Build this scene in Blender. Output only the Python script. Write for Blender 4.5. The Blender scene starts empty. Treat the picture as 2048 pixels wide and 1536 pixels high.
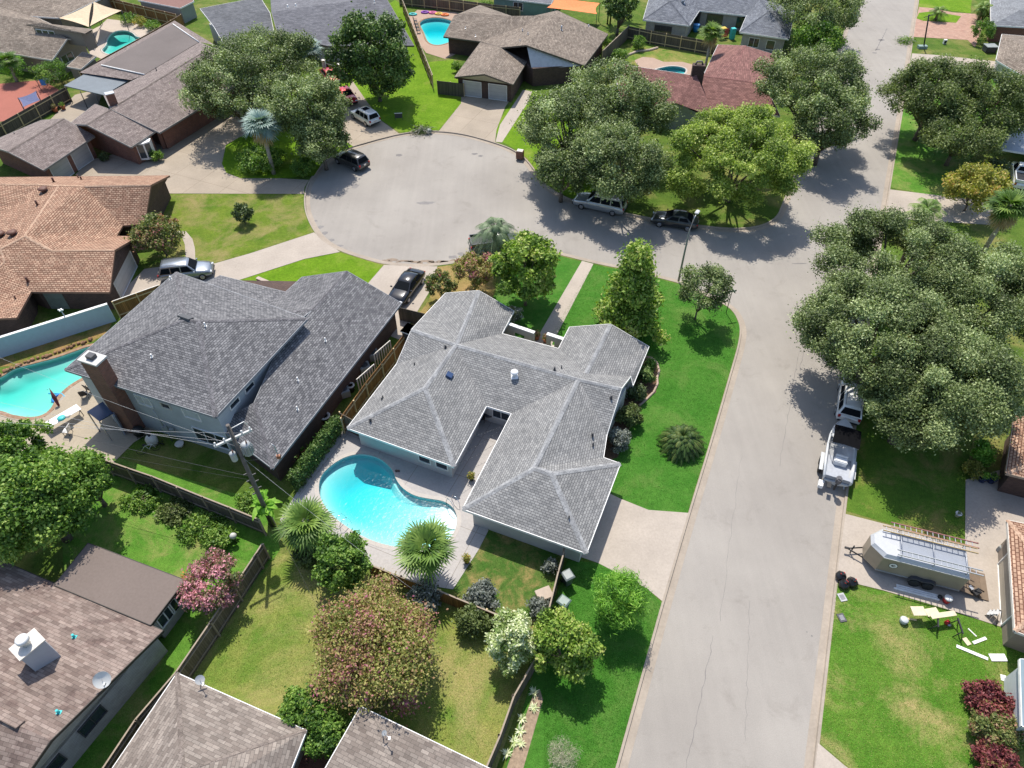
import bpy, bmesh, math, random, zlib
import numpy as np
from mathutils import Vector, Matrix
from mathutils.geometry import tessellate_polygon, delaunay_2d_cdt
from mathutils.bvhtree import BVHTree

S = bpy.context.scene
# ---------------------------------------------------------------- camera, world, sun, exposure
CAMH = 42.0
F = 1420.0
TH = math.atan(F/1362.0)            # pitch below the horizon
cam_d = bpy.data.cameras.new("camera"); cam = bpy.data.objects.new("camera", cam_d)
S.collection.objects.link(cam)
cam.location = (0, 0, CAMH); cam.rotation_euler = (math.pi/2-TH, 0, 0)
cam_d.sensor_width = 36; cam_d.lens = F/2048*36; cam_d.clip_start = 0.5; cam_d.clip_end = 2000
S.camera = cam
SUN_EL = math.radians(60); SUN_AZ = math.radians(170)    # azimuth the shadows fall to, from +Y towards +X
w = bpy.data.worlds.new("World"); S.world = w; w.use_nodes = True
nt = w.node_tree; bg = nt.nodes['Background']
sk = nt.nodes.new('ShaderNodeTexSky'); sk.sky_type = 'NISHITA'; sk.sun_disc = False
sk.sun_elevation = SUN_EL; sk.sun_rotation = SUN_AZ+math.pi; sk.air_density = 1.0; sk.dust_density = 1.2
nt.links.new(sk.outputs[0], bg.inputs[0]); bg.inputs[1].default_value = 0.15
sd = bpy.data.lights.new("sun", 'SUN'); so = bpy.data.objects.new("sun", sd); S.collection.objects.link(so)
sd.energy = 4.3; sd.angle = math.radians(0.5); sd.color = (1.0, 0.945, 0.85)
so.rotation_euler = Vector((math.sin(SUN_AZ)*math.cos(SUN_EL), math.cos(SUN_AZ)*math.cos(SUN_EL), -math.sin(SUN_EL))).to_track_quat('-Z', 'Y').to_euler()
S.view_settings.view_transform = 'Standard'; S.view_settings.look = 'None'
S.view_settings.exposure = 0.44; S.view_settings.gamma = 1
S.cycles.max_bounces = 6; S.cycles.transparent_max_bounces = 10; S.cycles.diffuse_bounces = 3; S.cycles.glossy_bounces = 2
S.cycles.caustics_reflective = False; S.cycles.caustics_refractive = False

# ---------------------------------------------------------------- placing: photo pixel + known height -> world point
CO = S.collection.objects
def P(px, py, h=0.0):
    x = (px-1024)/F; y = -(py-768)/F
    d = Vector((x, math.cos(TH)+y*math.sin(TH), -math.sin(TH)+y*math.cos(TH)))
    return Vector((0, 0, CAMH)) + d*((h-CAMH)/d.z)
def mpp(px, py, h=0.0):                       # metres per photo pixel there
    p = P(px, py, h); return (p.y*math.cos(TH)+(CAMH-h)*math.sin(TH))/F
def RP(px, py, A, B, s):                      # point seen at a pixel on the plane that rises from eave AB with slope s
    a = P(px, py, 0); C = Vector((0, 0, CAMH)); d = (a-C)/CAMH
    u = (B-A).to_2d().normalized(); n = Vector((-u.y, u.x))
    if n.dot((P(px, py, 3.0)-A).to_2d()) < 0: n = -n
    t = (A.z+s*n.dot((C-A).to_2d())-C.z)/(d.z-s*n.dot(d.to_2d()))
    return C+d*t

# ---------------------------------------------------------------- mesh helpers
def wloc(o):
    v = Vector((0, 0, 0))
    while o is not None: v += o.location; o = o.parent
    return v
def tag(o, label=None, cat=None, group=None, kind=None):
    if label: o['label'] = label
    if cat: o['category'] = cat
    if group: o['group'] = group
    if kind: o['kind'] = kind
    return o
def thing(name, label, cat, loc=(0, 0, 0), group=None, rz=0.0):
    o = bpy.data.objects.new(name, None); CO.link(o); o.location = loc; o.rotation_euler = (0, 0, rz)
    o.empty_display_size = 0.3
    return tag(o, label, cat, group)
class MB:
    def __init__(s): s.v = []; s.f = []; s.m = []; s.smooth = []; s.nn = {}
    def face(s, pts, mi=0, sm=False):
        i = len(s.v); s.v += [tuple(p) for p in pts]; s.f.append(tuple(range(i, i+len(pts)))); s.m.append(mi); s.smooth.append(sm)
    def grid(s, rows, mi=0, sm=True, closed=False, capa=False, capb=False):
        i = len(s.v); n = len(rows[0])
        for r in rows: s.v += [tuple(p) for p in r]
        for a in range(len(rows)-1):
            for b in range(n if closed else n-1):
                c = (b+1) % n
                s.f.append((i+a*n+b, i+a*n+c, i+(a+1)*n+c, i+(a+1)*n+b)); s.m.append(mi); s.smooth.append(sm)
        if capa: s.f.append(tuple(i+b for b in range(n))[::-1]); s.m.append(mi); s.smooth.append(False)
        if capb: s.f.append(tuple(i+(len(rows)-1)*n+b for b in range(n))); s.m.append(mi); s.smooth.append(False)
    def box(s, c, size, rz=0.0, mi=0, rot=None):
        M = rot if rot is not None else Matrix.Rotation(rz, 3, 'Z')
        c = Vector(c); h = Vector(size)/2
        p = [c+M@Vector((x*h.x, y*h.y, z*h.z)) for z in (-1, 1) for x, y in ((-1, -1), (1, -1), (1, 1), (-1, 1))]
        for q in ((3, 2, 1, 0), (4, 5, 6, 7), (0, 1, 5, 4), (1, 2, 6, 5), (2, 3, 7, 6), (3, 0, 4, 7)):
            s.face([p[k] for k in q], mi)
    def tube(s, pts, r, n=6, mi=0, caps=True, sm=True):
        pts = [Vector(p) for p in pts]; rr = r if isinstance(r, (list, tuple)) else [r]*len(pts)
        rows = []
        ref = Vector((0, 0, 1))
        for k, p in enumerate(pts):
            d = (pts[min(k+1, len(pts)-1)]-pts[max(k-1, 0)]).normalized()
            a = d.cross(ref if abs(d.dot(ref)) < .95 else Vector((1, 0, 0))).normalized(); b = d.cross(a)
            rows.append([p+(a*math.cos(2*math.pi*j/n)+b*math.sin(2*math.pi*j/n))*rr[k] for j in range(n)])
        s.grid(rows, mi, sm, True, caps, caps)
    def prism(s, poly, z0, z1, mi=0, top=True, bot=False):
        n = len(poly)
        for k in range(n):
            a, b = poly[k], poly[(k+1) % n]
            s.face([(a[0], a[1], z0), (b[0], b[1], z0), (b[0], b[1], z1), (a[0], a[1], z1)], mi)
        if top: s.face([(p[0], p[1], z1) for p in poly], mi)
        if bot: s.face([(p[0], p[1], z0) for p in poly][::-1], mi)
    def lathe(s, c, prof, n=16, mi=0, sm=True):        # prof: (r, z)
        c = Vector(c)
        s.grid([[c+Vector((r*math.cos(2*math.pi*j/n), r*math.sin(2*math.pi*j/n), z)) for j in range(n)] for r, z in prof], mi, sm, True, True, True)
    def build(s, name, mats, parent=None, world=False, uv=True, bevel=0):
        me = bpy.data.meshes.new(name)
        off = wloc(parent) if (parent is not None and world) else Vector((0, 0, 0))
        me.from_pydata([(v[0]-off.x, v[1]-off.y, v[2]-off.z) for v in s.v], [], s.f)
        for m in (mats if isinstance(mats, (list, tuple)) else [mats]): me.materials.append(m)
        me.polygons.foreach_set('material_index', s.m); me.polygons.foreach_set('use_smooth', s.smooth)
        if uv:
            ul = me.uv_layers.new(name='UVMap')
            for p in me.polygons:
                n = s.nn.get(p.index, p.normal); t = Vector((0, 0, 1)).cross(n)
                t = Vector((0.915, -0.402, 0)) if t.length < 0.02 else t.normalized()
                b = n.cross(t)
                for li in p.loop_indices:
                    co = me.vertices[me.loops[li].vertex_index].co+off
                    ul.data[li].uv = (co.dot(t), co.dot(b))
        me.update()
        o = bpy.data.objects.new(name, me); CO.link(o)
        if parent is not None: o.parent = parent
        if bevel:
            bm = bmesh.new(); bm.from_mesh(me); bmesh.ops.remove_doubles(bm, verts=bm.verts, dist=1e-4)
            ed = [e for e in bm.edges if len(e.link_faces) == 2 and e.calc_face_angle(0) > .6]
            bmesh.ops.bevel(bm, geom=ed, offset=bevel, segments=2, affect='EDGES'); bm.to_mesh(me); bm.free()
        return o
def copy_tree(o, parent=None):
    c = o.copy(); CO.link(c); c.parent = parent
    for ch in list(o.children): copy_tree(ch, c)
    return c
def inpoly(p, l):
    r = False
    for i in range(len(l)):
        a, b = l[i-1], l[i]
        if (a[1] > p[1]) != (b[1] > p[1]) and p[0] < (b[0]-a[0])*(p[1]-a[1])/(b[1]-a[1])+a[0]: r = not r
    return r
def poly_sheet(mb, outer, holes, z, mi=0):
    flat = []; ed = []
    for l in [outer]+list(holes):
        k = len(flat); flat += [Vector((p[0], p[1])) for p in l]; ed += [(k+j, k+(j+1) % len(l)) for j in range(len(l))]
    vo, _, tris, _, _, _ = delaunay_2d_cdt(flat, ed, [], 2, 1e-5); flat = vo
    tris = [t for t in tris if len(t) == 3]; hp = [[(p[0], p[1]) for p in h] for h in holes]; op = [(p[0], p[1]) for p in outer]
    def keep(t): c_ = (flat[t[0]]+flat[t[1]]+flat[t[2]])/3; return inpoly(c_, op) and not any(inpoly(c_, h) for h in hp)
    tris = [t for t in tris if keep(t)]; i = len(mb.v); mb.v += [(p.x, p.y, z) for p in flat]
    for t in tris:
        a, b, c = [flat[k] for k in t]
        if (b-a).cross(c-a) < 0: t = (t[0], t[2], t[1])
        mb.f.append(tuple(i+k for k in t)); mb.m.append(mi); mb.smooth.append(False)
def area(poly): return sum(poly[i-1][0]*poly[i][1]-poly[i][0]*poly[i-1][1] for i in range(len(poly)))/2
def offset(poly, d):                              # positive = inwards
    s = 1 if area(poly) > 0 else -1; n = len(poly); out = []
    for i in range(n):
        a, b, c = [Vector((q[0], q[1])) for q in (poly[i-1], poly[i], poly[(i+1) % n])]
        u = (b-a).normalized(); v = (c-b).normalized()
        n1 = Vector((-u.y, u.x))*s; n2 = Vector((-v.y, v.x))*s; m = n1+n2
        m = m/max(m.length_squared, .4)*2 if m.length > 1e-4 else n1
        out.append(b+m*d)
    return out
def chaikin(pts, n=2, keep=()):
    for _ in range(n):
        q = []
        for i in range(len(pts)):
            a, b = Vector(pts[i]), Vector(pts[(i+1) % len(pts)]); q += [a*.75+b*.25, a*.25+b*.75]
        pts = q
    return pts
def pix(l, z=0.0): return [P(x, y, z) for x, y in l]

# ---------------------------------------------------------------- materials
def newmat(name):
    m = bpy.data.materials.new(name); m.use_nodes = True; nt = m.node_tree
    return m, nt, nt.nodes['Principled BSDF']
def nd(nt, t, **kw):
    n = nt.nodes.new(t)
    for k, v in kw.items(): setattr(n, k, v)
    return n
def ramp(nt, fac, stops):
    r = nd(nt, 'ShaderNodeValToRGB'); nt.links.new(fac, r.inputs[0]); e = r.color_ramp.elements
    while len(e) < len(stops): e.new(0.5)
    for k, (p, c) in enumerate(stops): e[k].position = p; e[k].color = (*c, 1)
    return r.outputs[0]
def noise(nt, vec, scale, detail=3, rough=.5, dist=0.0):
    n = nd(nt, 'ShaderNodeTexNoise'); nt.links.new(vec, n.inputs['Vector'])
    n.inputs['Scale'].default_value = scale; n.inputs['Detail'].default_value = detail; n.inputs['Roughness'].default_value = rough
    n.inputs['Distortion'].default_value = dist
    return n.outputs[0]
def mixc(nt, fac, a, b, mode='MIX'):
    m = nd(nt, 'ShaderNodeMix', data_type='RGBA', blend_type=mode)
    for s, v in ((m.inputs[0], fac), (m.inputs[6], a), (m.inputs[7], b)):
        if isinstance(v, (int, float)): s.default_value = v
        elif isinstance(v, (tuple, list)): s.default_value = (*v, 1) if len(v) == 3 else v
        else: nt.links.new(v, s)
    return m.outputs[2]
def mth(nt, op, a, b=0.0, clamp=False):
    m = nd(nt, 'ShaderNodeMath', operation=op, use_clamp=clamp)
    for s, v in ((m.inputs[0], a), (m.inputs[1], b)):
        if isinstance(v, (int, float)): s.default_value = v
        else: nt.links.new(v, s)
    return m.outputs[0]
def bump(nt, bs, h, strength=.3, dist=.05):
    b = nd(nt, 'ShaderNodeBump'); b.inputs['Strength'].default_value = strength; b.inputs['Distance'].default_value = dist
    nt.links.new(h, b.inputs['Height']); nt.links.new(b.outputs[0], bs.inputs['Normal'])
def world_pos(nt): return nd(nt, 'ShaderNodeNewGeometry').outputs['Position']
MC = {}
def plain(name, col, rough=.6, metal=0.0, var=.12, sc=3.0, spec=.4, coat=0.0):
    k = ('p', name)
    if k in MC: return MC[k]
    m, nt, bs = newmat(name); g = nd(nt, 'ShaderNodeTexCoord').outputs['Object']
    n = noise(nt, g, sc, 4, .6)
    c = ramp(nt, n, [(.3, tuple(x*(1-var) for x in col)), (.7, tuple(min(1, x*(1+var)) for x in col))])
    nt.links.new(c, bs.inputs['Base Color']); bs.inputs['Roughness'].default_value = rough; bs.inputs['Metallic'].default_value = metal
    bs.inputs['Specular IOR Level'].default_value = spec; bs.inputs['Coat Weight'].default_value = coat; bs.inputs['Coat Roughness'].default_value = .08
    MC[k] = m; return m
def shingle(name, c1, c2, gap, tw=.32, th=.15, stain=.18, cv=.2, mort=.012, patch=0.0):
    m, nt, bs = newmat(name)
    uv = nd(nt, 'ShaderNodeUVMap', uv_map='UVMap').outputs[0]
    wob = noise(nt, uv, 1.2, 2); mp = nd(nt, 'ShaderNodeMapping'); nt.links.new(uv, mp.inputs[0])
    br = nd(nt, 'ShaderNodeTexBrick', offset=.45, offset_frequency=2, squash=1.0)
    nt.links.new(mp.outputs[0], br.inputs['Vector'])
    br.inputs['Scale'].default_value = 1; br.inputs['Brick Width'].default_value = tw; br.inputs['Row Height'].default_value = th
    br.inputs['Mortar Size'].default_value = mort; br.inputs['Mortar Smooth'].default_value = .3; br.inputs['Bias'].default_value = 0
    br.inputs['Color1'].default_value = (*c1, 1); br.inputs['Color2'].default_value = (*c2, 1); br.inputs['Mortar'].default_value = (*gap, 1)
    # a second, coarser random tint over groups of tabs
    b2 = nd(nt, 'ShaderNodeTexBrick', offset=.37, offset_frequency=3); nt.links.new(mp.outputs[0], b2.inputs['Vector'])
    b2.inputs['Scale'].default_value = 1; b2.inputs['Brick Width'].default_value = tw*1.7; b2.inputs['Row Height'].default_value = th; b2.inputs['Mortar Size'].default_value = 0
    b2.inputs['Color1'].default_value = (1-cv, 1-cv, 1-cv, 1); b2.inputs['Color2'].default_value = (1+cv*.9, 1+cv*.88, 1+cv*.83, 1)
    c = mixc(nt, 1.0, br.outputs[0], b2.outputs[0], 'MULTIPLY')
    n = noise(nt, uv, .35, 5, .65); g = ramp(nt, n, [(.3, (1-stain,)*3), (.7, (1+stain,)*3)])
    c = mixc(nt, 1.0, c, g, 'MULTIPLY')
    n2 = noise(nt, uv, 14, 3, .7); g2 = ramp(nt, n2, [(.3, (.86,)*3), (.7, (1.14,)*3)]); c = mixc(nt, 1.0, c, g2, 'MULTIPLY')
    if patch:
        n3 = noise(nt, uv, .9, 2, .5); g3 = ramp(nt, n3, [(.56, (1,)*3), (.6, (1-patch, (1-patch)*.96, (1-patch)*.97))]); c = mixc(nt, 1.0, c, g3, 'MULTIPLY')
    nt.links.new(c, bs.inputs['Base Color']); bs.inputs['Roughness'].default_value = .9; bs.inputs['Specular IOR Level'].default_value = .2
    bump(nt, bs, mixc(nt, 1.0, br.outputs[0], n2, 'ADD'), .35, .02)
    return m
def brickmat(name, c1, c2, mortar, bw=.22, bh=.075):
    m, nt, bs = newmat(name); uv = nd(nt, 'ShaderNodeUVMap', uv_map='UVMap').outputs[0]
    br = nd(nt, 'ShaderNodeTexBrick'); nt.links.new(uv, br.inputs['Vector'])
    br.inputs['Scale'].default_value = 1; br.inputs['Brick Width'].default_value = bw; br.inputs['Row Height'].default_value = bh; br.inputs['Mortar Size'].default_value = .008
    br.inputs['Color1'].default_value = (*c1, 1); br.inputs['Color2'].default_value = (*c2, 1); br.inputs['Mortar'].default_value = (*mortar, 1)
    g = ramp(nt, noise(nt, uv, 1.1, 4, .6), [(.3, (.85,)*3), (.7, (1.15,)*3)])
    nt.links.new(mixc(nt, 1.0, br.outputs[0], g, 'MULTIPLY'), bs.inputs['Base Color']); bs.inputs['Roughness'].default_value = .9
    return m
def siding(name, col, step=.2, vert=False, dark=.72):
    m, nt, bs = newmat(name); uv = nd(nt, 'ShaderNodeUVMap', uv_map='UVMap').outputs[0]
    sp = nd(nt, 'ShaderNodeSeparateXYZ'); nt.links.new(uv, sp.inputs[0])
    f = mth(nt, 'FRACT', mth(nt, 'DIVIDE', sp.outputs[0 if vert else 1], step))
    c = ramp(nt, f, [(0, tuple(x*dark for x in col)), (.12, col), (1, col)])
    g = ramp(nt, noise(nt, uv, .8, 5, .6), [(.3, (.88,)*3), (.7, (1.08,)*3)])
    nt.links.new(mixc(nt, 1.0, c, g, 'MULTIPLY'), bs.inputs['Base Color']); bs.inputs['Roughness'].default_value = .7
    return m
def woodfence(name, col):
    m, nt, bs = newmat(name); uv = nd(nt, 'ShaderNodeUVMap', uv_map='UVMap').outputs[0]
    br = nd(nt, 'ShaderNodeTexBrick', offset=0.0); nt.links.new(uv, br.inputs['Vector'])
    br.inputs['Scale'].default_value = 1; br.inputs['Brick Width'].default_value = .14; br.inputs['Row Height'].default_value = 6; br.inputs['Mortar Size'].default_value = .008
    br.inputs['Color1'].default_value = (*[x*.72 for x in col], 1); br.inputs['Color2'].default_value = (*[x*1.25 for x in col], 1); br.inputs['Mortar'].default_value = (*[x*.25 for x in col], 1)
    mp = nd(nt, 'ShaderNodeMapping'); mp.inputs['Scale'].default_value = (9, .8, 1); nt.links.new(uv, mp.inputs[0])
    g = ramp(nt, noise(nt, mp.outputs[0], 1.5, 4, .6), [(.25, (.7,)*3), (.75, (1.25,)*3)])
    nt.links.new(mixc(nt, 1.0, br.outputs[0], g, 'MULTIPLY'), bs.inputs['Base Color']); bs.inputs['Roughness'].default_value = .9
    return m
def concrete(name, col, joint=0.0, stain=.15, sc=.35):
    m, nt, bs = newmat(name); g = world_pos(nt)
    a = ramp(nt, noise(nt, g, sc, 6, .65), [(.28, tuple(x*(1-stain) for x in col)), (.72, tuple(x*(1+stain*.7) for x in col))])
    b = ramp(nt, noise(nt, g, 6, 5, .7), [(.3, (.9,)*3), (.7, (1.09,)*3)])
    c = mixc(nt, 1.0, a, b, 'MULTIPLY')
    d = ramp(nt, noise(nt, g, 1.3, 4, .7, .6), [(.66, (1,)*3), (.78, (.83, .8, .76))]); c = mixc(nt, 1.0, c, d, 'MULTIPLY')
    if joint:
        mp = nd(nt, 'ShaderNodeMapping'); mp.inputs['Rotation'].default_value = (0, 0, math.radians(23.7)); nt.links.new(g, mp.inputs[0])
        br = nd(nt, 'ShaderNodeTexBrick', offset=0.0); nt.links.new(mp.outputs[0], br.inputs['Vector']); br.inputs['Scale'].default_value = 1
        br.inputs['Brick Width'].default_value = joint; br.inputs['Row Height'].default_value = joint*1.2; br.inputs['Mortar Size'].default_value = .02
        br.inputs['Color1'].default_value = (1, 1, 1, 1); br.inputs['Color2'].default_value = (.94, .94, .94, 1); br.inputs['Mortar'].default_value = (.6, .57, .53, 1)
        c = mixc(nt, 1.0, c, br.outputs[0], 'MULTIPLY')
    nt.links.new(c, bs.inputs['Base Color']); bs.inputs['Roughness'].default_value = .9; bs.inputs['Specular IOR Level'].default_value = .2
    return m
def grass(name, g1, g2, dry=None, dryamt=.5, drysc=.22, fine=16.0):
    m, nt, bs = newmat(name); g = world_pos(nt)
    c = ramp(nt, noise(nt, g, .5, 5, .6), [(.3, g1), (.7, g2)])
    mp = nd(nt, 'ShaderNodeMapping'); mp.inputs['Scale'].default_value = (1, .7, 1); nt.links.new(g, mp.inputs[0])
    f = noise(nt, mp.outputs[0], fine, 4, .8)
    c = mixc(nt, 1.0, c, ramp(nt, f, [(.32, (.55, .58, .5)), (.68, (1.42, 1.38, 1.4))]), 'MULTIPLY')
    c = mixc(nt, 1.0, c, ramp(nt, noise(nt, g, 3.0, 3, .6), [(.3, (.85,)*3), (.7, (1.16,)*3)]), 'MULTIPLY')
    if dry:
        n = noise(nt, g, drysc, 6, .72, .4); t = ramp(nt, n, [(dryamt-.09, (0,)*3), (dryamt+.12, (1,)*3)])
        n2 = noise(nt, g, 9, 4, .7); t2 = mixc(nt, 1.0, t, ramp(nt, n2, [(.25, (.35,)*3), (.6, (1,)*3)]), 'MULTIPLY')
        dr = mixc(nt, 1.0, dry, ramp(nt, f, [(.3, (.75,)*3), (.7, (1.3,)*3)]), 'MULTIPLY')
        c = mixc(nt, t2, c, dr)
    nt.links.new(c, bs.inputs['Base Color']); bs.inputs['Roughness'].default_value = .95; bs.inputs['Specular IOR Level'].default_value = .12
    bump(nt, bs, f, .8, .06)
    return m
def leafmat(name, cols, trans=.3):
    cols = [tuple(min(.8, x*1.75) for x in q) for q in cols]
    m, nt, bs = newmat(name); at = nd(nt, 'ShaderNodeAttribute', attribute_name='v')
    n = len(cols); c = ramp(nt, at.outputs['Fac'], [(i/(n-1) if n > 1 else 0, q) for i, q in enumerate(cols)])
    bs.inputs['Roughness'].default_value = .55; bs.inputs['Specular IOR Level'].default_value = .35
    nt.links.new(c, bs.inputs['Base Color'])
    tr = nd(nt, 'ShaderNodeBsdfTranslucent'); nt.links.new(mixc(nt, 1.0, c, (1.3, 1.5, .6), 'MULTIPLY'), tr.inputs[0])
    mx = nd(nt, 'ShaderNodeMixShader'); mx.inputs[0].default_value = trans
    nt.links.new(bs.outputs[0], mx.inputs[1]); nt.links.new(tr.outputs[0], mx.inputs[2])
    nt.links.new(mx.outputs[0], nt.nodes['Material Output'].inputs[0]); return m

WHITE = plain('white_paint', (.75, .74, .72), .5); OFFW = plain('cream_paint', (.6, .56, .5), .6)
BLACK = plain('black_plastic', (.02, .02, .022), .5); DARK = plain('dark_metal', (.06, .06, .065), .5)
GALV = plain('galvanised', (.42, .43, .45), .45, .6); CHROME = plain('chrome', (.6, .6, .62), .2, 1.0, .02)
WOOD = plain('lumber', (.55, .43, .24), .8); PLY = plain('plywood', (.6, .52, .36), .8); TRUNK = plain('bark', (.14, .11, .085), .95, 0, .35, 6)
TRUNKL = plain('pale_bark', (.32, .29, .25), .95, 0, .3, 6); TERRA = plain('terracotta', (.4, .15, .08), .8)
GLASS = plain('window_glass', (.03, .04, .05), .08, 0, .3, .6, .8); RUBBER = plain('rubber', (.022, .022, .022), .8)
RED = plain('red_plastic', (.5, .03, .03), .4); BLUE = plain('blue_plastic', (.02, .2, .5), .4); TEAL = plain('teal_plastic', (.05, .45, .45), .5)
YELL = plain('yellow_plastic', (.6, .4, .05), .5); PINK = plain('pink_plastic', (.6, .12, .3), .5); PURP = plain('purple_plastic', (.2, .04, .35), .5)
ORANGE = plain('orange_cloth', (.75, .2, .06), .8); SAIL = plain('shade_cloth', (.55, .43, .29), .85); LAMPRED = plain('tail_lamp', (.4, .02, .02), .2)
HEADL = plain('lamp_lens', (.6, .62, .65), .1); MULCH = plain('mulch', (.13, .075, .045), .95, 0, .5, 9); SOILM = plain('soil', (.27, .2, .14), .95, 0, .3, 5)
STONE = plain('edging_stone', (.4, .32, .26), .9, 0, .3, 4)
def c(r, g, b, k=1.7):
    f = lambda v: ((v/255/12.92) if v/255 <= .04045 else ((v/255+.055)/1.055)**2.4)/k
    return (f(r), f(g), f(b))
# ---------------------------------------------------------------- setting: ground with the road and the pools cut out of it
R0, R1 = P(1691, 1026), P(1649, 1400); L0, L1 = P(1324, 1202), P(1238, 1510); RT = P(1838, 0)
dR = (R1-R0).normalized(); dL = (L1-L0).normalized(); dU = (RT-P(1781, 375)).normalized(); nU = Vector((-dU.y, dU.x, 0))
right_low = [R1+dR*60, R1, P(1637, 1490)][0:2]
road = pix([(1324, 1202), (1376, 1026), (1412, 910), (1440, 815), (1462, 738), (1476, 690), (1481, 655), (1470, 627), (1453, 611), (1427, 600), (1365, 568), (1329, 559),
  (1262, 541), (1187, 527), (1115, 508), (1060, 503), (990, 512), (927, 524), (875, 532), (820, 534), (768, 529), (734, 520), (680, 503), (646, 484), (628, 464), (615, 439), (608, 416), (608, 387),
  (616, 362), (646, 323), (675, 305), (706, 291), (755, 277), (799, 267), (835, 262), (878, 261), (930, 267), (990, 284), (1029, 299), (1054, 318), (1072, 342), (1091, 368), (1115, 385), (1140, 398),
  (1200, 413), (1262, 428), (1340, 442), (1406, 451), (1469, 457), (1520, 452), (1553, 435)])
Wd = 10.1
road += [P(1790, 320)+nU*Wd, P(1807, 216)+nU*Wd, RT+nU*Wd, RT+dU*150+nU*Wd, RT+dU*150, RT, P(1807, 216), P(1781, 375), P(1740, 640), R0, R1, R1+dR*70, L1+dL*70]
road = [(p[0], p[1]) for p in road]
rd2 = []
for i, p in enumerate(road):
    a, b = Vector(p), Vector(road[(i+1) % len(road)]); rd2.append(p)
    if (b-a).length > 14: u = (b-a).normalized(); rd2 += [a+u*3, b-u*3]
road = chaikin(rd2, 2)
pool_main = chaikin(pix([(636, 980), (640, 952), (663, 929), (691, 913), (719, 907), (747, 911), (769, 922), (786, 940), (793, 960), (806, 977), (828, 991), (856, 997), (887, 1001), (906, 1013), (915, 1030),
  (914, 1055), (898, 1082), (864, 1097), (828, 1100), (786, 1094), (744, 1083), (702, 1061), (663, 1032), (643, 1005)]), 2)
pool_left = chaikin(pix([(-60, 775), (0, 757), (25, 738), (56, 730), (112, 716), (145, 704), (190, 688), (222, 700), (202, 738), (157, 760), (134, 775), (114, 795), (104, 817), (87, 831), (62, 836), (28, 832), (0, 821), (-60, 815)]), 2)
pool_top = chaikin(pix([(838, 47), (846, 39), (865, 35), (885, 36), (908, 43), (925, 60), (915, 78), (896, 86), (878, 91), (862, 89), (853, 81), (849, 68), (843, 57)]), 2)
pool_nw = chaikin(pix([(200, 102), (214, 90), (214, 77), (226, 63), (250, 60), (266, 66), (272, 74), (290, 76), (296, 84), (262, 97), (225, 112)]), 2)
pool_ne = chaikin(pix([(1308, 140), (1320, 136), (1340, 132), (1358, 133), (1374, 138), (1368, 150), (1345, 156), (1318, 152)]), 2)
pools = [pool_main, pool_left, pool_top, pool_nw, pool_ne]
XY = lambda l: [(p[0], p[1]) for p in l]
gm = grass('lawn_grass', c(86, 118, 44), c(112, 140, 56), c(168, 158, 98), .56, .2)
mb = MB(); poly_sheet(mb, [(-420, -150), (420, -150), (420, 620), (-420, 620)], [road]+[XY(p) for p in pools], 0)
tag(mb.build('ground', gm), kind='structure')
# road surface
m, nt, bs = newmat('worn_asphalt'); g = world_pos(nt)
a = ramp(nt, noise(nt, g, .12, 5, .6), [(.3, c(178, 171, 163)), (.7, c(196, 189, 180))])
mp = nd(nt, 'ShaderNodeMapping'); mp.inputs['Rotation'].default_value = (0, 0, math.radians(23.5)); mp.inputs['Scale'].default_value = (1.6, .06, 1); nt.links.new(g, mp.inputs[0])
a = mixc(nt, 1.0, a, ramp(nt, noise(nt, mp.outputs[0], 1, 4, .6), [(.3, (.955, .955, .955)), (.7, (1.03, 1.028, 1.025))]), 'MULTIPLY')
a = mixc(nt, 1.0, a, ramp(nt, noise(nt, g, 22, 3, .8), [(.3, (.86,)*3), (.7, (1.12,)*3)]), 'MULTIPLY')
a = mixc(nt, 1.0, a, ramp(nt, noise(nt, g, .45, 6, .75, .5), [(.56, (1,)*3), (.74, (.84, .83, .82))]), 'MULTIPLY')
nt.links.new(a, bs.inputs['Base Color']); bs.inputs['Roughness'].default_value = .85; bs.inputs['Specular IOR Level'].default_value = .25
bump(nt, bs, noise(nt, g, 40, 3, .7), .25, .01)
ROADM = m
mb = MB(); poly_sheet(mb, XY(offset(road, .14)), [], -.13); tag(mb.build('road', ROADM), kind='structure')
KERB = concrete('kerb_concrete', c(198, 184, 168), 0, .16, .5)
mb = MB(); o0, o1, o2, o3 = road, offset(road, .15), offset(road, .19), offset(road, .62)
mb.grid([[(p[0], p[1], z) for p in o] for o, z in ((o0, -.02), (o0, .02), (o1, .02), (o2, -.108), (o3, -.122), (o3, -.14))], 0, False, True)
k = mb.build('kerb', KERB); tag(k, kind='structure')
SZ = [0]; ring_ = lambda p, d: offset(XY(p), -d)
def sheet(name, l, z, mat, holes=(), kind='structure', sm=0):
    l = pix(l) if len(l[0]) == 2 and isinstance(l[0][0], (int, float)) and abs(l[0][0]) > 0 and not isinstance(l[0], Vector) else l
    if sm: l = chaikin(l, sm)
    if name == 'lawn': holes = [ring_(p, .1) for p in pools if inpoly(XY(p)[0], XY(l))]
    SZ[0] += 1; mb = MB(); poly_sheet(mb, XY(l), [XY(h) for h in holes], z+SZ[0]*.00035); return tag(mb.build(name, mat), kind=kind)
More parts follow.
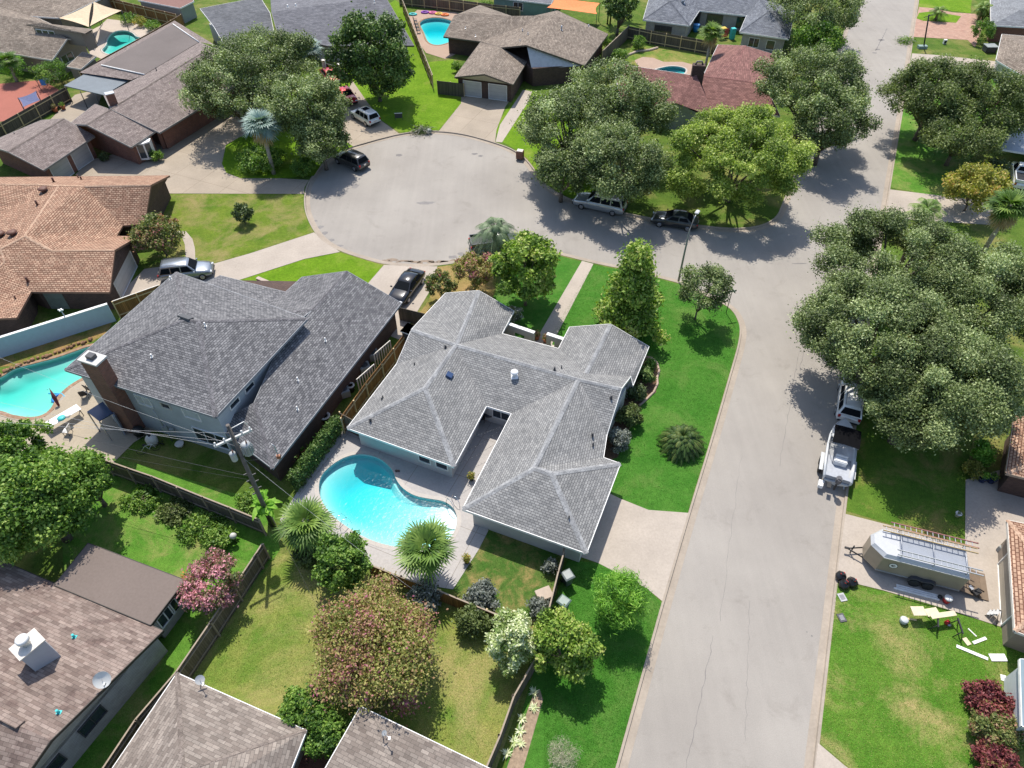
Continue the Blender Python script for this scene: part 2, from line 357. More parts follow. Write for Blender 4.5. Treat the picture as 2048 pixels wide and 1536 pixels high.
# tar lines, stains, manhole-like patches on the road (worn marks with a shape of their own)
TAR = plain('tar', c(142, 137, 135), .8); TAR2 = plain('old_stain', c(158, 153, 150), .85)
rnd = random.Random(4)
def crack(p0, p1, w, n=24, jit=.07):
    a, b = P(*p0), P(*p1); d = (b-a); u = d.normalized(); nn = Vector((-u.y, u.x, 0)); L = []; Rr = []
    for i in range(n+1):
        t = i/n; q = a+d*t+nn*rnd.uniform(-jit, jit); ww = w*rnd.uniform(.3, 1)
        L.append(q+nn*ww); Rr.append(q-nn*ww)
    mb = MB(); mb.grid([[(p.x, p.y, -.126) for p in L], [(p.x, p.y, -.126) for p in Rr]], 0, False); tag(mb.build('road_crack', TAR), kind='structure')
for q in (((1428, 1270), (1370, 1545), .022), ((1560, 930), (1600, 690), .02), ((1485, 900), (1440, 1240), .012), ((1622, 620), (1600, 740), .03), ((1775, 55), (1752, 100), .07), ((1640, 430), (1628, 520), .02), ((1500, 1200), (1492, 1480), .012)): crack(*q)
def blob(px, py, rx, ry, mat=TAR, n=14, z=-.126, name='road_stain'):
    p = P(px, py); mb = MB(); pts = []
    for i in range(n):
        a = 2*math.pi*i/n; r = rnd.uniform(.65, 1.1); pts.append((p.x+rx*r*math.cos(a), p.y+ry*r*math.sin(a), z))
    mb.face(pts); tag(mb.build(name, mat), kind='structure')
for q in ((797, 308, .45, .35), (949, 306, .4, .25), (961, 310, .35, .25), (1763, 78, .5, .35), (1756, 97, .4, .25), (1750, 104, .35, .2), (1714, 122, .4, .3), (1712, 130, .5, .3), (1705, 427, .6, .28), (852, 404, 1.1, .35, TAR2), (710, 370, .5, .5, TAR2), (1625, 1270, .06, .06), (1615, 1262, .05, .05), (1600, 525, .8, .1)): blob(*q)
DIRT = plain('gutter_dirt', c(168, 150, 132), .95, 0, .15, 2)
for x in range(770, 925, 9): blob(x+rnd.uniform(-3, 3), 521+rnd.uniform(-2, 3)-abs(x-850)*.03, rnd.uniform(.25, .8), rnd.uniform(.12, .3), DIRT)
for x, y in ((640, 452), (650, 464), (662, 478), (676, 490), (628, 440), (905, 512), (922, 506)): blob(x, y, rnd.uniform(.3, .6), rnd.uniform(.2, .4), TAR2)
# ---------------------------------------------------------------- lawns
MYG = grass('emerald_lawn', c(72, 134, 44), c(94, 150, 58), c(124, 156, 78), .58, .3, 18)
sheet('lawn', [(1185, 529), (1262, 543), (1329, 561), (1365, 570), (1427, 602), (1453, 613), (1470, 629), (1480, 655), (1475, 690), (1461, 738), (1439, 815), (1411, 910), (1375, 1026), (1297, 1020), (1215, 985), (1150, 870), (1090, 690)], .004, MYG)
sheet('lawn', [(1113, 510), (1163, 523), (1085, 690), (980, 700), (985, 600), (1010, 540), (1060, 505)], .004, MYG)
sheet('lawn', [(1323, 1205), (1236, 1515), (1200, 1700), (950, 1700), (1010, 1536), (1135, 1120), (1196, 1126), (1294, 1177)], .004, MYG)
BG = grass('backyard_lawn', c(104, 148, 52), c(168, 172, 92), c(212, 188, 134), .54, .12)
sheet('lawn', [(535, 1100), (960, 1210), (1075, 1260), (1040, 1400), (985, 1560), (700, 1600), (350, 1380)], .004, BG)
GG = grass('green_yard', c(88, 146, 48), c(122, 168, 68), c(180, 172, 110), .58, .3)
sheet('lawn', [(235, 915), (545, 1010), (560, 1100), (480, 1210), (390, 1340), (250, 1560), (150, 1560), (120, 1000)], .004, GG)
sheet('lawn', [(906, 1179), (977, 1061), (1130, 1110), (1090, 1290), (950, 1220)], .006, grass('patchy_yard', c(72, 120, 44), c(110, 134, 66), c(190, 162, 108), .56, .6))
RG = grass('patchy_lawn', c(88, 142, 44), c(120, 162, 62), c(214, 188, 134), .56, .2)
sheet('lawn', [(1672, 1166), (1767, 1183), (1905, 1224), (1999, 1255), (2100, 1330), (2300, 1700), (1735, 1565), (1636, 1484), (1650, 1400)], .004, RG)
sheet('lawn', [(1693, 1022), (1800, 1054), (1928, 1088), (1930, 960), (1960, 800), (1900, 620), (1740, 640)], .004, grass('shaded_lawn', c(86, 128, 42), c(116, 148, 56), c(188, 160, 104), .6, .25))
TG = grass('lush_lawn', c(108, 152, 28), c(134, 172, 44), c(168, 176, 84), .62, .2)
sheet('lawn', [(763, 240), (683, 150), (700, 60), (790, 0), (806, 10), (829, 72), (850, 125), (890, 121), (906, 118), (935, 190), (922, 207), (878, 260), (800, 265)], .004, TG)
sheet('lawn', [(1004, 284), (1060, 180), (1110, 200), (1180, 300), (1200, 410), (1140, 396), (1091, 366), (1054, 316), (1030, 298)], .004, TG)
sheet('lawn', [(343, 388), (607, 389), (607, 416), (614, 439), (627, 464), (500, 506), (430, 526), (350, 529), (280, 470)], .004, grass('weedy_lawn', c(98, 132, 42), c(136, 156, 58), c(176, 160, 108), .53, .3))
sheet('lawn', [(452, 290), (705, 150), (690, 215), (682, 276), (706, 293), (674, 306), (646, 324), (628, 352), (560, 357), (482, 357), (453, 346), (444, 328)], .03, TG, sm=0)
sheet('lawn', [(1005, 284), (990, 262), (1010, 222), (1046, 180), (1056, 203)], .004, TG)
sheet('lawn', [(479, 561), (609, 519), (680, 505), (766, 531), (735, 568), (600, 620), (470, 580)], .004, TG)
sheet('lawn', [(1282, 60), (1560, 110), (1480, 170), (1240, 140)], .004, grass('yard_lawn', c(92, 138, 46), c(126, 154, 64), c(186, 166, 104), .5, .3))
sheet('lawn', [(1781, 375), (1886, 395), (1990, 250), (2060, 130), (1816, 135), (1798, 273)], .004, GG)
# dry beds, mulch, soil
sheet('soil', [(858, 600), (875, 534), (925, 526), (1000, 520), (985, 600), (930, 660), (800, 680)], .006, grass('dry_bed', c(126, 134, 62), c(176, 154, 96), c(196, 164, 112), .5, .5))
sheet('soil', [(1068, 1385), (1080, 1380), (1086, 1400), (1040, 1560), (1005, 1560)], .008, SOILM)
sheet('soil', [(1150, 870), (1262, 700), (1290, 715), (1312, 725), (1318, 745), (1312, 785), (1280, 810), (1235, 915), (1205, 925)], .008, MULCH)
sheet('soil', [(-60, 740), (-60, 695), (120, 665), (226, 640), (215, 668), (150, 700), (60, 728)], .006, grass('bank', c(110, 130, 50), c(150, 140, 76), c(190, 150, 100), .5, .5))
# ---------------------------------------------------------------- concrete drives, paths, decks
D1 = concrete('drive_concrete', c(212, 199, 185), 0, .14); D2 = concrete('old_drive', c(202, 187, 168), 3.6, .14); D3 = concrete('deck_concrete', c(214, 208, 204), 3.2, .07)
sheet('driveway', [(1215, 985), (1242, 998), (1297, 1020), (1377, 1026), (1325, 1203), (1294, 1177), (1196, 1126), (1120, 1100)], .010, D1)
crackj = [((1297, 1020), (1255, 1150))]
mb = MB(); a, b = P(1297, 1021, .014), P(1254, 1152, .014); nn = Vector((.03, .01, 0)); mb.face([a-nn, a+nn, b+nn, b-nn]); tag(mb.build('drive_joint', TAR), kind='structure')
sheet('driveway', [(628, 465), (500, 507), (430, 527), (350, 530), (289, 538), (235, 592), (300, 600), (350, 575), (479, 560), (609, 518), (680, 504)], .010, D1)
sheet('path', [(352, 462), (372, 463), (385, 478), (390, 497), (391, 527), (375, 527), (371, 512), (370, 490), (364, 474), (350, 470)], .014, D1)
sheet('driveway', [(768, 530), (875, 533), (858, 585), (800, 680), (700, 640), (735, 568)], .010, D1)
sheet('driveway', [(608, 388), (300, 387), (150, 350), (180, 320), (262, 300), (330, 270), (450, 200), (560, 200), (560, 357), (618, 360), (609, 375)], .010, D2)
sheet('driveway', [(706, 293), (755, 279), (799, 268), (763, 242), (735, 205), (690, 140), (650, 140), (672, 215), (682, 276)], .010, D2)
sheet('driveway', [(878, 262), (922, 207), (924, 175), (1030, 185), (1010, 215), (993, 260), (990, 285), (930, 268)], .010, D2)
sheet('path', [(991, 284), (1000, 250), (1046, 180), (1064, 183), (1057, 203), (1004, 285)], .012, D1)
sheet('path', [(1164, 522), (1187, 528), (1098, 700), (1060, 700), (1095, 640)], .012, D1)
sheet('driveway', [(1691, 1028), (1800, 1056), (1930, 1090), (1931, 960), (2000, 940), (2300, 1000), (2300, 1300), (1999, 1253), (1905, 1222), (1767, 1181), (1673, 1158)], .010, D1)
sheet('driveway', [(1780, 379), (1900, 394), (1990, 404), (1980, 450), (1772, 436)], .010, D1)
sheet('driveway', [(1824, 107), (1870, 110), (2060, 130), (2060, 160), (1820, 133)], .010, D1)
sheet('driveway', [(1636, 1486), (1690, 1532), (1735, 1563), (1735, 1700), (1610, 1700)], .010, D1)
sheet('driveway', [(1990, 510), (2100, 560), (2100, 620), (1985, 600)], .010, D1)
PAV = brickmat('pavers', c(196, 150, 130), c(216, 176, 154), c(180, 150, 130), .3, .15)
sheet('paved_drive', [(1838, 14), (1868, 17), (1905, 25), (1952, 28), (1972, 36), (1950, 95), (1935, 80), (1827, 74), (1832, 40)], .010, PAV)
sheet('lawn', [(1833, 37), (1838, 26), (1865, 23), (1922, 33), (1912, 46), (1870, 43), (1846, 42)], .03, TG)
sheet('lawn', [(1840, -20), (1945, -20), (1941, 27), (1905, 22), (1868, 16), (1838, 16)], .006, TG)
ring = lambda p, d: offset(XY(p), -d)
sheet('pool_deck', pix([(560, 1040), (600, 975), (680, 862), (900, 850), (975, 790), (1050, 800), (1000, 980), (965, 1040), (977, 1061), (957, 1100), (906, 1179), (860, 1172), (790, 1163), (735, 1128), (640, 1075), (575, 1060)]), .012, D3, [ring(pool_main, .28)])
sheet('patio', pix([(206, 742), (160, 764), (138, 778), (118, 797), (108, 820), (90, 834), (62, 839), (28, 835), (0, 824), (-60, 818), (-60, 900), (60, 905), (168, 909), (227, 926), (268, 885), (310, 860), (260, 740), (225, 700)]), .012, concrete('patio_concrete', c(204, 190, 168), 0, .1))
PD = concrete('tan_deck', c(206, 178, 158), 0, .1)
sheet('patio', pix([(816, 36), (835, 20), (905, 24), (975, 36), (960, 80), (905, 112), (890, 118), (852, 106), (837, 85)]), .012, PD, [ring(pool_top, .25)])
sheet('patio', pix([(178, 98), (184, 60), (200, 52), (215, 38), (262, 44), (330, 62), (330, 90), (262, 110), (225, 128), (180, 108)]), .012, concrete('bright_deck', c(222, 206, 190), 0, .1), [ring(pool_nw, .25)])
sheet('patio', pix([(1269, 121), (1286, 114), (1307, 116), (1327, 124), (1365, 124), (1409, 136), (1400, 165), (1330, 172), (1285, 148)]), .012, PD, [ring(pool_ne, .2)])
REDP = concrete('red_patio', c(196, 124, 108), 0, .08)
sheet('patio', [(-80, 175), (85, 160), (118, 180), (40, 235), (-80, 262)], .010, REDP)
sheet('patio', [(95, 245), (150, 190), (210, 175), (190, 225), (110, 265)], .010, D2)
# ---------------------------------------------------------------- pools: basin, coping, water
def watermat(name, dens, col):
    m, nt, bs = newmat(name); nt.nodes.remove(bs)
    g = world_pos(nt); tr = nd(nt, 'ShaderNodeBsdfTransparent'); tr.inputs[0].default_value = (.97, .995, 1, 1)
    gl = nd(nt, 'ShaderNodeBsdfGlossy'); gl.inputs['Roughness'].default_value = .16; gl.inputs[0].default_value = (.07, .07, .07, 1)
    fr = nd(nt, 'ShaderNodeFresnel'); fr.inputs[0].default_value = 1.33
    b = nd(nt, 'ShaderNodeBump'); b.inputs['Strength'].default_value = .35; b.inputs['Distance'].default_value = .04
    nt.links.new(noise(nt, g, 3.0, 3, .6, .8), b.inputs['Height']); nt.links.new(b.outputs[0], fr.inputs[1]); nt.links.new(b.outputs[0], gl.inputs['Normal'])
    mx = nd(nt, 'ShaderNodeMixShader'); nt.links.new(fr.outputs[0], mx.inputs[0]); nt.links.new(tr.outputs[0], mx.inputs[1]); nt.links.new(gl.outputs[0], mx.inputs[2])
    out = nt.nodes['Material Output']; nt.links.new(mx.outputs[0], out.inputs[0])
    va = nd(nt, 'ShaderNodeVolumeAbsorption'); va.inputs[0].default_value = (*col, 1); va.inputs[1].default_value = dens
    nt.links.new(va.outputs[0], out.inputs['Volume']); return m
def plaster(name, col):
    m, nt, bs = newmat(name); g = world_pos(nt)
    v = nd(nt, 'ShaderNodeTexVoronoi', feature='DISTANCE_TO_EDGE'); v.inputs['Scale'].default_value = 2.4
    nt.links.new(mixc(nt, .12, g, noise(nt, g, 2.0, 2), 'ADD'), v.inputs['Vector'])
    cc = ramp(nt, noise(nt, g, .8, 3), [(.3, tuple(x*.94 for x in col)), (.7, col)])
    nt.links.new(cc, bs.inputs['Base Color']); bs.inputs['Roughness'].default_value = .8; return m
def make_pool(outline, label, deep, shallow, axis, floorcol, wm, copmat, wz=-.16, copw=.28):
    poly = XY(outline); cx = sum(p[0] for p in poly)/len(poly); cy = sum(p[1] for p in poly)/len(poly)
    t = thing('swimming_pool', label, 'swimming pool', (cx, cy, 0))
    ax = Vector(axis).normalized(); pr = [Vector(p).dot(ax) for p in poly]; lo, hi = min(pr), max(pr)
    def dep(p):
        s = (Vector((p[0], p[1])).dot(ax)-lo)/(hi-lo); s = max(0, min(1, (s-.12)/.62)); s = s*s*(3-2*s); return deep*(1-s)+shallow*s
    fl = offset(poly, .25); fl2 = offset(poly, .9); mb = MB(); cen = (cx, cy)
    rows = [[(p[0], p[1], .012) for p in poly], [(p[0], p[1], -.42) for p in poly], [(p[0], p[1], -.5) for p in fl]]
    mb.grid(rows, 0, True, True)
    for k in (1, 2, 3, 4, 5, 6, 7, 8):
        pass
    mb.grid([[(cen[0]+(p[0]-cen[0])*s, cen[1]+(p[1]-cen[1])*s, -.5-(dep((cen[0]+(p[0]-cen[0])*s, cen[1]+(p[1]-cen[1])*s))-.5)*min(1, (1-s)/.35)) for p in fl] for s in (1, .93, .86, .79, .72, .65, .5, .3, .15, .01)], 0, True, True)
    mb.build('basin', plaster('pool_plaster', floorcol), t, True)
    mb = MB(); a, b = offset(poly, -copw), offset(poly, .03)
    mb.grid([[(p[0], p[1], z) for p in o] for o, z in ((a, .0), (a, .035), (b, .04), (b, -.02))], 0, False, True); mb.build('coping', copmat, t, True)
    wp = [Vector(p) for p in offset(poly, -.02)]; wp = wp if area(wp) > 0 else wp[::-1]; mb = MB(); poly_sheet(mb, wp, [], wz); nv = len(mb.v); nf = len(mb.f); mb.v += [(v[0], v[1], -deep-.4) for v in mb.v[:nv]]; mb.f += [tuple(i+nv for i in f[::-1]) for f in mb.f[:nf]]; mb.m += [0]*nf; mb.smooth += [False]*nf
    ws = [(p.x, p.y) for p in wp]
    for k in range(len(ws)): a, b = ws[k], ws[(k+1) % len(ws)]; mb.face([(*a, -deep-.4), (*b, -deep-.4), (*b, wz), (*a, wz)])
    s_ = mb; mb.build('water', wm, t, True, uv=False)
    return t
WM = watermat('pool_water', 1.15, (.0, .88, .92)); WM2 = watermat('pale_pool_water', .9, (.05, .87, .84))
COP = concrete('coping', c(222, 214, 206), 0, .06); COPB = brickmat('brick_coping', c(196, 160, 130), c(176, 136, 106), c(150, 130, 110), .3, .12)
pm = make_pool(pool_main, 'bright turquoise freeform pool behind the grey hip roofed house, curved steps in its corner', 1.35, .6, (.80, -.6), (.66, .78, .78), WM, COP)
def arc_steps(t, px, py):
    b = P(px, py); mb = MB()
    for k, (r, z) in enumerate(((1.9, -.52), (1.35, -.4), (.85, -.27))):
        pts = [(b.x+r*math.cos(a), b.y+r*math.sin(a)) for a in [math.radians(q) for q in range(0, 360, 15)]]
        mb.prism(pts, -1.0, z, 0, True)
    mb.build('step', plain('step_plaster', (.78, .8, .8), .7), t, True)
arc_steps(pm, 905, 1032)
pl = make_pool(pool_left, 'pale turquoise curved pool beside the two storey house, rock edge along its back', 1.15, .7, (.9, -.5), (.55, .70, .64), WM2, COPB)
make_pool(pool_top, 'turquoise keyhole pool at the top of the photo beside the brown roofed house', 1.4, .6, (.1, -1), (.66, .78, .76), WM, COPB, copw=.2)
make_pool(pool_nw, 'pale green kidney pool near the beige shade sails', 1.0, .6, (.8, -.3), (.55, .68, .64), WM2, COP, copw=.2)
make_pool(pool_ne, 'small turquoise pool half hidden behind the maroon roof', 1.5, 1, (.8, -.3), (.3, .5, .5), WM, COP, copw=.2)
# ---------------------------------------------------------------- buildings
GL = GLASS
class House:
    def __init__(s, name, label, cat, base, V, faces, roofm, wallm, walls, gables=(), fascia=WHITE, cap=None, thick=.16, inset=.5, group=None, capw=.14, flat=()):
        s.t = thing(name, label, cat, base, group); s.V = {}
        for k, v in V.items():
            s.V[k] = v if isinstance(v, Vector) else (P(*v) if v[0] != 'R' else RP(v[1], v[2], s.V[v[3]], s.V[v[4]], v[5] if len(v) > 5 else .42))
        names = list(s.V); idx = {n: i for i, n in enumerate(names)}; vs = [s.V[n] for n in names]
        F = []
        for f in faces:
            q = [idx[n] for n in f]; nn = Vector((0, 0, 0))
            for i in range(len(q)): a, b = vs[q[i-1]], vs[q[i]]; nn += Vector(((a.y-b.y)*(a.z+b.z), (a.z-b.z)*(a.x+b.x), (a.x-b.x)*(a.y+b.y)))
            F.append(q if nn.z > 0 else q[::-1])
        s.bvh = BVHTree.FromPolygons(vs, F)
        mb = MB()
        for q in F:
            nn = Vector((0, 0, 0))
            for i in range(len(q)): a, b = vs[q[i-1]], vs[q[i]]; nn += a.cross(b)
            nn.normalize()
            for t3 in (tessellate_polygon([[Vector((vs[i].x, vs[i].y, 0)) for i in q]]) if len(q) > 3 else [(0, 1, 2)]):
                a, b, c_ = [vs[q[k]] for k in t3]
                if (b-a).cross(c_-a).z < 0: b, c_ = c_, b
                mb.nn[len(mb.f)] = nn; mb.face([a, b, c_]); z = Vector((0, 0, thick)); mb.face([c_-z, b-z, a-z], 1)
        s.roof = mb.build('roof', [roofm, fascia], s.t, True)
        ed = {}
        for fi, q in enumerate(F):
            for i in range(len(q)): ed.setdefault(tuple(sorted((q[i-1], q[i]))), []).append((fi, q[i-1], q[i]))
        mb = MB(); cb = MB(); nrm = []
        for q in F:
            nn = Vector((0, 0, 0))
            for i in range(len(q)): a, b = vs[q[i-1]], vs[q[i]]; nn += a.cross(b)
            nrm.append(nn.normalized())
        for e, l in ed.items():
            a, b = vs[l[0][1]], vs[l[0][2]]
            if (a-b).length < .05: continue
            u = (b-a).normalized(); out = Vector((u.y, -u.x, 0)).normalized() if abs(u.z) < .99 else Vector((0, 0, 0))
            if len(l) == 1:
                up = Vector((0, 0, .012)); dn = Vector((0, 0, thick+.03)); o = out*.03
                mb.face([a+o+up, b+o+up, b+o-dn, a+o-dn]); mb.face([a+up-o*.4, b+up-o*.4, b+o+up, a+o+up]); mb.face([a+o-dn, b+o-dn, b-o-dn, a-o-dn])
            elif cap is not None:
                n1, n2 = nrm[l[0][0]], nrm[l[1][0]]
                if n1.angle(n2, 0) < .12: continue
                m1 = n1.cross(u); m1 = m1 if m1.dot(sum((vs[i] for i in F[l[0][0]]), Vector())/len(F[l[0][0]])-a) > 0 else -m1
                m2 = n2.cross(u); m2 = m2 if m2.dot(sum((vs[i] for i in F[l[1][0]]), Vector())/len(F[l[1][0]])-a) > 0 else -m2
                if (m1+m2).z > 0.01: continue            # a valley
                z = Vector((0, 0, .03))
                cb.face([a+z, b+z, b+m1*capw+z*.7, a+m1*capw+z*.7]); cb.face([a+m2*capw+z*.7, b+m2*capw+z*.7, b+z, a+z])
        if mb.f: mb.build('fascia', fascia, s.t, True)
        if cb.f: cb.build('ridge_cap', cap, s.roof, True)
        s.wl = []
        wb = MB()
        for wv in walls:
            ins = inset
            if isinstance(wv[-1], float): ins = wv[-1]; wv = wv[:-1]
            pts = [s.V[n] if isinstance(n, str) else P(*n) for n in wv]; z = min(p.z for p in pts)-.1
            if area([(p.x, p.y) for p in pts]) < 0: pts = pts[::-1]
            q = offset([(p.x, p.y) for p in pts], ins); s.wl.append((q, z)); wb.prism(q, -.02, z)
        for a, p, b in gables:
            a, p, b = s.V[a], s.V[p], s.V[b]; mid = (a+b)/2; cen = sum((v for v in vs), Vector())/len(vs)
            n = Vector(((b-a).y, -(b-a).x, 0)).normalized(); n = n if n.dot(cen-mid) > 0 else -n
            dz = Vector((0, 0, -.12)); sh = n*.35
            wb.face([a+sh+dz, b+sh+dz, p+sh+dz])
            wb.face([a+sh+dz, b+sh+dz, b+sh+dz-Vector((0, 0, .25)), a+sh+dz-Vector((0, 0, .25))])
        if wb.f: s.wall = wb.build('wall', wallm, s.t, True)
    def hit(s, px, py):
        C = Vector((0, 0, CAMH)); d = (P(px, py)-C).normalized(); h = s.bvh.ray_cast(C, d)
        return (h[0], h[1]) if h[0] is not None else (None, None)
    def vent(s, px, py, r=.06, h=.45, mat=None, name='vent_pipe', cap=False):
        p, n = s.hit(px, py)
        if p is None: return
        mb = MB(); mb.tube([p-Vector((0, 0, .1)), p+Vector((0, 0, h))], r, 8)
        if cap: mb.lathe(p+Vector((0, 0, h)), [(r*.5, -.04), (r*1.9, -.02), (r*1.9, .06), (r*.8, .16)], 10)
        n = n if n.z > 0 else -n; u = Vector((n.z, 0, -n.x)).normalized(); v = n.cross(u); q = p+n*.02
        mb.face([q+u*a*r*1.7+v*b*r*1.7 for a, b in ((-1, -1), (1, -1), (1, 1), (-1, 1))])
        mb.build(name, mat or GALV, s.roof, True)
    def wedge(s, px, py, w, d, h, mat, name='roof_vent'):
        p, n = s.hit(px, py)
        if p is None: return
        n = n if n.z > 0 else -n; t = Vector((0, 0, 1)).cross(n).normalized(); M = Matrix((t, n.cross(t), n)).transposed()
        mb = MB(); mb.box(p+n*h/2, (w, d, h), rot=M); mb.build(name, mat, s.roof, True, bevel=.015)
    def open(s, wi, ei, t, w, z0, h, kind='window', mat=None, frame=WHITE, pane=None, cols=2):
        q, zt = s.wl[wi]; a, b = Vector(q[ei]), Vector(q[(ei+1) % len(q)]); u = (b-a).normalized(); n = Vector((u.y, -u.x))
        cpt = a+(b-a)*t; rz = math.atan2(u.y, u.x); pos = Vector((cpt.x, cpt.y, z0+h/2)); N = Vector((n.x, n.y, 0)); U = Vector((u.x, u.y, 0))
        mb = MB(); f = .07
        for dx, dz, sx, sz in ((-w/2, 0, f, h), (w/2, 0, f, h), (0, h/2, w+f, f), (0, -h/2, w+f, f*1.3)): mb.box(pos+N*.03+U*dx+Vector((0, 0, dz)), (sx, .09, sz), rz)
        for k in range(1, cols): mb.box(pos+N*.025+U*(w*k/cols-w/2), (.05, .07, h), rz)
        o = mb.build(kind, frame, s.t, True)
        mb = MB(); mb.box(pos+N*.012, (w, .02, h), rz)
        mb.build('pane' if kind == 'window' else 'door_panel', pane or GL, o, True); return o
def wall_slab(t, name, a, b, w, z0, z1, mat):
    mb = MB(); d = (b-a); rz = math.atan2(d.y, d.x); m = (a+b)/2
    mb.box((m.x, m.y, (z0+z1)/2), (d.length, w, z1-z0), rz); return mb.build(name, mat, t, True)
def fence(name, label, pts, h, mat, post=WOOD, step=2.4, cap=None, z0=0, thick=.04, cat='fence', posts=True, side=1, rails=True):
    pts = [P(*p) if not isinstance(p, Vector) else p for p in pts]
    t = thing(name, label, cat, tuple(pts[0]))
    for a, b in zip(pts, pts[1:]):
        d = (b-a); L = d.length; rz = math.atan2(d.y, d.x); m = (a+b)/2; n = Vector((-d.y, d.x, 0)).normalized()*side
        mb = MB(); mb.box((m.x, m.y, z0+h/2), (L, thick, h), rz); mb.build('panel', mat, t, True)
        if rails:
            mb = MB()
            for zz in (h*.18, h*.82): mb.box(m+n*(thick/2+.025)+Vector((0, 0, z0+zz)), (L-.05, .045, .09), rz)
            mb.build('rail', post, t, True)
        if cap is not None: mb = MB(); mb.box((m.x, m.y, z0+h+.015), (L, max(.09, thick+.05), .03), rz); mb.build('cap', cap, t, True)
        if posts:
            k = max(1, round(L/step))
            for i in range(k+1):
                q = a+d*(i/k)+n*(thick/2+.05); mb = MB(); mb.box((q.x, q.y, z0+(h+.04)/2), (.1, .1, h+.04), rz); mb.build('post', post, t, True)
    return t
def ac_unit(px, py, label, h=0, s=.85):
    p = P(px, py, h); t = thing('air_conditioner', label, 'air conditioner', tuple(p), 'air conditioners beside the houses'); 
    mb = MB(); mb.box((0, 0, s*.45), (s, s, s*.8), .4); mb.build('casing', plain('ac_grey', (.3, .31, .3), .6), t, bevel=.03)
    mb = MB(); mb.lathe((0, 0, s*.86), [(.01, 0), (s*.36, 0), (s*.36, .03), (s*.3, .05), (.01, .05)], 14); mb.build('fan_guard', DARK, t); return t
SH_ME = shingle('light_grey_shingles', c(184, 183, 181), c(156, 156, 156), c(98, 98, 99), .3, .17, .1, mort=.018, cv=.13)
CAP_ME = shingle('grey_ridge_cap', c(186, 187, 188), c(174, 175, 177), c(130, 130, 134), .3, .3, .05)
SH_DK = shingle('charcoal_shingles', c(166, 165, 167), c(116, 116, 120), c(78, 78, 82), .3, .17, .1, mort=.02, cv=.14)
CAP_DK = shingle('charcoal_cap', c(150, 148, 152), c(120, 118, 122), c(60, 60, 62), .3, .3, .08)
SH_TAN = shingle('tan_shingles', c(226, 190, 162), c(194, 154, 130), c(128, 90, 72), .34, .2, .08, mort=.035)
CAP_TAN = shingle('tan_cap', c(228, 194, 168), c(214, 178, 152), c(160, 120, 96), .3, .3, .05)
SH_BR = shingle('brown_grey_shingles', c(178, 164, 158), c(146, 132, 128), c(98, 86, 82), .34, .2, .1, cv=.15)
SH_WX = shingle('weathered_wood_shingles', c(178, 160, 150), c(138, 120, 112), c(116, 102, 96), .5, .19, .12, patch=.2, cv=.17)
SH_W2 = shingle('mixed_taupe_shingles', c(182, 170, 160), c(142, 130, 122), c(118, 110, 104), .44, .19, .1, cv=.15)
SH_MO = shingle('moss_brown_shingles', c(178, 164, 150), c(146, 132, 120), c(84, 74, 66), .34, .2, .16)
SH_SL = shingle('slate_shingles', c(146, 146, 152), c(128, 128, 135), c(98, 98, 106), .34, .2, .12)
SH_MA = shingle('maroon_shingles', c(176, 130, 122), c(150, 108, 102), c(76, 48, 50), .34, .22, .08)
SH_BL = shingle('blue_grey_shingles', c(156, 160, 168), c(126, 130, 140), c(78, 82, 92), .34, .2, .1)
BRK = brickmat('red_brick', c(172, 112, 90), c(142, 92, 76), c(150, 132, 120)); BRKD = brickmat('brown_brick', c(110, 84, 74), c(86, 64, 58), c(112, 98, 90))
BRKW = brickmat('white_brick', c(214, 210, 204), c(196, 192, 186), c(176, 172, 168)); SID_W = siding('white_siding', c(222, 220, 216), .2)
SID_G = siding('sage_siding', c(178, 186, 180), .2); SID_B = siding('pale_siding', c(228, 234, 238), .2); STUC = plain('cream_stucco', c(220, 210, 196), .9, 0, .06)
TAUPE = siding('taupe_siding', c(170, 156, 142), .2)
e = 2.25
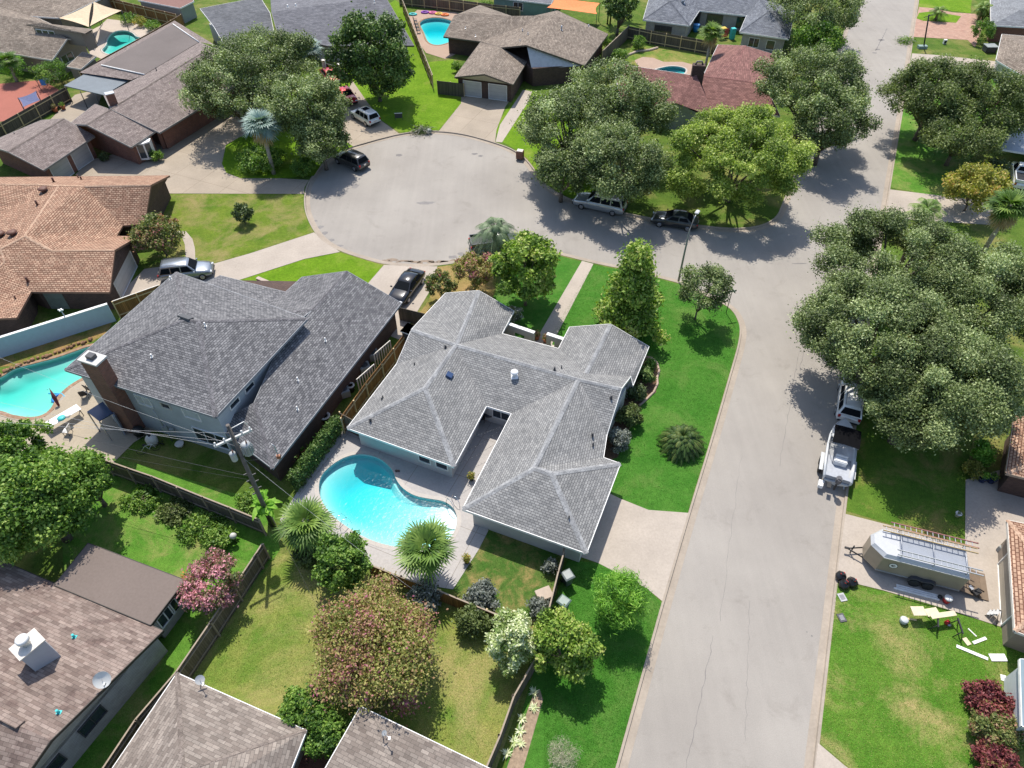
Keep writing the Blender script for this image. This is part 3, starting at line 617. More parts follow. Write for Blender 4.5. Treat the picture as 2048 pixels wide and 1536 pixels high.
# --- the grey hip-roofed house in the middle
h0 = House('brick_house', 'light grey hip and gable roofed L shaped house on the emerald corner lot', 'house', tuple(P(1060, 830)),
 dict(A=(925, 1018, e), B=(1173, 1107, e), C=(1241, 927, e), L=(1023, 827, e), M=(973, 812, e), W1=(694, 856, e), W2=(908, 933, e), N=(793, 728, e), NF=(857, 622, e),
  F2L=(891, 586, e), F2R=(1028, 622, e), V2=(1004, 667, e), V1=(1117, 697, e), F1L=(1139, 654, e), F1R=(1298, 693, e), F1B=(1266, 771, e), D=(1207, 915, e), D2=(1214, 869, e),
  J1=('R', 1068, 936, 'A', 'L'), J2=('R', 1103, 947, 'B', 'C'), K=('R', 1157, 758, 'M', 'L'), K0=('R', 912, 689, 'M', 'L'), KE=('R', 1243, 777, 'M', 'L'), KW=(823, 659, 3.45),
  WA=('R', 850, 775, 'W2', 'M'), F2P=('R', 958, 581, 'F2R', 'V2'), F1P=('R', 1221, 648, 'F1L', 'V1'), F1K=('R', 1172, 747, 'F1L', 'V1'), X=(1262, 752, 2.6)),
 [('A', 'L', 'K', 'J1'), ('A', 'J1', 'J2', 'B'), ('B', 'J2', 'C'), ('J1', 'K', 'D2', 'D', 'J2'), ('C', 'J2', 'D'), ('M', 'K0', 'K', 'L'), ('K', 'KE', 'D2'),
  ('W1', 'WA', 'W2'), ('W2', 'WA', 'K0', 'M'), ('W1', 'N', 'K0', 'WA'), ('N', 'KW', 'K0'), ('KW', 'NF', 'K0'), ('NF', 'F2L', 'F2P', 'K0'), ('F2P', 'F2R', 'V2', 'K0'),
  ('K0', 'V2', 'V1', 'F1K', 'K'), ('V1', 'F1L', 'F1P', 'F1K'), ('F1P', 'F1R', 'F1B', 'X', 'F1K'), ('K', 'F1K', 'X', 'KE')],
 SH_ME, plain('white_wall', c(238, 236, 234), .8, 0, .05), [('A', 'B', 'C', 'D', (1214, 869, e), 'L'), ('W1', 'W2', 'M', 'N'), ('N', 'M', 'L', 'D2', 'F1B', 'V1', 'V2', 'NF', .4), ('NF', 'V2', 'F2R', 'F2L', .4), ('V1', 'F1L', 'F1R', 'F1B', .4)],
 [('N', 'KW', 'NF'), ('F2L', 'F2P', 'F2R'), ('F1L', 'F1P', 'F1R')], cap=CAP_ME, capw=.2)
for q in ((1138, 1036, .05, .3), (764, 800, .06, .3), (766, 796, .05, .3), (1109, 740, .07, .35), (1222, 797, .07, .35), (1185, 871, .06, .3), (1186, 890, .05, .3), (829, 730, .05, .3), (1123, 736, .04, .3), (741, 842, .07, .3), (891, 696, .08, .35)): h0.vent(*q, mat=DARK)
h0.vent(1029, 752, .16, .4, mat=plain('white_metal', (.7, .7, .7), .4), name='turbine_vent', cap=True)
h0.wedge(898, 752, .5, .5, .22, plain('solar_blue', (.04, .07, .15), .15), 'solar_vent')
# windows on the pool side walls (edge W1-W2) and courtyard
q = h0.wl[1][0]
ei = min(range(4), key=lambda i: (Vector(q[i])+Vector(q[(i+1) % 4])).y)
h0.open(1, ei, .72, .95, .75, 1.15, cols=1, frame=WHITE); h0.open(1, ei, .9, .95, .75, 1.15, cols=1)
h0.open(2, 1, .5, 1.4, .8, 1.1)
# --- two storey charcoal-roofed house
eu = 5.2
h1 = House('two_storey_house', 'two storey house with charcoal roof and tall brick chimney beside the rock edged pool', 'house', tuple(P(420, 800)),
 dict(L=(129, 739, eu), B=(431, 834, eu), R=(615, 637, eu), T=(352, 544, eu), P1=('R', 370, 638, 'L', 'B', .36), P2=('R', 396, 642, 'L', 'B', .36)),
 [('L', 'P1', 'P2', 'B'), ('B', 'P2', 'R'), ('R', 'P2', 'P1', 'T'), ('T', 'P1', 'L')], SH_DK, SID_B, [('L', 'B', 'R', 'T')], fascia=plain('grey_fascia', c(170, 174, 180)), cap=CAP_DK, capw=.17)
h1b = House('wing', None, None, (0, 0, 0),
 dict(S=(803, 606, 2.6), E=(545, 937, 2.6), G=(455, 868, 2.6), N=('R', 694, 542, 'S', 'E', .4), K=('R', 625, 619, 'S', 'E', .4), K2=('R', 545, 722, 'S', 'E', .4), K3=('R', 508, 806, 'S', 'E', .4), H=('R', 430, 850, 'E', 'G', .4), KW=(588, 650, 4.6),
  NL=(604, 554, 2.6), NV=(571, 584, 2.6), NX=(440, 551, 2.6), NY=(500, 632, 4.2), NZ=(400, 570, 3.6), Q=(414, 559, 2.6)),
 [('N', 'S', 'E', 'K3', 'K2', 'K'), ('E', 'G', 'H', 'K3'), ('N', 'K', 'NY', 'NV', 'NL'), ('K', 'KW', 'NY'), ('NV', 'NY', 'NZ', 'NX')], SH_DK, BRKD, [('S', 'E', 'G', 'NX', 'NL')], [('NL', 'N', 'S')], fascia=plain('grey_fascia', c(170, 174, 180)), cap=CAP_DK, capw=.17)
for ch in list(h1b.t.children):
    ch.parent = h1.t; off = -wloc(h1.t)
    ch.data.transform(Matrix.Translation(off)); 
    for g2 in ch.children: g2.data.transform(Matrix.Translation(off))
    ch.name = 'wing_'+ch.name.split('.')[0]
bpy.data.objects.remove(h1b.t); h1b.t = h1.t
for q in ((411, 652, .05, .35), (304, 714, .06, .3), (342, 558, .06, .3)): h1.vent(*q, mat=WHITE)
h1.wedge(371, 636, 1.1, .5, .14, plain('ridge_vent_grey', (.08, .08, .085), .5), 'ridge_vent')
for q in ((651, 682, .05, .35), (596, 761, .05, .35), (595, 819, .05, .35)): h1b.vent(*q, mat=WHITE)
q = h1.wl[0][0]; n = len(q); es = sorted(range(4), key=lambda i: (Vector(q[i])+Vector(q[(i+1) % 4])).y)[0]
h1.open(0, es, .62, .8, 3.6, .55, cols=1, frame=OFFW); h1.open(0, es, .87, 2.9, .7, 1.5, cols=3); h1.open(0, es, .8, 1.4, 3.3, .9, cols=1, pane=plain('curtained_glass', (.5, .52, .52), .3)); h1.open(0, es, .45, 1.3, 3.1, 1.0, cols=2, pane=plain('curtained_glass', (.5, .52, .52), .3))
e2 = (es+1) % 4
h1.open(0, e2, .34, 1.0, 3.9, .5, cols=1); h1.open(0, e2, .17, 1.0, 3.9, .5, cols=1)
# siding on the back wall differs: sage cladding panel set proud of the wall
a, b = Vector((*q[es], 0)), Vector((*q[(es+1) % 4], 0)); u = (b-a).normalized(); nrm = Vector((u.y, -u.x, 0))
# brick chimney against the back wall
cb = P(258, 868); cdir = math.atan2(u.y, u.x)
cc = a+u*((cb-a).dot(u))+nrm*.45
mb = MB(); mb.box((cc.x, cc.y, 3.75), (1.5, .9, 7.5), cdir); ch = mb.build('chimney', BRK, h1.t, True)
mb = MB(); mb.box((cc.x, cc.y, 7.56), (1.66, 1.06, .14), cdir); mb.build('chimney_crown', plain('pale_cement', (.5, .49, .47), .8), ch, True)
mb = MB(); mb.box((cc.x, cc.y, 7.78), (.55, .45, .3), cdir); mb.build('flue_cap', DARK, ch, True)
# --- tan-roofed house on the left
ri = 4.5; et = 2.4
h2 = House('tan_roof_house', 'brick house with tan shingled cross gabled roof and white garage door left of the cul-de-sac', 'house', tuple(P(120, 480)),
 dict(e0=(-220, 357, et), e1=(339, 351, et), c1=(289, 447, et), r1=('R', 301, 370, 'e0', 'e1', .4), r0=('R', -200, 366, 'e0', 'e1', .4), k1=('R', 167, 372, 'e0', 'e1', .4), k0=('R', 118, 371, 'e0', 'e1', .4), k00=('R', 82, 369, 'e0', 'e1', .4),
  v1=(245, 451, et), v2=(233, 472, et), g1=(275, 473, et), g3=(219, 584, et), g4=(62, 583, et), gp=('R', 229, 500, 'g3', 'g4', .4), gk=('R', 103, 501, 'g3', 'g4', .4), j=('R', 50, 472, 'g3', 'g4', .4), l0=(-10, 432, 3.2), l1=(-120, 520, et), l2=('R', 8, 524, 'g3', 'g4', .4), jj=('R', 0, 498, 'g3', 'g4', .4),
  b1=(33, 635, et), b0=(-120, 642, et), w0=(-200, 470, 2.4)),
 [('e0', 'e1', 'r1', 'k1', 'k0', 'k00', 'r0'), ('r1', 'c1', 'v1', 'k1'), ('k0', 'k1', 'v1', 'v2', 'gk', 'j'), ('v2', 'g1', 'gp', 'gk'), ('k0', 'j', 'jj', 'l0', 'k00'), ('k00', 'l0', 'w0', 'r0'), ('gk', 'gp', 'g3', 'g4', 'l2', 'jj', 'j'),
  ('g4', 'b1', 'b0', 'l2'), ('l2', 'b0', 'l1', 'jj'), ('jj', 'l1', 'w0', 'l0')],
 SH_TAN, BRKD, [('e1', 'c1', 'v1', 'w0', 'e0'), ('g1', 'g3', 'g4', 'w0', 'v2'), ('g4', 'b1', 'b0', (-100, 500, et), (60, 500, et))], [('e1', 'r1', 'c1'), ('g1', 'gp', 'g3')], fascia=plain('tan_trim', c(170, 130, 108), .7), cap=CAP_TAN)
for q in ((108, 364, .1, .5), (157, 356, .06, .35), (163, 359, .08, .35), (199, 352, .05, .35), (75, 410, .1, .5), (56, 563, .1, .5), (31, 597, .06, .3)): h2.vent(*q, mat=plain('brown_vent', c(120, 80, 66), .6))
for q in ((88, 383), (26, 470), (2, 472)): h2.vent(*q, r=.24, h=.3, mat=plain('brown_vent2', c(128, 88, 72), .6), name='turbine_vent', cap=True)
def garage_door(H, wi, vi, t, w, h=2.05, mat=None):
    return H.open(wi, vi, t, w, .03, h, kind='garage_door', pane=mat or siding('garage_door_panel', c(226, 224, 222), .52), cols=1)
def edge_near(H, wi, px, py, h=1.2):
    p = P(px, py, h).to_2d(); q = H.wl[wi][0]; best = None
    for i in range(len(q)):
        a, b = Vector(q[i]), Vector(q[(i+1) % len(q)]); L = (b-a).length; t = max(0, min(1, (p-a).dot(b-a)/L/L)); d = (a+(b-a)*t-p).length
        if best is None or d < best[0]: best = (d, i, t)
    return best[1], best[2]
i, t = edge_near(h2, 1, 252, 545); garage_door(h2, 1, i, t, 5.0)
i, t = edge_near(h2, 1, 118, 600); h2.open(1, i, .2, 1.6, .1, 2.0, frame=plain('sage_trim', c(150, 160, 150)), cols=1, pane=plain('sage_door', c(140, 150, 142)))
# --- long brown-grey roofed house, upper left
h3 = House('ranch_house', 'long brick ranch house with stepped brown grey roof and double garage behind the big oaks', 'house', tuple(P(250, 300)),
 dict(a0=(-160, 370, 2.5), a1=(87, 340, 2.5), a2=(189, 272, 2.5), ap=('R', 16, 303, 'a1', 'a2', .4), aq=('R', 128, 237, 'a1', 'a2', .4), a3=(-30, 288, 2.5), a4=(83, 240, 2.5), a5=(138, 251, 2.5),
  b1=(262, 294, 2.6), b2=(311, 262, 2.6), bp=('R', 173, 249, 'b1', 'b2', .4), bq=('R', 221, 219, 'b1', 'b2', .4), b5=(138, 248, 2.6), b6=(190, 208, 2.6),
  m1=(319, 265, 2.6), m2=(556, 122, 2.6), mp=('R', 221, 218, 'm1', 'm2', .36), mq=('R', 422, 94, 'm1', 'm2', .36), m4=(398, 84, 3.3), m3=(289, 149, 3.3), m5=(208, 191, 3.2), m6=(470, 60, 3.3),
  f1=(203, 130, 3.1), f2=(346, 48, 3.1), f0=(159, 145, 2.6), f4=(349, 41, 2.6), f5=(430, 90, 2.7), f7=(262, 158, 2.9), f8=(180, 140, 2.6)),
 [('ap', 'a1', 'a2', 'aq'), ('a3', 'ap', 'aq', 'a4'), ('bp', 'b1', 'b2', 'bq'), ('b5', 'bp', 'bq', 'b6'), ('mp', 'm1', 'm2', 'mq'), ('mp', 'mq', 'm4', 'm3', 'm5')],
 SH_BR, BRK, [('a3', 'a1', 'a2', 'a4'), ('b5', 'b1', 'b2', 'b6'), ('m1', 'm2', (432, 98, 2.6), 'f4', 'f0', (262, 165, 2.6), (228, 216, 2.6), .6)], [('a3', 'ap', 'a1'), ('b5', 'bp', 'b1')], fascia=plain('pale_grey_fascia', c(176, 172, 168)), cap=shingle('brown_cap', c(150, 138, 132), c(130, 118, 112), c(80, 70, 66), .3, .3))
flatm = concrete('rolled_roofing', c(138, 128, 124), 0, .12, .2)
mb = MB()
fp = [P(203, 130, 3.15), P(346, 48, 3.15), P(398, 84, 3.4), P(289, 149, 3.4)]; mb.face(fp[::-1]); mb.face([p-Vector((0, 0, .2)) for p in fp]); mb.build('flat_roof', flatm, h3.t, True)
mb = MB(); o_ = [P(159, 145, 2.6), P(349, 41, 2.6), P(346, 48, 3.15), P(203, 130, 3.15)]; mb.face(o_[::-1]); o2_ = [P(349, 41, 2.6), P(430, 90, 2.7), P(398, 84, 3.4), P(346, 48, 3.15)]; mb.face(o2_[::-1]); o3_ = [P(159, 145, 2.6), P(203, 130, 3.15), P(289, 149, 3.4), P(262, 160, 2.9)]; mb.face(o3_[::-1])
mb.build('lower_roof', SH_BR, h3.t, True)
p0, p1 = P(203, 130, 3.2), P(289, 149, 3.45); mb = MB(); mb.tube([p0, p1], .1, 4); mb.build('gravel_stop', WHITE, h3.t, True); mb = MB(); p0, p1 = P(346, 48, 3.2), P(398, 84, 3.45); mb.tube([p0, p1], .1, 4); mb.build('gravel_stop', WHITE, h3.t, True)
i, t = edge_near(h3, 0, 124, 325); q = h3.wl[0][0]
garage_door(h3, 0, i, .25, 2.6); garage_door(h3, 0, i, .72, 2.6)
p, n_ = h3.hit(228, 209); mb = MB(); mb.box((p.x, p.y, p.z+.5), (.9, .7, 1.6), .6); cch = mb.build('chimney', BRK, h3.t, True); mb = MB(); mb.box((p.x, p.y, p.z+1.36), (1, .8, .1), .6); mb.build('chimney_cap', GALV, cch, True)
for q_ in ((201, 198, .05, .3), (299, 143, .06, .4), (313, 141, .06, .4), (340, 81, .04, .3), (30, 270, .05, .3)): h3.vent(*q_, mat=DARK)
# bay window and porch posts
p = P(296, 318, 0); mb = MB(); bay = [(p.x+math.cos(a)*1.15, p.y+math.sin(a)*.95) for a in [math.radians(x) for x in (-150, -105, -60, -15, 30, 120)]]; mb.prism(bay, .35, 2.35); bo = mb.build('bay_window', WHITE, h3.t, True)
mb = MB()
for k in range(3):
    a_, b_ = Vector((*bay[k], 0)), Vector((*bay[k+1], 0)); u_ = (b_-a_).normalized(); n2_ = Vector((u_.y, -u_.x, 0)); m_ = (a_+b_)/2
    mb.box((m_.x+n2_.x*.01, m_.y+n2_.y*.01, 1.4), ((b_-a_).length*.78, .05, 1.6), math.atan2(u_.y, u_.x))
mb.build('pane', GLASS, bo, True)
for q_ in ((329, 296), (352, 276), (378, 262)):
    p = P(*q_); mb = MB(); mb.box((p.x, p.y, 1.25), (.4, .4, 2.5), .5); mb.build('porch_post', BRK, h3.t, True)
# patio cover
t = thing('patio_cover', 'corrugated blue grey patio cover behind the long brown roofed house', 'patio cover', tuple(P(190, 200)))
mb = MB(); q = [P(128, 171, 2.3), P(180, 142, 2.5), P(262, 158, 2.6), P(208, 190, 2.35)]; mb.face(q[::-1]); mb.face([x-Vector((0, 0, .08)) for x in q])
for k in range(4): mb.face([q[k], q[k-1], q[k-1]-Vector((0, 0, .12)), q[k]-Vector((0, 0, .12))])
mb.build('roof', siding('corrugated', c(134, 144, 152), .3, True, .7), t, True)
for x in ((130, 171), (160, 182), (190, 188), (207, 189)):
    p = P(*x, 2.3); mb = MB(); mb.tube([(p.x, p.y, 0), (p.x, p.y, 2.28)], .05); mb.build('post', DARK, t, True)
# --- brown house with dormer in the top left corner
h4 = House('brown_house', 'brown shingled house with a clerestory dormer in the top left corner of the photo', 'house', tuple(P(60, 110)),
 dict(a=(-120, 84, 2.6), b=(104, 120, 2.6), p=('R', 134, 77, 'a', 'b', .5), r=('R', -110, 12, 'a', 'b', .42), q=(-110, -50, 2.4), s=(176, 82, 2.5), p2=('R', 88, 45, 'a', 'b', .42)),
 [('a', 'b', 'p', 'p2', 'r'), ('p', 's', 'q', 'r', 'p2')], SH_MO, TAUPE, [('a', 'b', 's', 'q')], [('b', 'p', 's')], fascia=OFFW)
ds = thing('roof_dormer', None, None); bpy.data.objects.remove(ds)
mb = MB(); d0, d1, d2, d3 = P(52, 49, 5.2), P(170, 67, 5.2), P(186, 58, 4.9), P(85, 46, 5.6); mb.face([d0, d1, d2, d3]); 
mb.face([d0-Vector((0, 0, .12)), d3-Vector((0, 0, .12)), d2-Vector((0, 0, .12)), d1-Vector((0, 0, .12))]); mb.face([d0, d0-Vector((0, 0, .14)), d1-Vector((0, 0, .14)), d1])
dr = mb.build('dormer_roof', SH_MO, h4.t, True)
mb = MB(); a_, b_ = P(66, 54, 5.0), P(162, 66, 5.0); mb.face([(a_.x, a_.y, 3.2), (b_.x, b_.y, 3.2), b_, a_]); c_ = P(182, 60, 4.8); mb.face([(b_.x, b_.y, 2.5), (c_.x, c_.y, 2.5), c_, b_]); mb.build('dormer_wall', TAUPE, h4.t, True)
for k in range(3):
    d_ = (b_-a_); m_ = a_+d_*(.1+.13*k); mb = MB(); mb.box((m_.x, m_.y-.04, 4.45), (1.0, .06, .7), math.atan2(d_.y, d_.x)); f_ = mb.build('window', WHITE, h4.t, True); mb = MB(); mb.box((m_.x, m_.y-.08, 4.45), (.85, .03, .55), math.atan2(d_.y, d_.x)); mb.build('pane', GLASS, f_, True)
i, t_ = edge_near(h4, 0, 140, 112, 2); h4.open(0, i, t_, 2.2, 1.1, 1.3)
h4c = House('small_shed', 'small lean-to shed with shingle roof beside the brown dormer house', 'shed', tuple(P(165, 130)), dict(a=(134, 133, 2.2), b=(162, 138, 2.2), c=(192, 112, 2.6), d=(165, 104, 2.6)), [('a', 'b', 'c', 'd')], SH_MO, TAUPE, [('a', 'b', 'c', 'd', .2)], fascia=OFFW)
h4d = House('neighbour_house', 'plain brown roof behind the shade sails at the top left edge', 'house', tuple(P(80, 5)), dict(a=(-120, 20, 2.6), b=(120, 36, 2.6), c=(240, -22, 2.6), d=(80, -80, 2.6), e=(-120, -90, 2.6), m=(40, -30, 4.4)), [('a', 'b', 'm'), ('b', 'c', 'm'), ('c', 'd', 'm'), ('d', 'e', 'm'), ('e', 'a', 'm')], SH_MO, TAUPE, [('a', 'b', 'c', 'd', 'e')])
h4e = House('grey_shed_house', 'rust brown roofed building at the top edge left of the utility pole', 'house', tuple(P(320, 5)), dict(a=(276, 0, 2.4), b=(360, 16, 2.4), c=(388, 2, 2.4), d=(350, -30, 2.6), e=(290, -40, 2.6)), [('a', 'b', 'c', 'd', 'e')], plain('rust_roof', c(150, 108, 98), .8), SID_G, [('a', 'b', 'c', 'd', 'e', .2)])
# --- slate roofed house, top
h5 = House('slate_roof_house', 'long low house with dark slate grey roof at the top behind the magnolia', 'house', tuple(P(620, 60)),
 dict(a=(448, 90, 2.5), a2=(560, 78, 2.5), b=(650, 96, 2.5), b2=(656, 92, 2.5), cc=(828, 91, 2.5), r1=('R', 543, 24, 'b2', 'cc', .3), r2=('R', 770, -8, 'b2', 'cc', .3), z1=(540, -24, 2.5), z2=(745, -55, 2.5), l1=(384, 22, 2.5), l2=('R', 425, 52, 'a', 'a2', .3), l3=(400, 17, 3.2), g=('R', 556, 70, 'b2', 'cc', .3), l4=(512, -6, 3.8)),
 [('r1', 'g', 'b2', 'cc', 'r2'), ('r1', 'r2', 'z2', 'z1')], SH_SL, SID_W, [('g', 'b2', 'cc', 'z2', 'z1', .8)], fascia=DARK)
h5b = House('grey_roof_house', 'grey roofed house with white end wall touching the slate roof at the top', 'house', tuple(P(450, 60)),
 dict(a=(448, 88, 2.5), b=(552, 84, 2.5), r=('R', 540, 26, 'a', 'b', .25), l=('R', 427, 52, 'a', 'b', .25), l2=('R', 400, 17, 'a', 'b', .22), m=('R', 520, -6, 'a', 'b', .2)), [('a', 'b', 'r', 'l'), ('l', 'r', 'm', 'l2')], shingle('pale_slate', c(140, 142, 146), c(120, 122, 128), c(92, 92, 98)), SID_W, [('a', 'b', 'r', 'm', 'l2', 'l', .5)])
for q in ((576, 15), (592, 13)): h5.vent(*q, r=.1, h=.4, mat=WHITE)
for q in ((776, 28), (788, 46), (749, 6)): h5.vent(*q, r=.06, h=.4, mat=WHITE)
# --- brown roofed house with twin garage doors facing the cul-de-sac
h6 = House('garage_gable_house', 'brown grey roofed house with cream gable over twin white garage doors facing the cul-de-sac', 'house', tuple(P(1060, 100)),
 dict(g1=(909, 154, 2.5), g2=(1026, 169, 2.5), gl=(961, 84, 2.5), gr=(1054, 123, 2.5), gp=('R', 969, 148, 'g2', 'gr', .36), gk=('R', 1002, 95, 'g2', 'gr', .36),
  a=(887, 73, 2.5), b=(961, 83, 2.5), ar=('R', 909, 31, 'a', 'b', .36), a2=('R', 937, 24, 'a', 'b', .36), a3=('R', 1014, 32, 'a', 'b', .36),
  m1=(1169, 131, 2.5), m2=(1216, 68, 2.5), mt=(1115, 21, 3.3), mk=('R', 1107, 31, 'm1', 'm2', .3), mj=('R', 1064, 76, 'm1', 'm2', .3), mg=('R', 1052, 90, 'm1', 'm2', .3), mw=(1040, 38, 3.6), me=(1020, 66, 3.0), bk=(1130, -10, 2.5), b0=(960, 10, 2.5)),
 [('g1', 'gl', 'gk', 'gp'), ('gp', 'gk', 'gr', 'g2'), ('a', 'b', 'a3', 'a2', 'ar'), ('ar', 'a2', 'a3', 'mw', 'b0'), ('m1', 'm2', 'mt', 'mk', 'mj', 'mg'), ('mg', 'mj', 'mk', 'mt', 'mw', 'a3', 'b', 'gk')],
 SH_MO, BRKD, [('g1', 'g2', 'gr', 'gl', .35), ('a', 'b', 'a3', 'b0', .5), ('m1', 'm2', 'mt', 'mw', 'a3', (1000, 100, 2.5), (1062, 140, 2.5), .6)], [('g1', 'gp', 'g2')], fascia=plain('dark_fascia', (.1, .085, .07)), inset=.4)
i, t_ = edge_near(h6, 0, 968, 172); garage_door(h6, 0, i, .27, 2.5); garage_door(h6, 0, i, .75, 2.5)
qv = [h6.V['g1'], h6.V['g2'], h6.V['gp']]; sh = Vector((0, 0, -.14)); nn = Vector((0, .3, 0)); mb = MB(); mb.face([qv[0]+sh+nn, qv[1]+sh+nn, qv[2]+sh+nn]); mb.build('gable_board', plain('cream_gable', c(222, 212, 192)), h6.t, True)
mb = MB(); A1, A2, A3 = h6.V['mg'], h6.V['m1'], P(1062, 138, 2.4); nn = Vector((.1, .35, -.16)); mb.face([A1+nn, A3+nn, A2+nn]); mb.build('side_gable', plain('pale_gable', c(236, 236, 238)), h6.t, True)
for q in ((1123, 60, .1, .6), (1177, 53, .08, .3), (1045, 62, .06, .3), (1056, 69, .06, .3), (1040, 83, .05, .3), (931, 57, .05, .3), (951, 73, .05, .3)): h6.vent(*q, mat=GALV)
# --- blue-grey roofed white brick house, top right
h7 = House('white_brick_house', 'white brick house with blue grey hip roofs around a courtyard at the top right', 'house', tuple(P(1400, 40)),
 dict(a=(1286, 39, 2.5), b=(1379, 51, 2.5), cc=(1399, 21, 2.5), d=(1493, 31, 2.5), ee=(1479, 64, 2.5), f=(1578, 78, 2.5), g=(1590, 20, 2.5), p=('R', 1340, 2, 'a', 'b', .4), p0=('R', 1310, -5, 'a', 'b', .4), k1=('R', 1385, -8, 'cc', 'd', .4), k2=('R', 1520, -4, 'cc', 'd', .4), q=('R', 1538, 22, 'ee', 'f', .42), a0=(1300, -10, 2.5), k3=('R', 1580, -20, 'cc', 'd', .4), bk=(1500, -50, 2.5), bl=(1320, -50, 2.5)),
 [('a', 'b', 'p'), ('b', 'cc', 'k1', 'p'), ('cc', 'd', 'k2', 'k1'), ('ee', 'f', 'q'), ('ee', 'q', 'k2', 'd'), ('q', 'f', 'g', 'k3', 'k2'), ('a', 'p', 'a0'), ('p', 'k1', 'bl', 'a0'), ('k1', 'k2', 'k3', 'bk', 'bl')],
 SH_BL, BRKW, [('a', 'b', 'cc', 'bl', 'a0'), ('cc', 'd', 'bk', 'bl'), ('ee', 'f', 'g', 'bk', 'd')], cap=shingle('bluegrey_cap', c(130, 134, 144), c(112, 116, 126), c(80, 84, 92), .3, .3))
i, t_ = edge_near(h7, 0, 1330, 50, 1.5); h7.open(0, i, t_, 2.6, .7, 1.1, cols=3, frame=DARK)
i, t_ = edge_near(h7, 1, 1482, 45, 1.3); h7.open(1, i, t_, 1.4, .5, 1.5, cols=1, frame=DARK); h7.open(1, i, .35, 2.4, .1, 1.9, cols=2, frame=DARK)
i, t_ = edge_near(h7, 2, 1540, 80, 1.3); h7.open(2, i, .3, 1.5, .5, 1.3, cols=2); h7.open(2, i, .7, 1.2, .5, 1.3, cols=1)
h7.vent(1366, 5, .2, .35, mat=GALV, name='turbine_vent', cap=True)
# --- maroon roofed house
h8 = House('maroon_roof_house', 'brick house with maroon shingle roofs half hidden behind the yellow green tree', 'house', tuple(P(1430, 170)),
 dict(a=(1240, 200, 2.5), b=(1560, 232, 2.5), r0=('R', 1227, 126, 'a', 'b', .4), r1=('R', 1375, 149, 'a', 'b', .4), r2=('R', 1530, 168, 'a', 'b', .4), u0=(1408, 140, 3.0), u1=(1436, 89, 2.5), u2=('R', 1490, 91, 'a', 'b', .18), u3=(1560, 112, 2.5), rr=('R', 1406, 152, 'a', 'b', .4), uk=('R', 1463, 158, 'a', 'b', .4),
  p=('R', 1354, 192, 'a', 'b', .1), k=('R', 1393, 152, 'a', 'b', .39), v=(1330, 230, 2.5), v2=(1430, 232, 2.5), z=(1200, 160, 2.5), bk=(1270, 105, 2.5)),
 [('a', 'b', 'r2', 'uk', 'rr', 'r1', 'r0'), ('rr', 'uk', 'u2', 'u1'), ('uk', 'r2', 'u3', 'u2')], SH_MA, BRKD, [('a', 'b', 'r2', 'r0', 1.0)], cap=CAP_TAN if False else shingle('maroon_cap', c(176, 128, 122), c(156, 108, 104), c(100, 70, 70), .3, .3))
t8 = h8.t; z0 = 2.55
G1, G2, G3, G4 = P(1352, 206, 3.6), P(1393, 150, 5.3), P(1300, 215, 2.5), P(1430, 235, 2.5); G5 = P(1330, 172, 4.4)
mb = MB(); mb.face([G1, G4, G2]); mb.face([G1, G2, G5, G3]); mb.build('gable_roof', SH_MA, t8, True)
W1_, W2_ = P(1310, 215, 2.4), P(1415, 235, 2.4); mb = MB(); mb.face([W1_, W2_, G1+Vector((0, .25, -.1))]); mb.face([(W1_.x, W1_.y, 0), (W2_.x, W2_.y, 0), W2_, W1_]); mb.build('gable_wall', SID_G, t8, True)
p = P(1394, 152, 5.0); mb = MB(); mb.box((p.x, p.y, 5.2), (1.5, .9, 2.4), -.12); cch = mb.build('chimney', BRKD, t8, True); mb = MB(); mb.tube([(p.x-.45, p.y, 6.4), (p.x-.3, p.y, 6.75), (p.x+.3, p.y, 6.75), (p.x+.45, p.y, 6.4)], .12); mb.build('chimney_pot', plain('soot_cement', (.16, .14, .13)), cch, True)
# --- right edge houses
h9 = House('orange_roof_house', 'brown brick house with orange tan shingles on the right edge beyond the trailer', 'house', tuple(P(2040, 900)),
 dict(a=(2012, 946, 2.5), b=(2029, 828, 2.5), cc=(2300, 860, 2.5), d=(2300, 1020, 2.5), p=('R', 2140, 900, 'a', 'b', .42), q=('R', 2300, 930, 'a', 'b', .2)), [('a', 'b', 'p'), ('a', 'p', 'd'), ('p', 'b', 'cc'), ('p', 'cc', 'd')], SH_TAN, BRKD, [('a', 'b', 'cc', 'd')], fascia=plain('tan_trim2', c(190, 170, 150)), cap=CAP_TAN)
h9.open(0, 0, .3, 1.6, .1, 2, cols=1)
h10 = House('garage_house', 'tan roofed house with side garage door on the right edge facing the trailer', 'house', tuple(P(2060, 1150)),
 dict(a=(2030, 1262, 2.5), b=(2015, 1040, 2.5), d=(2300, 1100, 2.5), f=(2300, 1360, 2.5), p=('R', 2130, 1180, 'a', 'b', .42)), [('a', 'b', 'p'), ('b', 'd', 'p'), ('d', 'f', 'p'), ('f', 'a', 'p')], SH_TAN, TAUPE, [('a', 'b', 'd', 'f')], fascia=OFFW, cap=CAP_TAN)
q = h10.wl[0][0]; i, t_ = edge_near(h10, 0, 2010, 1120); garage_door(h10, 0, i, .5, 4.6, mat=siding('beige_garage', c(206, 196, 178), .52))
h11 = House('metal_shed', 'corner of a grey metal roofed shed at the lower right edge', 'shed', tuple(P(2060, 1400)), dict(a=(2040, 1318, 2.3), b=(2200, 1330, 2.3), cc=(2200, 1480, 2.3), d=(2044, 1452, 2.3)), [('a', 'b', 'cc', 'd')], siding('metal_roof', c(150, 172, 182), .3, True), SID_B, [('a', 'b', 'cc', 'd', .2)])
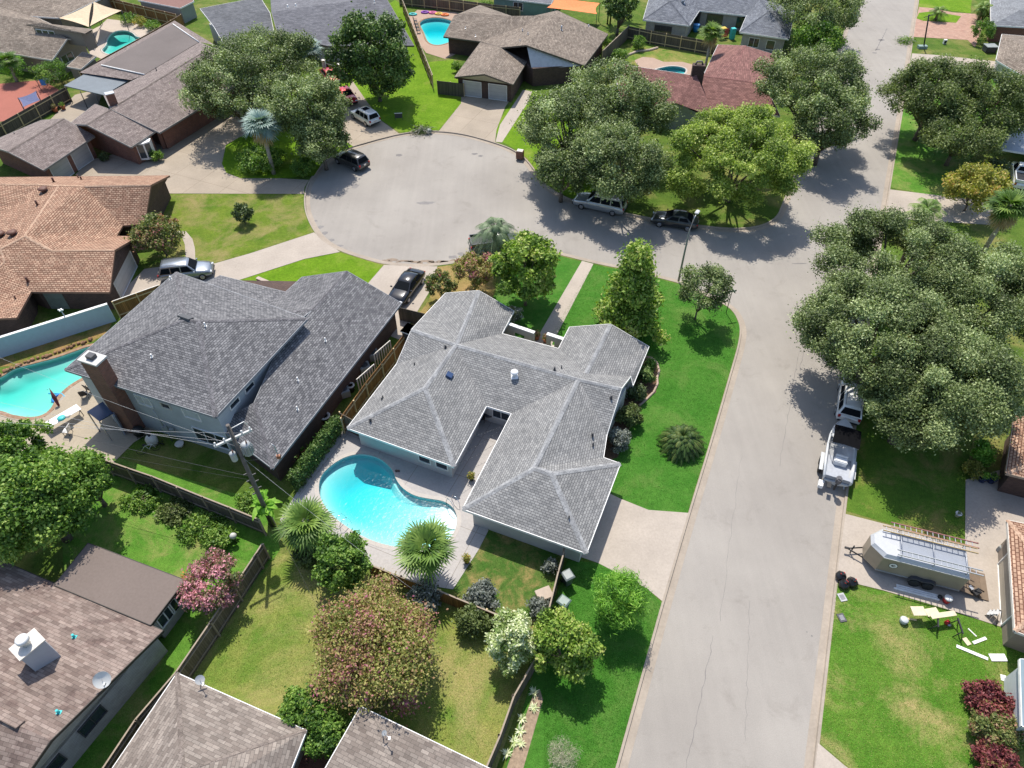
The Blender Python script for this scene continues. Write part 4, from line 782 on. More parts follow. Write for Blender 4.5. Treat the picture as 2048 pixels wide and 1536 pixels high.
h12 = House('upper_right_house', 'brick house with pale grey hip roof in the top right corner', 'house', tuple(P(2040, 40)),
 dict(a=(1982, 50, 2.5), b=(1981, -10, 2.5), cc=(2200, 62, 2.5), p=('R', 2040, 20, 'a', 'cc', .4), q=('R', 2200, 20, 'a', 'cc', .4), d=(2200, -30, 2.5)), [('a', 'cc', 'q', 'p'), ('a', 'p', 'b'), ('p', 'q', 'd', 'b')], shingle('pale_grey', c(168, 172, 176), c(150, 152, 158), c(110, 112, 118)), BRK, [('a', 'cc', 'd', 'b')])
h13 = House('taupe_roof_house', 'taupe roofed house behind the round clipped bush at the right edge', 'house', tuple(P(2040, 110)),
 dict(a=(1992, 120, 2.5), b=(2004, 68, 2.5), cc=(2200, 85, 2.5), d=(2200, 190, 2.5), e=(2060, 160, 2.5), p=('R', 2080, 110, 'a', 'b', .4)), [('a', 'b', 'p'), ('b', 'cc', 'p'), ('cc', 'd', 'p'), ('d', 'e', 'p'), ('e', 'a', 'p')], SH_MO, SID_W, [('a', 'b', 'cc', 'd', 'e')])
h14 = House('carport', 'pale metal roofed carport at the right edge above the white truck', 'garage', tuple(P(2040, 290)),
 dict(a=(2002, 298, 2.6), b=(2030, 232, 2.6), cc=(2200, 250, 2.6), d=(2200, 330, 2.6)), [('a', 'b', 'cc', 'd')], plain('pale_roof', c(210, 216, 226)), SID_B, [('b', 'cc', 'd', (2100, 310, 2.6))])
h15 = House('far_house', 'pale green walled house at the top edge above the board fence', 'house', tuple(P(1030, -5)), dict(a=(985, -6, 2.6), b=(1102, 8, 2.6), cc=(1130, -40, 2.6), d=(1000, -60, 2.6)), [('a', 'b', 'cc', 'd')], SH_SL, siding('mint_siding', c(150, 184, 170)), [('a', 'b', 'cc', 'd', .2)])
i, t_ = edge_near(h15, 0, 1045, 5, 1.5); h15.open(0, i, t_, 1.6, 1, 1.2)
# --- bottom left and bottom houses
h16 = House('white_brick_ranch', 'white brick ranch with weathered brown roof and white chimney in the bottom left corner', 'house', tuple(P(120, 1350)),
 dict(a=(-160, 1050, 2.4), b=(326, 1261, 2.4), p=('R', 102, 1480, 'a', 'b', .36), q=('R', -260, 1325, 'a', 'b', .36), cc=(-80, 1740, 2.4), d=(-500, 1620, 2.4)), [('a', 'b', 'p', 'q'), ('p', 'cc', 'd', 'q')], SH_WX, BRKW, [('a', 'b', 'cc', 'd', .35)], [('b', 'p', 'cc')], fascia=plain('black_trim', (.04, .035, .03)), inset=.4)
fl = House('annex', None, None, (0, 0, 0), dict(a=(176, 1086, 2.5), b=(370, 1160, 2.5), cc=(301, 1250, 2.5), d=(108, 1170, 2.5)), [('a', 'b', 'cc', 'd')], concrete('rolled_roof', c(146, 132, 124), 0, .05, .3), BRKW, [('a', 'b', 'cc', 'd', .25)], fascia=plain('black_trim2', (.04, .035, .03)))
i, t_ = edge_near(fl, 0, 335, 1210, 1.2)
for tt in (.28, .5, .72): fl.open(0, i, tt, 1.0, .9, 1.1, cols=1)
for ch in list(fl.t.children):
    ch.parent = h16.t; ch.data.transform(Matrix.Translation(-wloc(h16.t))); nm = ch.name.split('.')[0]; ch.name = nm if nm == 'window' else 'annex_'+nm
    for g2 in ch.children: g2.data.transform(Matrix.Translation(-wloc(h16.t)))
bpy.data.objects.remove(fl.t)
q = h16.wl[0][0]; i, t_ = edge_near(h16, 0, 190, 1445, 1.4); h16.open(0, i, t_, 1.5, 1.0, .9, cols=2, frame=DARK); i, t_ = edge_near(h16, 0, 108, 1536, 1.4); h16.open(0, i, t_, 1.2, 1.0, .9, cols=1, frame=DARK)
CHW = plain('white_metal_cladding', c(206, 210, 218), .6, 0, .04)
p, n_ = h16.hit(88, 1318); mb = MB(); mb.box((p.x, p.y, p.z+.75), (1.25, .95, 2.1), .95); cch = mb.build('chimney', CHW, h16.t, True)
mb = MB(); mb.box((p.x, p.y, p.z+1.84), (1.4, 1.1, .08), .95); mb.build('chimney_top', OFFW, cch, True); mb = MB(); mb.lathe((p.x, p.y, p.z+1.88), [(.2, 0), (.2, .4), (.33, .42), (.33, .6), (.25, .66)], 16); mb.build('flue', plain('flue_white', (.6, .6, .6), .4), cch, True)
for q_ in ((149, 1274), (118, 1425)): h16.vent(*q_, r=.07, h=.3, mat=TEAL)
h16.wedge(16, 1438, 1.7, .5, .1, SH_WX, 'ridge_vent')
def dish(H, px, py, label, r=.4, sc=1.0):
    p, n_ = H.hit(px, py); t = thing('satellite_dish', label, 'satellite dish', tuple(p), 'satellite dishes on the roofs')
    mb = MB(); mb.tube([(0, 0, -.05), (0, .05, .45), (.1, .1, .6)], .03); mb.tube([(.1, .1, .6), (.42, -.2, .78)], .02); mb.box((.44, -.22, .8), (.1, .16, .1)); mb.build('mast', GALV, t)
    mb = MB(); d = Vector((.55, -.55, .62)).normalized(); u = d.cross(Vector((0, 0, 1))).normalized(); v = d.cross(u); rows = []
    for k in range(5):
        rr = r*max(.02, k/4); rows.append([Vector((.1, .1, .62))+d*(rr*rr*.5)+(u*math.cos(a)+v*math.sin(a)*1.1)*rr for a in [2*math.pi*j/18 for j in range(18)]])
    mb.grid(rows, 0, True, True); mb.build('reflector', plain('dish_white', (.66, .65, .62), .5), t); return t
dish(h16, 208, 1372, 'white satellite dish at the edge of the weathered brown roof', .42)
h17 = House('taupe_hip_house', 'mixed taupe shingle hip roof at the bottom edge left of centre', 'house', tuple(P(450, 1560)),
 dict(a=(354, 1346, 2.5), b=(613, 1461, 2.5), cc=(440, 1900, 2.5), d=(80, 1750, 2.5), p=('R', 365, 1545, 'a', 'b', .4), q=('R', 380, 1600, 'a', 'b', .4)), [('a', 'b', 'p'), ('b', 'cc', 'q', 'p'), ('a', 'p', 'q', 'd'), ('q', 'cc', 'd')], SH_W2, BRKW, [('a', 'b', 'cc', 'd')], cap=shingle('taupe_cap', c(160, 148, 140), c(140, 128, 120), c(110, 100, 94), .3, .3))
dish(h17, 402, 1372, 'small white dish at the top corner of the taupe hip roof', .25)
h18 = House('taupe_gable_house', 'mixed taupe shingle roof at the bottom edge in front of the big crape myrtle', 'house', tuple(P(800, 1560)),
 dict(a=(721, 1413, 2.5), b=(1010, 1552, 2.5), cc=(860, 1900, 2.5), d=(500, 1800, 2.5)), [('a', 'b', 'cc', 'd')], SH_W2, BRKW, [('a', 'b', 'cc', 'd')])
dish(h18, 767, 1478, 'dark antenna mast with cable on the roof in front of the crape myrtle', .14)
# paved strip between the two bottom roofs
sheet('path', [(560, 1560), (620, 1478), (690, 1480), (640, 1600)], .01, BRK)
# ---------------------------------------------------------------- vegetation
def leaf_mesh(name, cen, nrm, size, val, mat, parent, aspect=.6, offv=None):
    n = len(cen); rs = np.random.RandomState(n % 9973+7)
    nr = nrm/np.linalg.norm(nrm, axis=1, keepdims=True); r = rs.normal(size=(n, 3)); t = np.cross(nr, r); t /= np.linalg.norm(t, axis=1, keepdims=True)+1e-9; b = np.cross(nr, t)
    s = size[:, None]*.5
    q = np.stack([cen-t*s, cen-b*s*aspect+nr*s*.15, cen+t*s, cen+b*s*aspect+nr*s*.15], 1)
    me = bpy.data.meshes.new(name); me.vertices.add(n*4); me.vertices.foreach_set('co', q.reshape(-1).astype(np.float32))
    me.loops.add(n*4); me.loops.foreach_set('vertex_index', np.arange(n*4, dtype=np.int32))
    me.polygons.add(n); me.polygons.foreach_set('loop_start', np.arange(0, n*4, 4, dtype=np.int32)); me.polygons.foreach_set('loop_total', np.full(n, 4, np.int32))
    me.materials.append(mat); at = me.attributes.new('v', 'FLOAT', 'FACE'); at.data.foreach_set('value', np.clip(val, 0, 1).astype(np.float32)); me.update()
    o = bpy.data.objects.new(name, me); CO.link(o); o.parent = parent; return o
def crown_pts(R, nblob, br, n, rs, low=-.35, shape='round', shell=.55, up=.45, flat=.75):
    """leaves gathered in clumps at the branch ends of a crown of radii R (centre at the origin)"""
    R = np.array(R, float); bl = []
    tries = 0
    while len(bl) < nblob and tries < 20000:
        tries += 1
        d = rs.normal(size=3); d /= np.linalg.norm(d)
        if d[2] < low: continue
        rr = rs.uniform(shell, 1.0)**.6
        if shape == 'cone': h = rs.uniform(0, 1)**1.2; a = rs.uniform(0, 2*np.pi); k = (1-h)**.85*rs.uniform(.4, 1); d = np.array([math.cos(a)*k, math.sin(a)*k, h*2-1]); rr = 1
        p = d*rr*R*(1-br/R.mean()*.5); r = br*rs.uniform(.65, 1.3)
        if any(np.linalg.norm((p-q)/1.0) < .55*(r+s) for q, s in bl) and rs.rand() < .75: continue
        bl.append((p, r))
    P_ = np.array([b[0] for b in bl]); az_ = np.arctan2(P_[:, 1], P_[:, 0]); ph = rs.uniform(0, 6.28, 3)
    kf = (1+.06*np.sin(2*az_+ph[0])+.07*np.sin(3*az_+ph[1])+.07*np.sin(5*az_+ph[2]))*rs.uniform(.84, 1.13, len(P_)); P_ = P_*np.stack([kf, kf, np.ones(len(P_))], 1)
    r_ = np.array([b[1] for b in bl]); wgt = r_**2.2; wgt /= wgt.sum()
    k = rs.choice(len(bl), n, p=wgt); d = rs.normal(size=(n, 3)); d /= np.linalg.norm(d, axis=1, keepdims=True)
    rad = rs.uniform(.15, 1.0, n)**.5*(1+.25*rs.normal(size=n)*.6)
    c = P_[k]+d*(r_[k]*rad)[:, None]*np.array([1, 1, flat])
    # stray twigs
    tw = rs.rand(n) < .1; c[tw] += d[tw]*r_[k][tw][:, None]*rs.uniform(.1, .65, tw.sum())[:, None]
    nr = d*.42+rs.normal(size=(n, 3))*.72+np.array([0, 0, up])
    bv = rs.normal(size=len(bl))*.16
    return c, nr, k, bv, P_, r_
def limbs(mb, base, h0, top, P_, rs, r0=.3, nb=10, lean=(0, 0)):
    """trunk up to h0 then limbs out to the clumps; base at the origin, crown centre at `top`"""
    f = Vector((lean[0], lean[1], h0)); mb.tube([(0, 0, -.1), Vector((lean[0]*.4, lean[1]*.4, h0*.5)), f], [r0*1.25, r0, r0*.85], 8)
    idx = rs.choice(len(P_), min(nb, len(P_)), replace=False)
    for i in idx:
        e_ = Vector(P_[i])+Vector(top); m1 = f.lerp(e_, .35)+Vector((rs.uniform(-.3, .3), rs.uniform(-.3, .3), .25)); m2 = f.lerp(e_, .7)+Vector((rs.uniform(-.4, .4), rs.uniform(-.4, .4), .15))
        mb.tube([f-Vector((0, 0, .1)), m1, m2, e_], [r0*.5, r0*.36, r0*.22, r0*.07], 5)
OAKC = [c(56, 70, 36), c(98, 113, 65), c(134, 148, 95), c(182, 194, 142)]
LM = {'oak': leafmat('oak_leaves', OAKC, .22), 'yell': leafmat('yellow_green_leaves', [c(82, 102, 42), c(126, 148, 62), c(162, 178, 84), c(196, 202, 120)], .3),
 'mag': leafmat('glossy_leaves', [c(44, 66, 30), c(74, 100, 44), c(104, 132, 62), c(150, 164, 104)], .15), 'syc': leafmat('sycamore_leaves', [c(66, 92, 34), c(112, 142, 54), c(154, 176, 80), c(186, 184, 116)], .3),
 'green': leafmat('green_leaves', [c(54, 84, 32), c(88, 122, 46), c(122, 154, 66), c(160, 180, 92)], .28), 'pine': leafmat('pine_needles', [c(60, 100, 30), c(98, 148, 48), c(132, 180, 66), c(160, 196, 86)], .3),
 'pinkc': leafmat('crape_leaves_pink', [c(84, 98, 42), c(136, 142, 72), c(164, 158, 94), c(164, 128, 100), c(172, 100, 124)], .3), 'pink': leafmat('pink_blossom', [c(74, 90, 50), c(110, 110, 68), c(196, 130, 146), c(222, 160, 172)], .25),
 'crape': leafmat('crape_leaves', [c(70, 88, 44), c(112, 124, 66), c(142, 140, 88), c(176, 108, 110)], .28), 'olive': leafmat('olive_crape_leaves', [c(96, 104, 44), c(146, 148, 70), c(176, 170, 88), c(190, 150, 90)], .3),
 'grey': leafmat('silver_leaves', [c(84, 90, 84), c(120, 126, 118), c(150, 154, 148)], .2), 'var': leafmat('variegated_leaves', [c(104, 130, 60), c(166, 180, 120), c(212, 216, 180), c(226, 226, 200)], .25),
 'dark': leafmat('dark_leaves', [c(50, 66, 38), c(84, 100, 60), c(112, 126, 86)], .2), 'twig': leafmat('bare_twigs', [c(120, 116, 96), c(170, 164, 140), c(196, 190, 168)], .1),
 'red': leafmat('burgundy_leaves', [c(74, 34, 40), c(118, 56, 62), c(150, 84, 84), c(120, 110, 60)], .2), 'dusty': leafmat('dusty_leaves', [c(60, 74, 38), c(100, 114, 64), c(138, 150, 92)], .25),
 'palm': leafmat('palm_leaves', [c(58, 86, 30), c(92, 122, 48), c(128, 152, 70), c(160, 172, 98)], .25), 'blue': leafmat('blue_palm_leaves', [c(110, 132, 128), c(150, 170, 162), c(190, 204, 196)], .15),
 'pindo': leafmat('grey_palm_leaves', [c(72, 90, 62), c(108, 126, 92), c(150, 162, 130)], .15), 'dead': leafmat('dead_fronds', [c(150, 130, 90), c(196, 176, 128)], .2), 'ban': leafmat('banana_leaves', [c(70, 116, 34), c(112, 160, 52), c(150, 190, 80)], .35), 'sago': leafmat('sago_leaves', [c(34, 54, 20), c(62, 88, 34), c(126, 132, 72)], .15),
 'white': leafmat('white_blossom', [c(80, 96, 60), c(130, 136, 110), c(214, 206, 200)], .2)}
seedc = [11]
DENS = 1.0
def tree(name, label, px, py, wpx, height, mat, bottom=.45, nb=None, br=None, n=9000, ls=.26, shape='round', yr=1.0, trunk=None, group=None, low=-.35, cat='tree', r0=.22, aspect=.6, shell=.55, rise=None, up=.45, flat=.75, thick=None):
    """px,py = crown centre in the photo; wpx = crown width in photo pixels; height = top of the crown in metres"""
    if mat in ('oak', 'dusty', 'yell') and wpx > 90: wpx *= 1.12; bottom = min(bottom, .24); low = -.62; n = n*1.75; up = .7; ls *= .84
    rs = np.random.RandomState(zlib.crc32(label.encode()) % 99991); zt = height; zb = height*bottom; zc = (zt+zb)/2 if shape == 'round' else (zt+zb)/2
    p = P(px, py, zc); rx = wpx/2*mpp(px, py, zc); rz = (zt-zb)/2
    t = thing(name, label, cat, (p.x, p.y, 0), group)
    br = br or max(.33, min(1.0, rx*.22)); nb = nb or int(max(12, min(95, (rx/br)**2*2.5)))
    cc_, nr, k, bv, P_, r_ = crown_pts((rx, rx*yr, rz), nb, br, int(n*DENS), rs, low, shape, shell, up, flat)
    cc_ = cc_+np.array([0, 0, zc]); sz = ls*rs.uniform(.6, 1.35, len(cc_)); hz = (cc_[:, 2]-zb)/(zt-zb+.01)
    cc_[:, 2] = np.maximum(cc_[:, 2], .06)
    v = (.5 if 'pink' in str(mat) else .45)+bv[k]+rs.normal(size=len(cc_))*.23
    leaf_mesh('crown', cc_, nr, sz, v, LM[mat] if isinstance(mat, str) else mat, t, aspect)
    mb = MB(); limbs(mb, None, max(.3, zb*.75), (0, 0, zc), P_, rs, r0, 12 if rx > 2 else 7); mb.build('trunk', trunk or TRUNK, t, uv=False); return t
OAKS = 'live oaks shading the street'
tree('oak_tree', 'low oak boughs over the bed behind the clipped shrub by the cul-de-sac', 640, 275, 112, 6.2, 'oak', n=9000, ls=.26, group=OAKS, r0=.2)
tree('leafy_tree', 'low leafy bushes at the foot of the palm with hanging dead fronds', 520, 318, 100, 2.2, 'green', n=6500, ls=.24, r0=.06, bottom=.05, low=-.8, cat='shrub')
tree('oak_tree', 'lowest live oak at the curb left of the silver suv', 1125, 335, 118, 6.4, 'oak', n=9500, ls=.26, group=OAKS, r0=.2)
tree('oak_tree', 'low live oak over the lawn at the upper right across the street', 1925, 262, 165, 6.8, 'dusty', n=12000, ls=.26, group=OAKS, r0=.22)
tree('oak_tree', 'spreading live oak at the left of the cul-de-sac, its right half over the parked cars', 608, 215, 165, 9.5, 'oak', n=24000, ls=.27, group=OAKS, r0=.35, bottom=.4)
tree('oak_tree', 'broad live oak just right of the long brown grey roof', 468, 165, 190, 10, 'oak', n=22000, ls=.27, group=OAKS, r0=.35, bottom=.4)
tree('oak_tree', 'live oak behind the palm with hanging dead fronds', 532, 122, 180, 9.5, 'oak', n=20000, ls=.27, group=OAKS, r0=.33, bottom=.4)
tree('magnolia_tree', 'dark glossy magnolia on the lawn in front of the slate roof', 748, 112, 172, 11, 'mag', n=22000, ls=.36, bottom=.06, r0=.25, yr=.8, low=-.9)
tree('oak_tree', 'live oak nearest the box shaped mailbox on the kerb', 1140, 250, 195, 9, 'oak', n=24000, ls=.26, group=OAKS, r0=.35, bottom=.38)
tree('oak_tree', 'live oak covering the left end of the maroon roof', 1235, 205, 200, 10, 'oak', n=24000, ls=.26, group=OAKS, r0=.35, bottom=.4)
tree('oak_tree', 'live oak whose shade falls on the silver suv', 1235, 320, 190, 8.5, 'oak', n=22000, ls=.26, group=OAKS, r0=.33, bottom=.38)
tree('ash_tree', 'yellow green tree in the middle of the corner lot across the street', 1476, 312, 268, 9.3, 'yell', n=62000, ls=.26, bottom=.14, r0=.33, low=-.7, nb=100)
tree('oak_tree', 'live oak on the corner right of the yellow green tree', 1625, 170, 205, 10.5, 'oak', n=26000, ls=.27, group=OAKS, r0=.35, bottom=.35)
tree('oak_tree', 'lower live oak tucked behind the right side of the yellow green tree', 1660, 235, 140, 9, 'oak', n=14000, ls=.27, group=OAKS, r0=.28, bottom=.35)
tree('round_tree', 'small rounded bright green tree beside the street near the blue grey roof', 1636, 78, 108, 5.5, 'green', n=9000, ls=.27, bottom=.2, low=-.6, r0=.16)
tree('oak_tree', 'live oak at the top of the photo left of the far end of the street', 1640, 10, 165, 9, 'oak', n=14000, ls=.3, group=OAKS, bottom=.35)
tree('oak_tree', 'live oak across the street at the upper right, left part over the kerb', 1872, 185, 180, 9.5, 'dusty', n=22000, ls=.27, group=OAKS, r0=.32, bottom=.4)
tree('oak_tree', 'live oak at the upper right edge above the white truck', 1975, 205, 180, 9.5, 'dusty', n=20000, ls=.27, group=OAKS, r0=.32, bottom=.4)
tree('crape_myrtle', 'olive and gold crape myrtle at the right near the white truck', 1955, 372, 125, 5, 'olive', n=9000, ls=.26, bottom=.2, low=-.6, group='crape myrtles', r0=.1)
tree('oak_tree', 'largest live oak on the right side, spreading over the parked boat and white suv', 1762, 668, 290, 9.5, 'oak', n=60000, ls=.2, group=OAKS, r0=.4, bottom=.45)
tree('oak_tree', 'live oak on the right whose crown reaches over the main street bend', 1800, 520, 265, 9.5, 'oak', n=54000, ls=.2, group=OAKS, r0=.4, bottom=.45)
tree('oak_tree', 'live oak reaching the right edge of the photo below the tall palm', 1960, 590, 240, 9.5, 'oak', n=48000, ls=.2, group=OAKS, r0=.38, bottom=.45)
tree('oak_tree', 'live oak at the right beside the orange tan roof', 1900, 772, 255, 9, 'oak', n=46000, ls=.2, group=OAKS, r0=.38, bottom=.45)
tree('oak_tree', 'lowest live oak on the right side, over the shaded lawn beside the parked boat', 1835, 800, 190, 7.6, 'oak', n=32000, ls=.2, group=OAKS, r0=.3)
tree('broadleaf_tree', 'large dense green tree at the left edge beside the brown annex roof', 70, 1000, 240, 8, 'green', n=32000, ls=.24, bottom=.15, r0=.3, low=-.7)
tree('broadleaf_tree', 'smaller green tree beside the fence right of the large left edge tree', 170, 955, 105, 5.5, 'green', n=11000, ls=.22, bottom=.2, r0=.15, low=-.7)
tree('broadleaf_tree', 'green tree in the left corner behind the fence and patio table', 30, 905, 130, 6.5, 'green', n=13000, ls=.23, bottom=.2, r0=.15, low=-.7)
CM = 'crape myrtles'
tree('crape_myrtle', 'crape myrtle covered in pale pink blossom by the annex wall', 428, 1162, 128, 3.6, 'pink', n=9000, ls=.17, bottom=.2, low=-.7, group=CM, r0=.08)
tree('crape_myrtle', 'huge crape myrtle with magenta sprays in the middle of the back lawn', 748, 1292, 262, 5.2, 'pinkc', n=52000, ls=.16, bottom=.08, low=-.85, group=CM, r0=.12, nb=90, br=.95)
tree('crape_myrtle', 'crape myrtle with red flowers beside the tan roofed house', 315, 468, 105, 4.2, 'crape', n=9000, ls=.22, bottom=.2, low=-.6, group=CM, r0=.08)
tree('crape_myrtle', 'small reddish crape myrtle between the black sedan and the grey roof', 880, 568, 62, 3.2, 'crape', n=4500, ls=.2, bottom=.2, low=-.7, group=CM, r0=.06)
tree('crape_myrtle', 'pink tipped crape myrtle beside the parked pickup', 948, 540, 82, 4, 'pinkc', n=6500, ls=.2, bottom=.25, low=-.6, group=CM, r0=.07)
tree('sycamore_tree', 'round bright green sycamore left of the front walk', 1052, 536, 142, 7.5, 'syc', n=13000, ls=.3, bottom=.12, low=-.7, r0=.14)
tree('sycamore_tree', 'tall cone shaped sycamore on the emerald lawn right of the front walk', 1268, 572, 176, 9.3, 'syc', n=19000, ls=.3, bottom=.06, shape='cone', r0=.15, nb=64, br=.9)
tree('young_oak', 'thin young oak near the street name sign on the emerald lawn', 1405, 577, 98, 5.8, 'oak', n=5200, ls=.22, bottom=.22, shape='round', r0=.08, br=.6, nb=30, low=-.8)
tree('small_tree', 'tiny young tree standing alone on the weedy lawn', 484, 425, 42, 2.4, 'dark', n=2200, ls=.2, bottom=.15, low=-.7, r0=.05, cat='tree')
tree('pine_tree', 'small bright green pine on the lawn below the driveway', 1242, 1200, 108, 4.6, 'pine', n=15000, ls=.3, bottom=.15, low=-.75, r0=.09, aspect=.14, br=.62, nb=30)
tree('citrus_tree', 'yellow green leafy tree over the fence beside the lower lawn', 1128, 1286, 132, 4.4, 'syc', n=13000, ls=.2, bottom=.15, low=-.75, r0=.09)
tree('variegated_shrub', 'pale variegated tree beside the lower fence', 1024, 1278, 105, 4, 'var', n=10000, ls=.18, bottom=.12, low=-.8, r0=.07, cat='shrub')
tree('leafy_tree', 'dense green tree by the corner of the pool deck fence', 682, 1118, 118, 4, 'green', n=11000, ls=.2, bottom=.12, low=-.8, r0=.08)
tree('leafy_tree', 'dark green bush between the two roofs at the bottom edge', 612, 1422, 105, 3.4, 'green', n=8500, ls=.19, bottom=.1, low=-.8, r0=.07)
tree('leafy_tree', 'dark green bush beside the white edged roof at the bottom', 652, 1468, 90, 3.0, 'green', n=7000, ls=.19, bottom=.1, low=-.8, r0=.07)
tree('bare_shrub', 'leafless silvery shrub on the lawn at the bottom edge', 1125, 1512, 72, 1.6, 'twig', n=2600, ls=.2, bottom=.1, low=-.5, aspect=.05, br=.4, nb=26, r0=.03, cat='shrub')
SH = [('round_shrub', 'clipped yellow green shrub at the tip of the oak bed by the cul-de-sac', 604, 334, 50, 1.9, 'green', 3500), ('round_bush', 'large round clipped bush beside the paver driveway', 1967, 62, 46, 3.6, 'green', 5000),
 ('shrub', 'low shrub at the foot of the bay window', 313, 311, 27, 1.4, 'green', 1500), ('shrub', 'silver grey shrub beside the fence gate of the lower lawn', 1078, 1212, 40, 1.3, 'grey', 2200), ('shrub', 'grey lavender shrub over the board fence', 965, 1195, 80, 1.6, 'grey', 5000),
 ('shrub', 'grey green shrub below the board fence in the back lawn', 945, 1238, 74, 2, 'dusty', 4500), ('shrub', 'dusky shrub between the palm trunk and the fence', 850, 1190, 80, 1.8, 'grey', 3500), ('shrub', 'grey green shrub by the green tree at the deck corner', 620, 1108, 56, 2.2, 'dusty', 3200),
 ('shrub', 'silver grey hedge bush in the bed along the house wall, lower of the two', 1240, 878, 52, 1.8, 'grey', 3500), ('shrub', 'silver and green hedge bush in the bed along the house wall, upper of the two', 1262, 828, 52, 1.9, 'dusty', 3500), ('shrub', 'leafy shrub in the curved stone edged bed', 1290, 750, 42, 1.6, 'mag', 2800), ('shrub', 'dark shrub between the stone edged bed and the silver hedge', 1272, 785, 40, 1.6, 'dark', 2400),
 ('shrub', 'small spiky shrub at the top of the curved stone edged bed', 1301, 727, 20, .8, 'green', 900), ('shrub', 'white flowering bush against the front wing of the grey roof', 1026, 628, 34, 2.2, 'white', 2400),
 ('shrub', 'burgundy hedge at the lower right corner, upper part', 1985, 1405, 104, 1.6, 'red', 7000), ('shrub', 'burgundy and green hedge at the lower right corner, lower part', 1990, 1462, 96, 1.7, 'crape', 7500), ('shrub', 'burgundy hedge running out of the bottom edge at the right', 1992, 1522, 104, 1.6, 'red', 6000),
 ('shrub', 'rambling vine bush along the board fence, left part', 285, 1000, 84, .5, 'green', 3200), ('shrub', 'rambling vine bush along the board fence, middle part', 350, 1020, 80, .5, 'dusty', 3000), ('shrub', 'rambling vine bush along the board fence, right part', 405, 1052, 96, .5, 'green', 3200),
 ('shrub', 'sprawling vine below the fence beside the white ball lamp', 440, 1075, 60, 1.0, 'green', 2200), ('shrub', 'shrub in the back garden beside the striped towels', 100, 145, 80, 3, 'green', 4500), ('shrub', 'shrub against the wooden fence by the kidney pool, left one', 255, 36, 36, 1.6, 'green', 1500), ('shrub', 'shrub with yellow leaves by the kidney pool fence', 280, 42, 30, 1.6, 'olive', 1300), ('shrub', 'shrub by the wooden fence right of the kidney pool', 305, 50, 36, 1.5, 'green', 1500),
 ('shrub', 'bright shrub in the corner of the yard with the small pool', 1278, 84, 34, 2, 'green', 2200), ('shrub', 'low bushes left of the small pool yard', 1240, 108, 34, 1.8, 'green', 2000), ('shrub', 'bushes behind the brown grey roof at the yard fence', 1212, 85, 26, 2, 'green', 1500),
 ('shrub', 'bush beside the garage under the brown roof', 914, 132, 22, 1.8, 'green', 1200), ('shrub', 'leafy green plants by the orange tan roof porch', 1965, 905, 44, 2, 'pine', 2600), ('shrub', 'potted yellow plants at the porch of the orange tan roof', 1948, 938, 38, 1.2, 'olive', 1800),
 ('shrub', 'dark shrub between the upper right oak and the white truck', 1985, 335, 62, 2.6, 'dark', 3600), ('shrub', 'small leafy bush at the foot of the brick garage wall', 208, 312, 22, 1.0, 'dark', 900), ('shrub', 'tree top at the left edge of the back garden', 25, 130, 60, 3.4, 'ban', 2600),
 ('shrub', 'bush behind the top pool garage roof near the far fence', 975, 12, 40, 1.6, 'green', 1800), ('shrub', 'low shrub in front of the pale grey roof in the top right corner', 1968, 30, 30, 1.6, 'green', 1800), ('shrub', 'shrub against the garage wall beside the grey bins', 1102, 1130, 26, 1.1, 'grey', 1200), ('shrub', 'weeds growing by the foot of the utility pole', 500, 1005, 60, .7, 'green', 2000)]
for nm, lb, x, y, w_, h_, mt, n_ in SH: tree(nm, lb, x, y, w_, h_, mt, bottom=.02, n=n_, ls=.17, low=-.85, cat='shrub', r0=.04, group='shrubs and bushes', shell=.4)
# ivy on the fence beside the pool
def ivy(name, label, a, b, h, w_, n, mat):
    a, b = P(*a), P(*b); rs = np.random.RandomState(5); t = thing(name, label, 'ivy', tuple(a)); L = (b-a).length; u = np.array((b-a).normalized()); nn = np.array([u[1], -u[0], 0]); s = rs.uniform(0, 1, n); z = rs.uniform(0, 1, n)**.7
    off = rs.normal(size=n)*w_*.5; c_ = np.outer(s*L, u)+np.outer(off, nn); c_[:, 2] = z*h*(1+.05*np.sin(s*31)); leaf_mesh('foliage', c_, nn*.5+rs.normal(size=(n, 3))*.6+np.array([0, 0, .4]), .16*rs.uniform(.6, 1.3, n), .4+rs.normal(size=n)*.22, LM[mat], t)
    mb = MB()
    for q in np.linspace(.04, .96, 9): p0 = Vector(u*q*L); mb.tube([p0, p0+Vector((.1, 0, h*.5)), p0+Vector((-.05, .1, h*.9))], [.03, .02, .01], 4)
    mb.build('stem', TRUNK, t); return t
ivy('ivy_hedge', 'ivy covered fence running along the left side of the bright turquoise pool', (592, 985), (682, 862), 1.9, .32, 13000, 'mag')
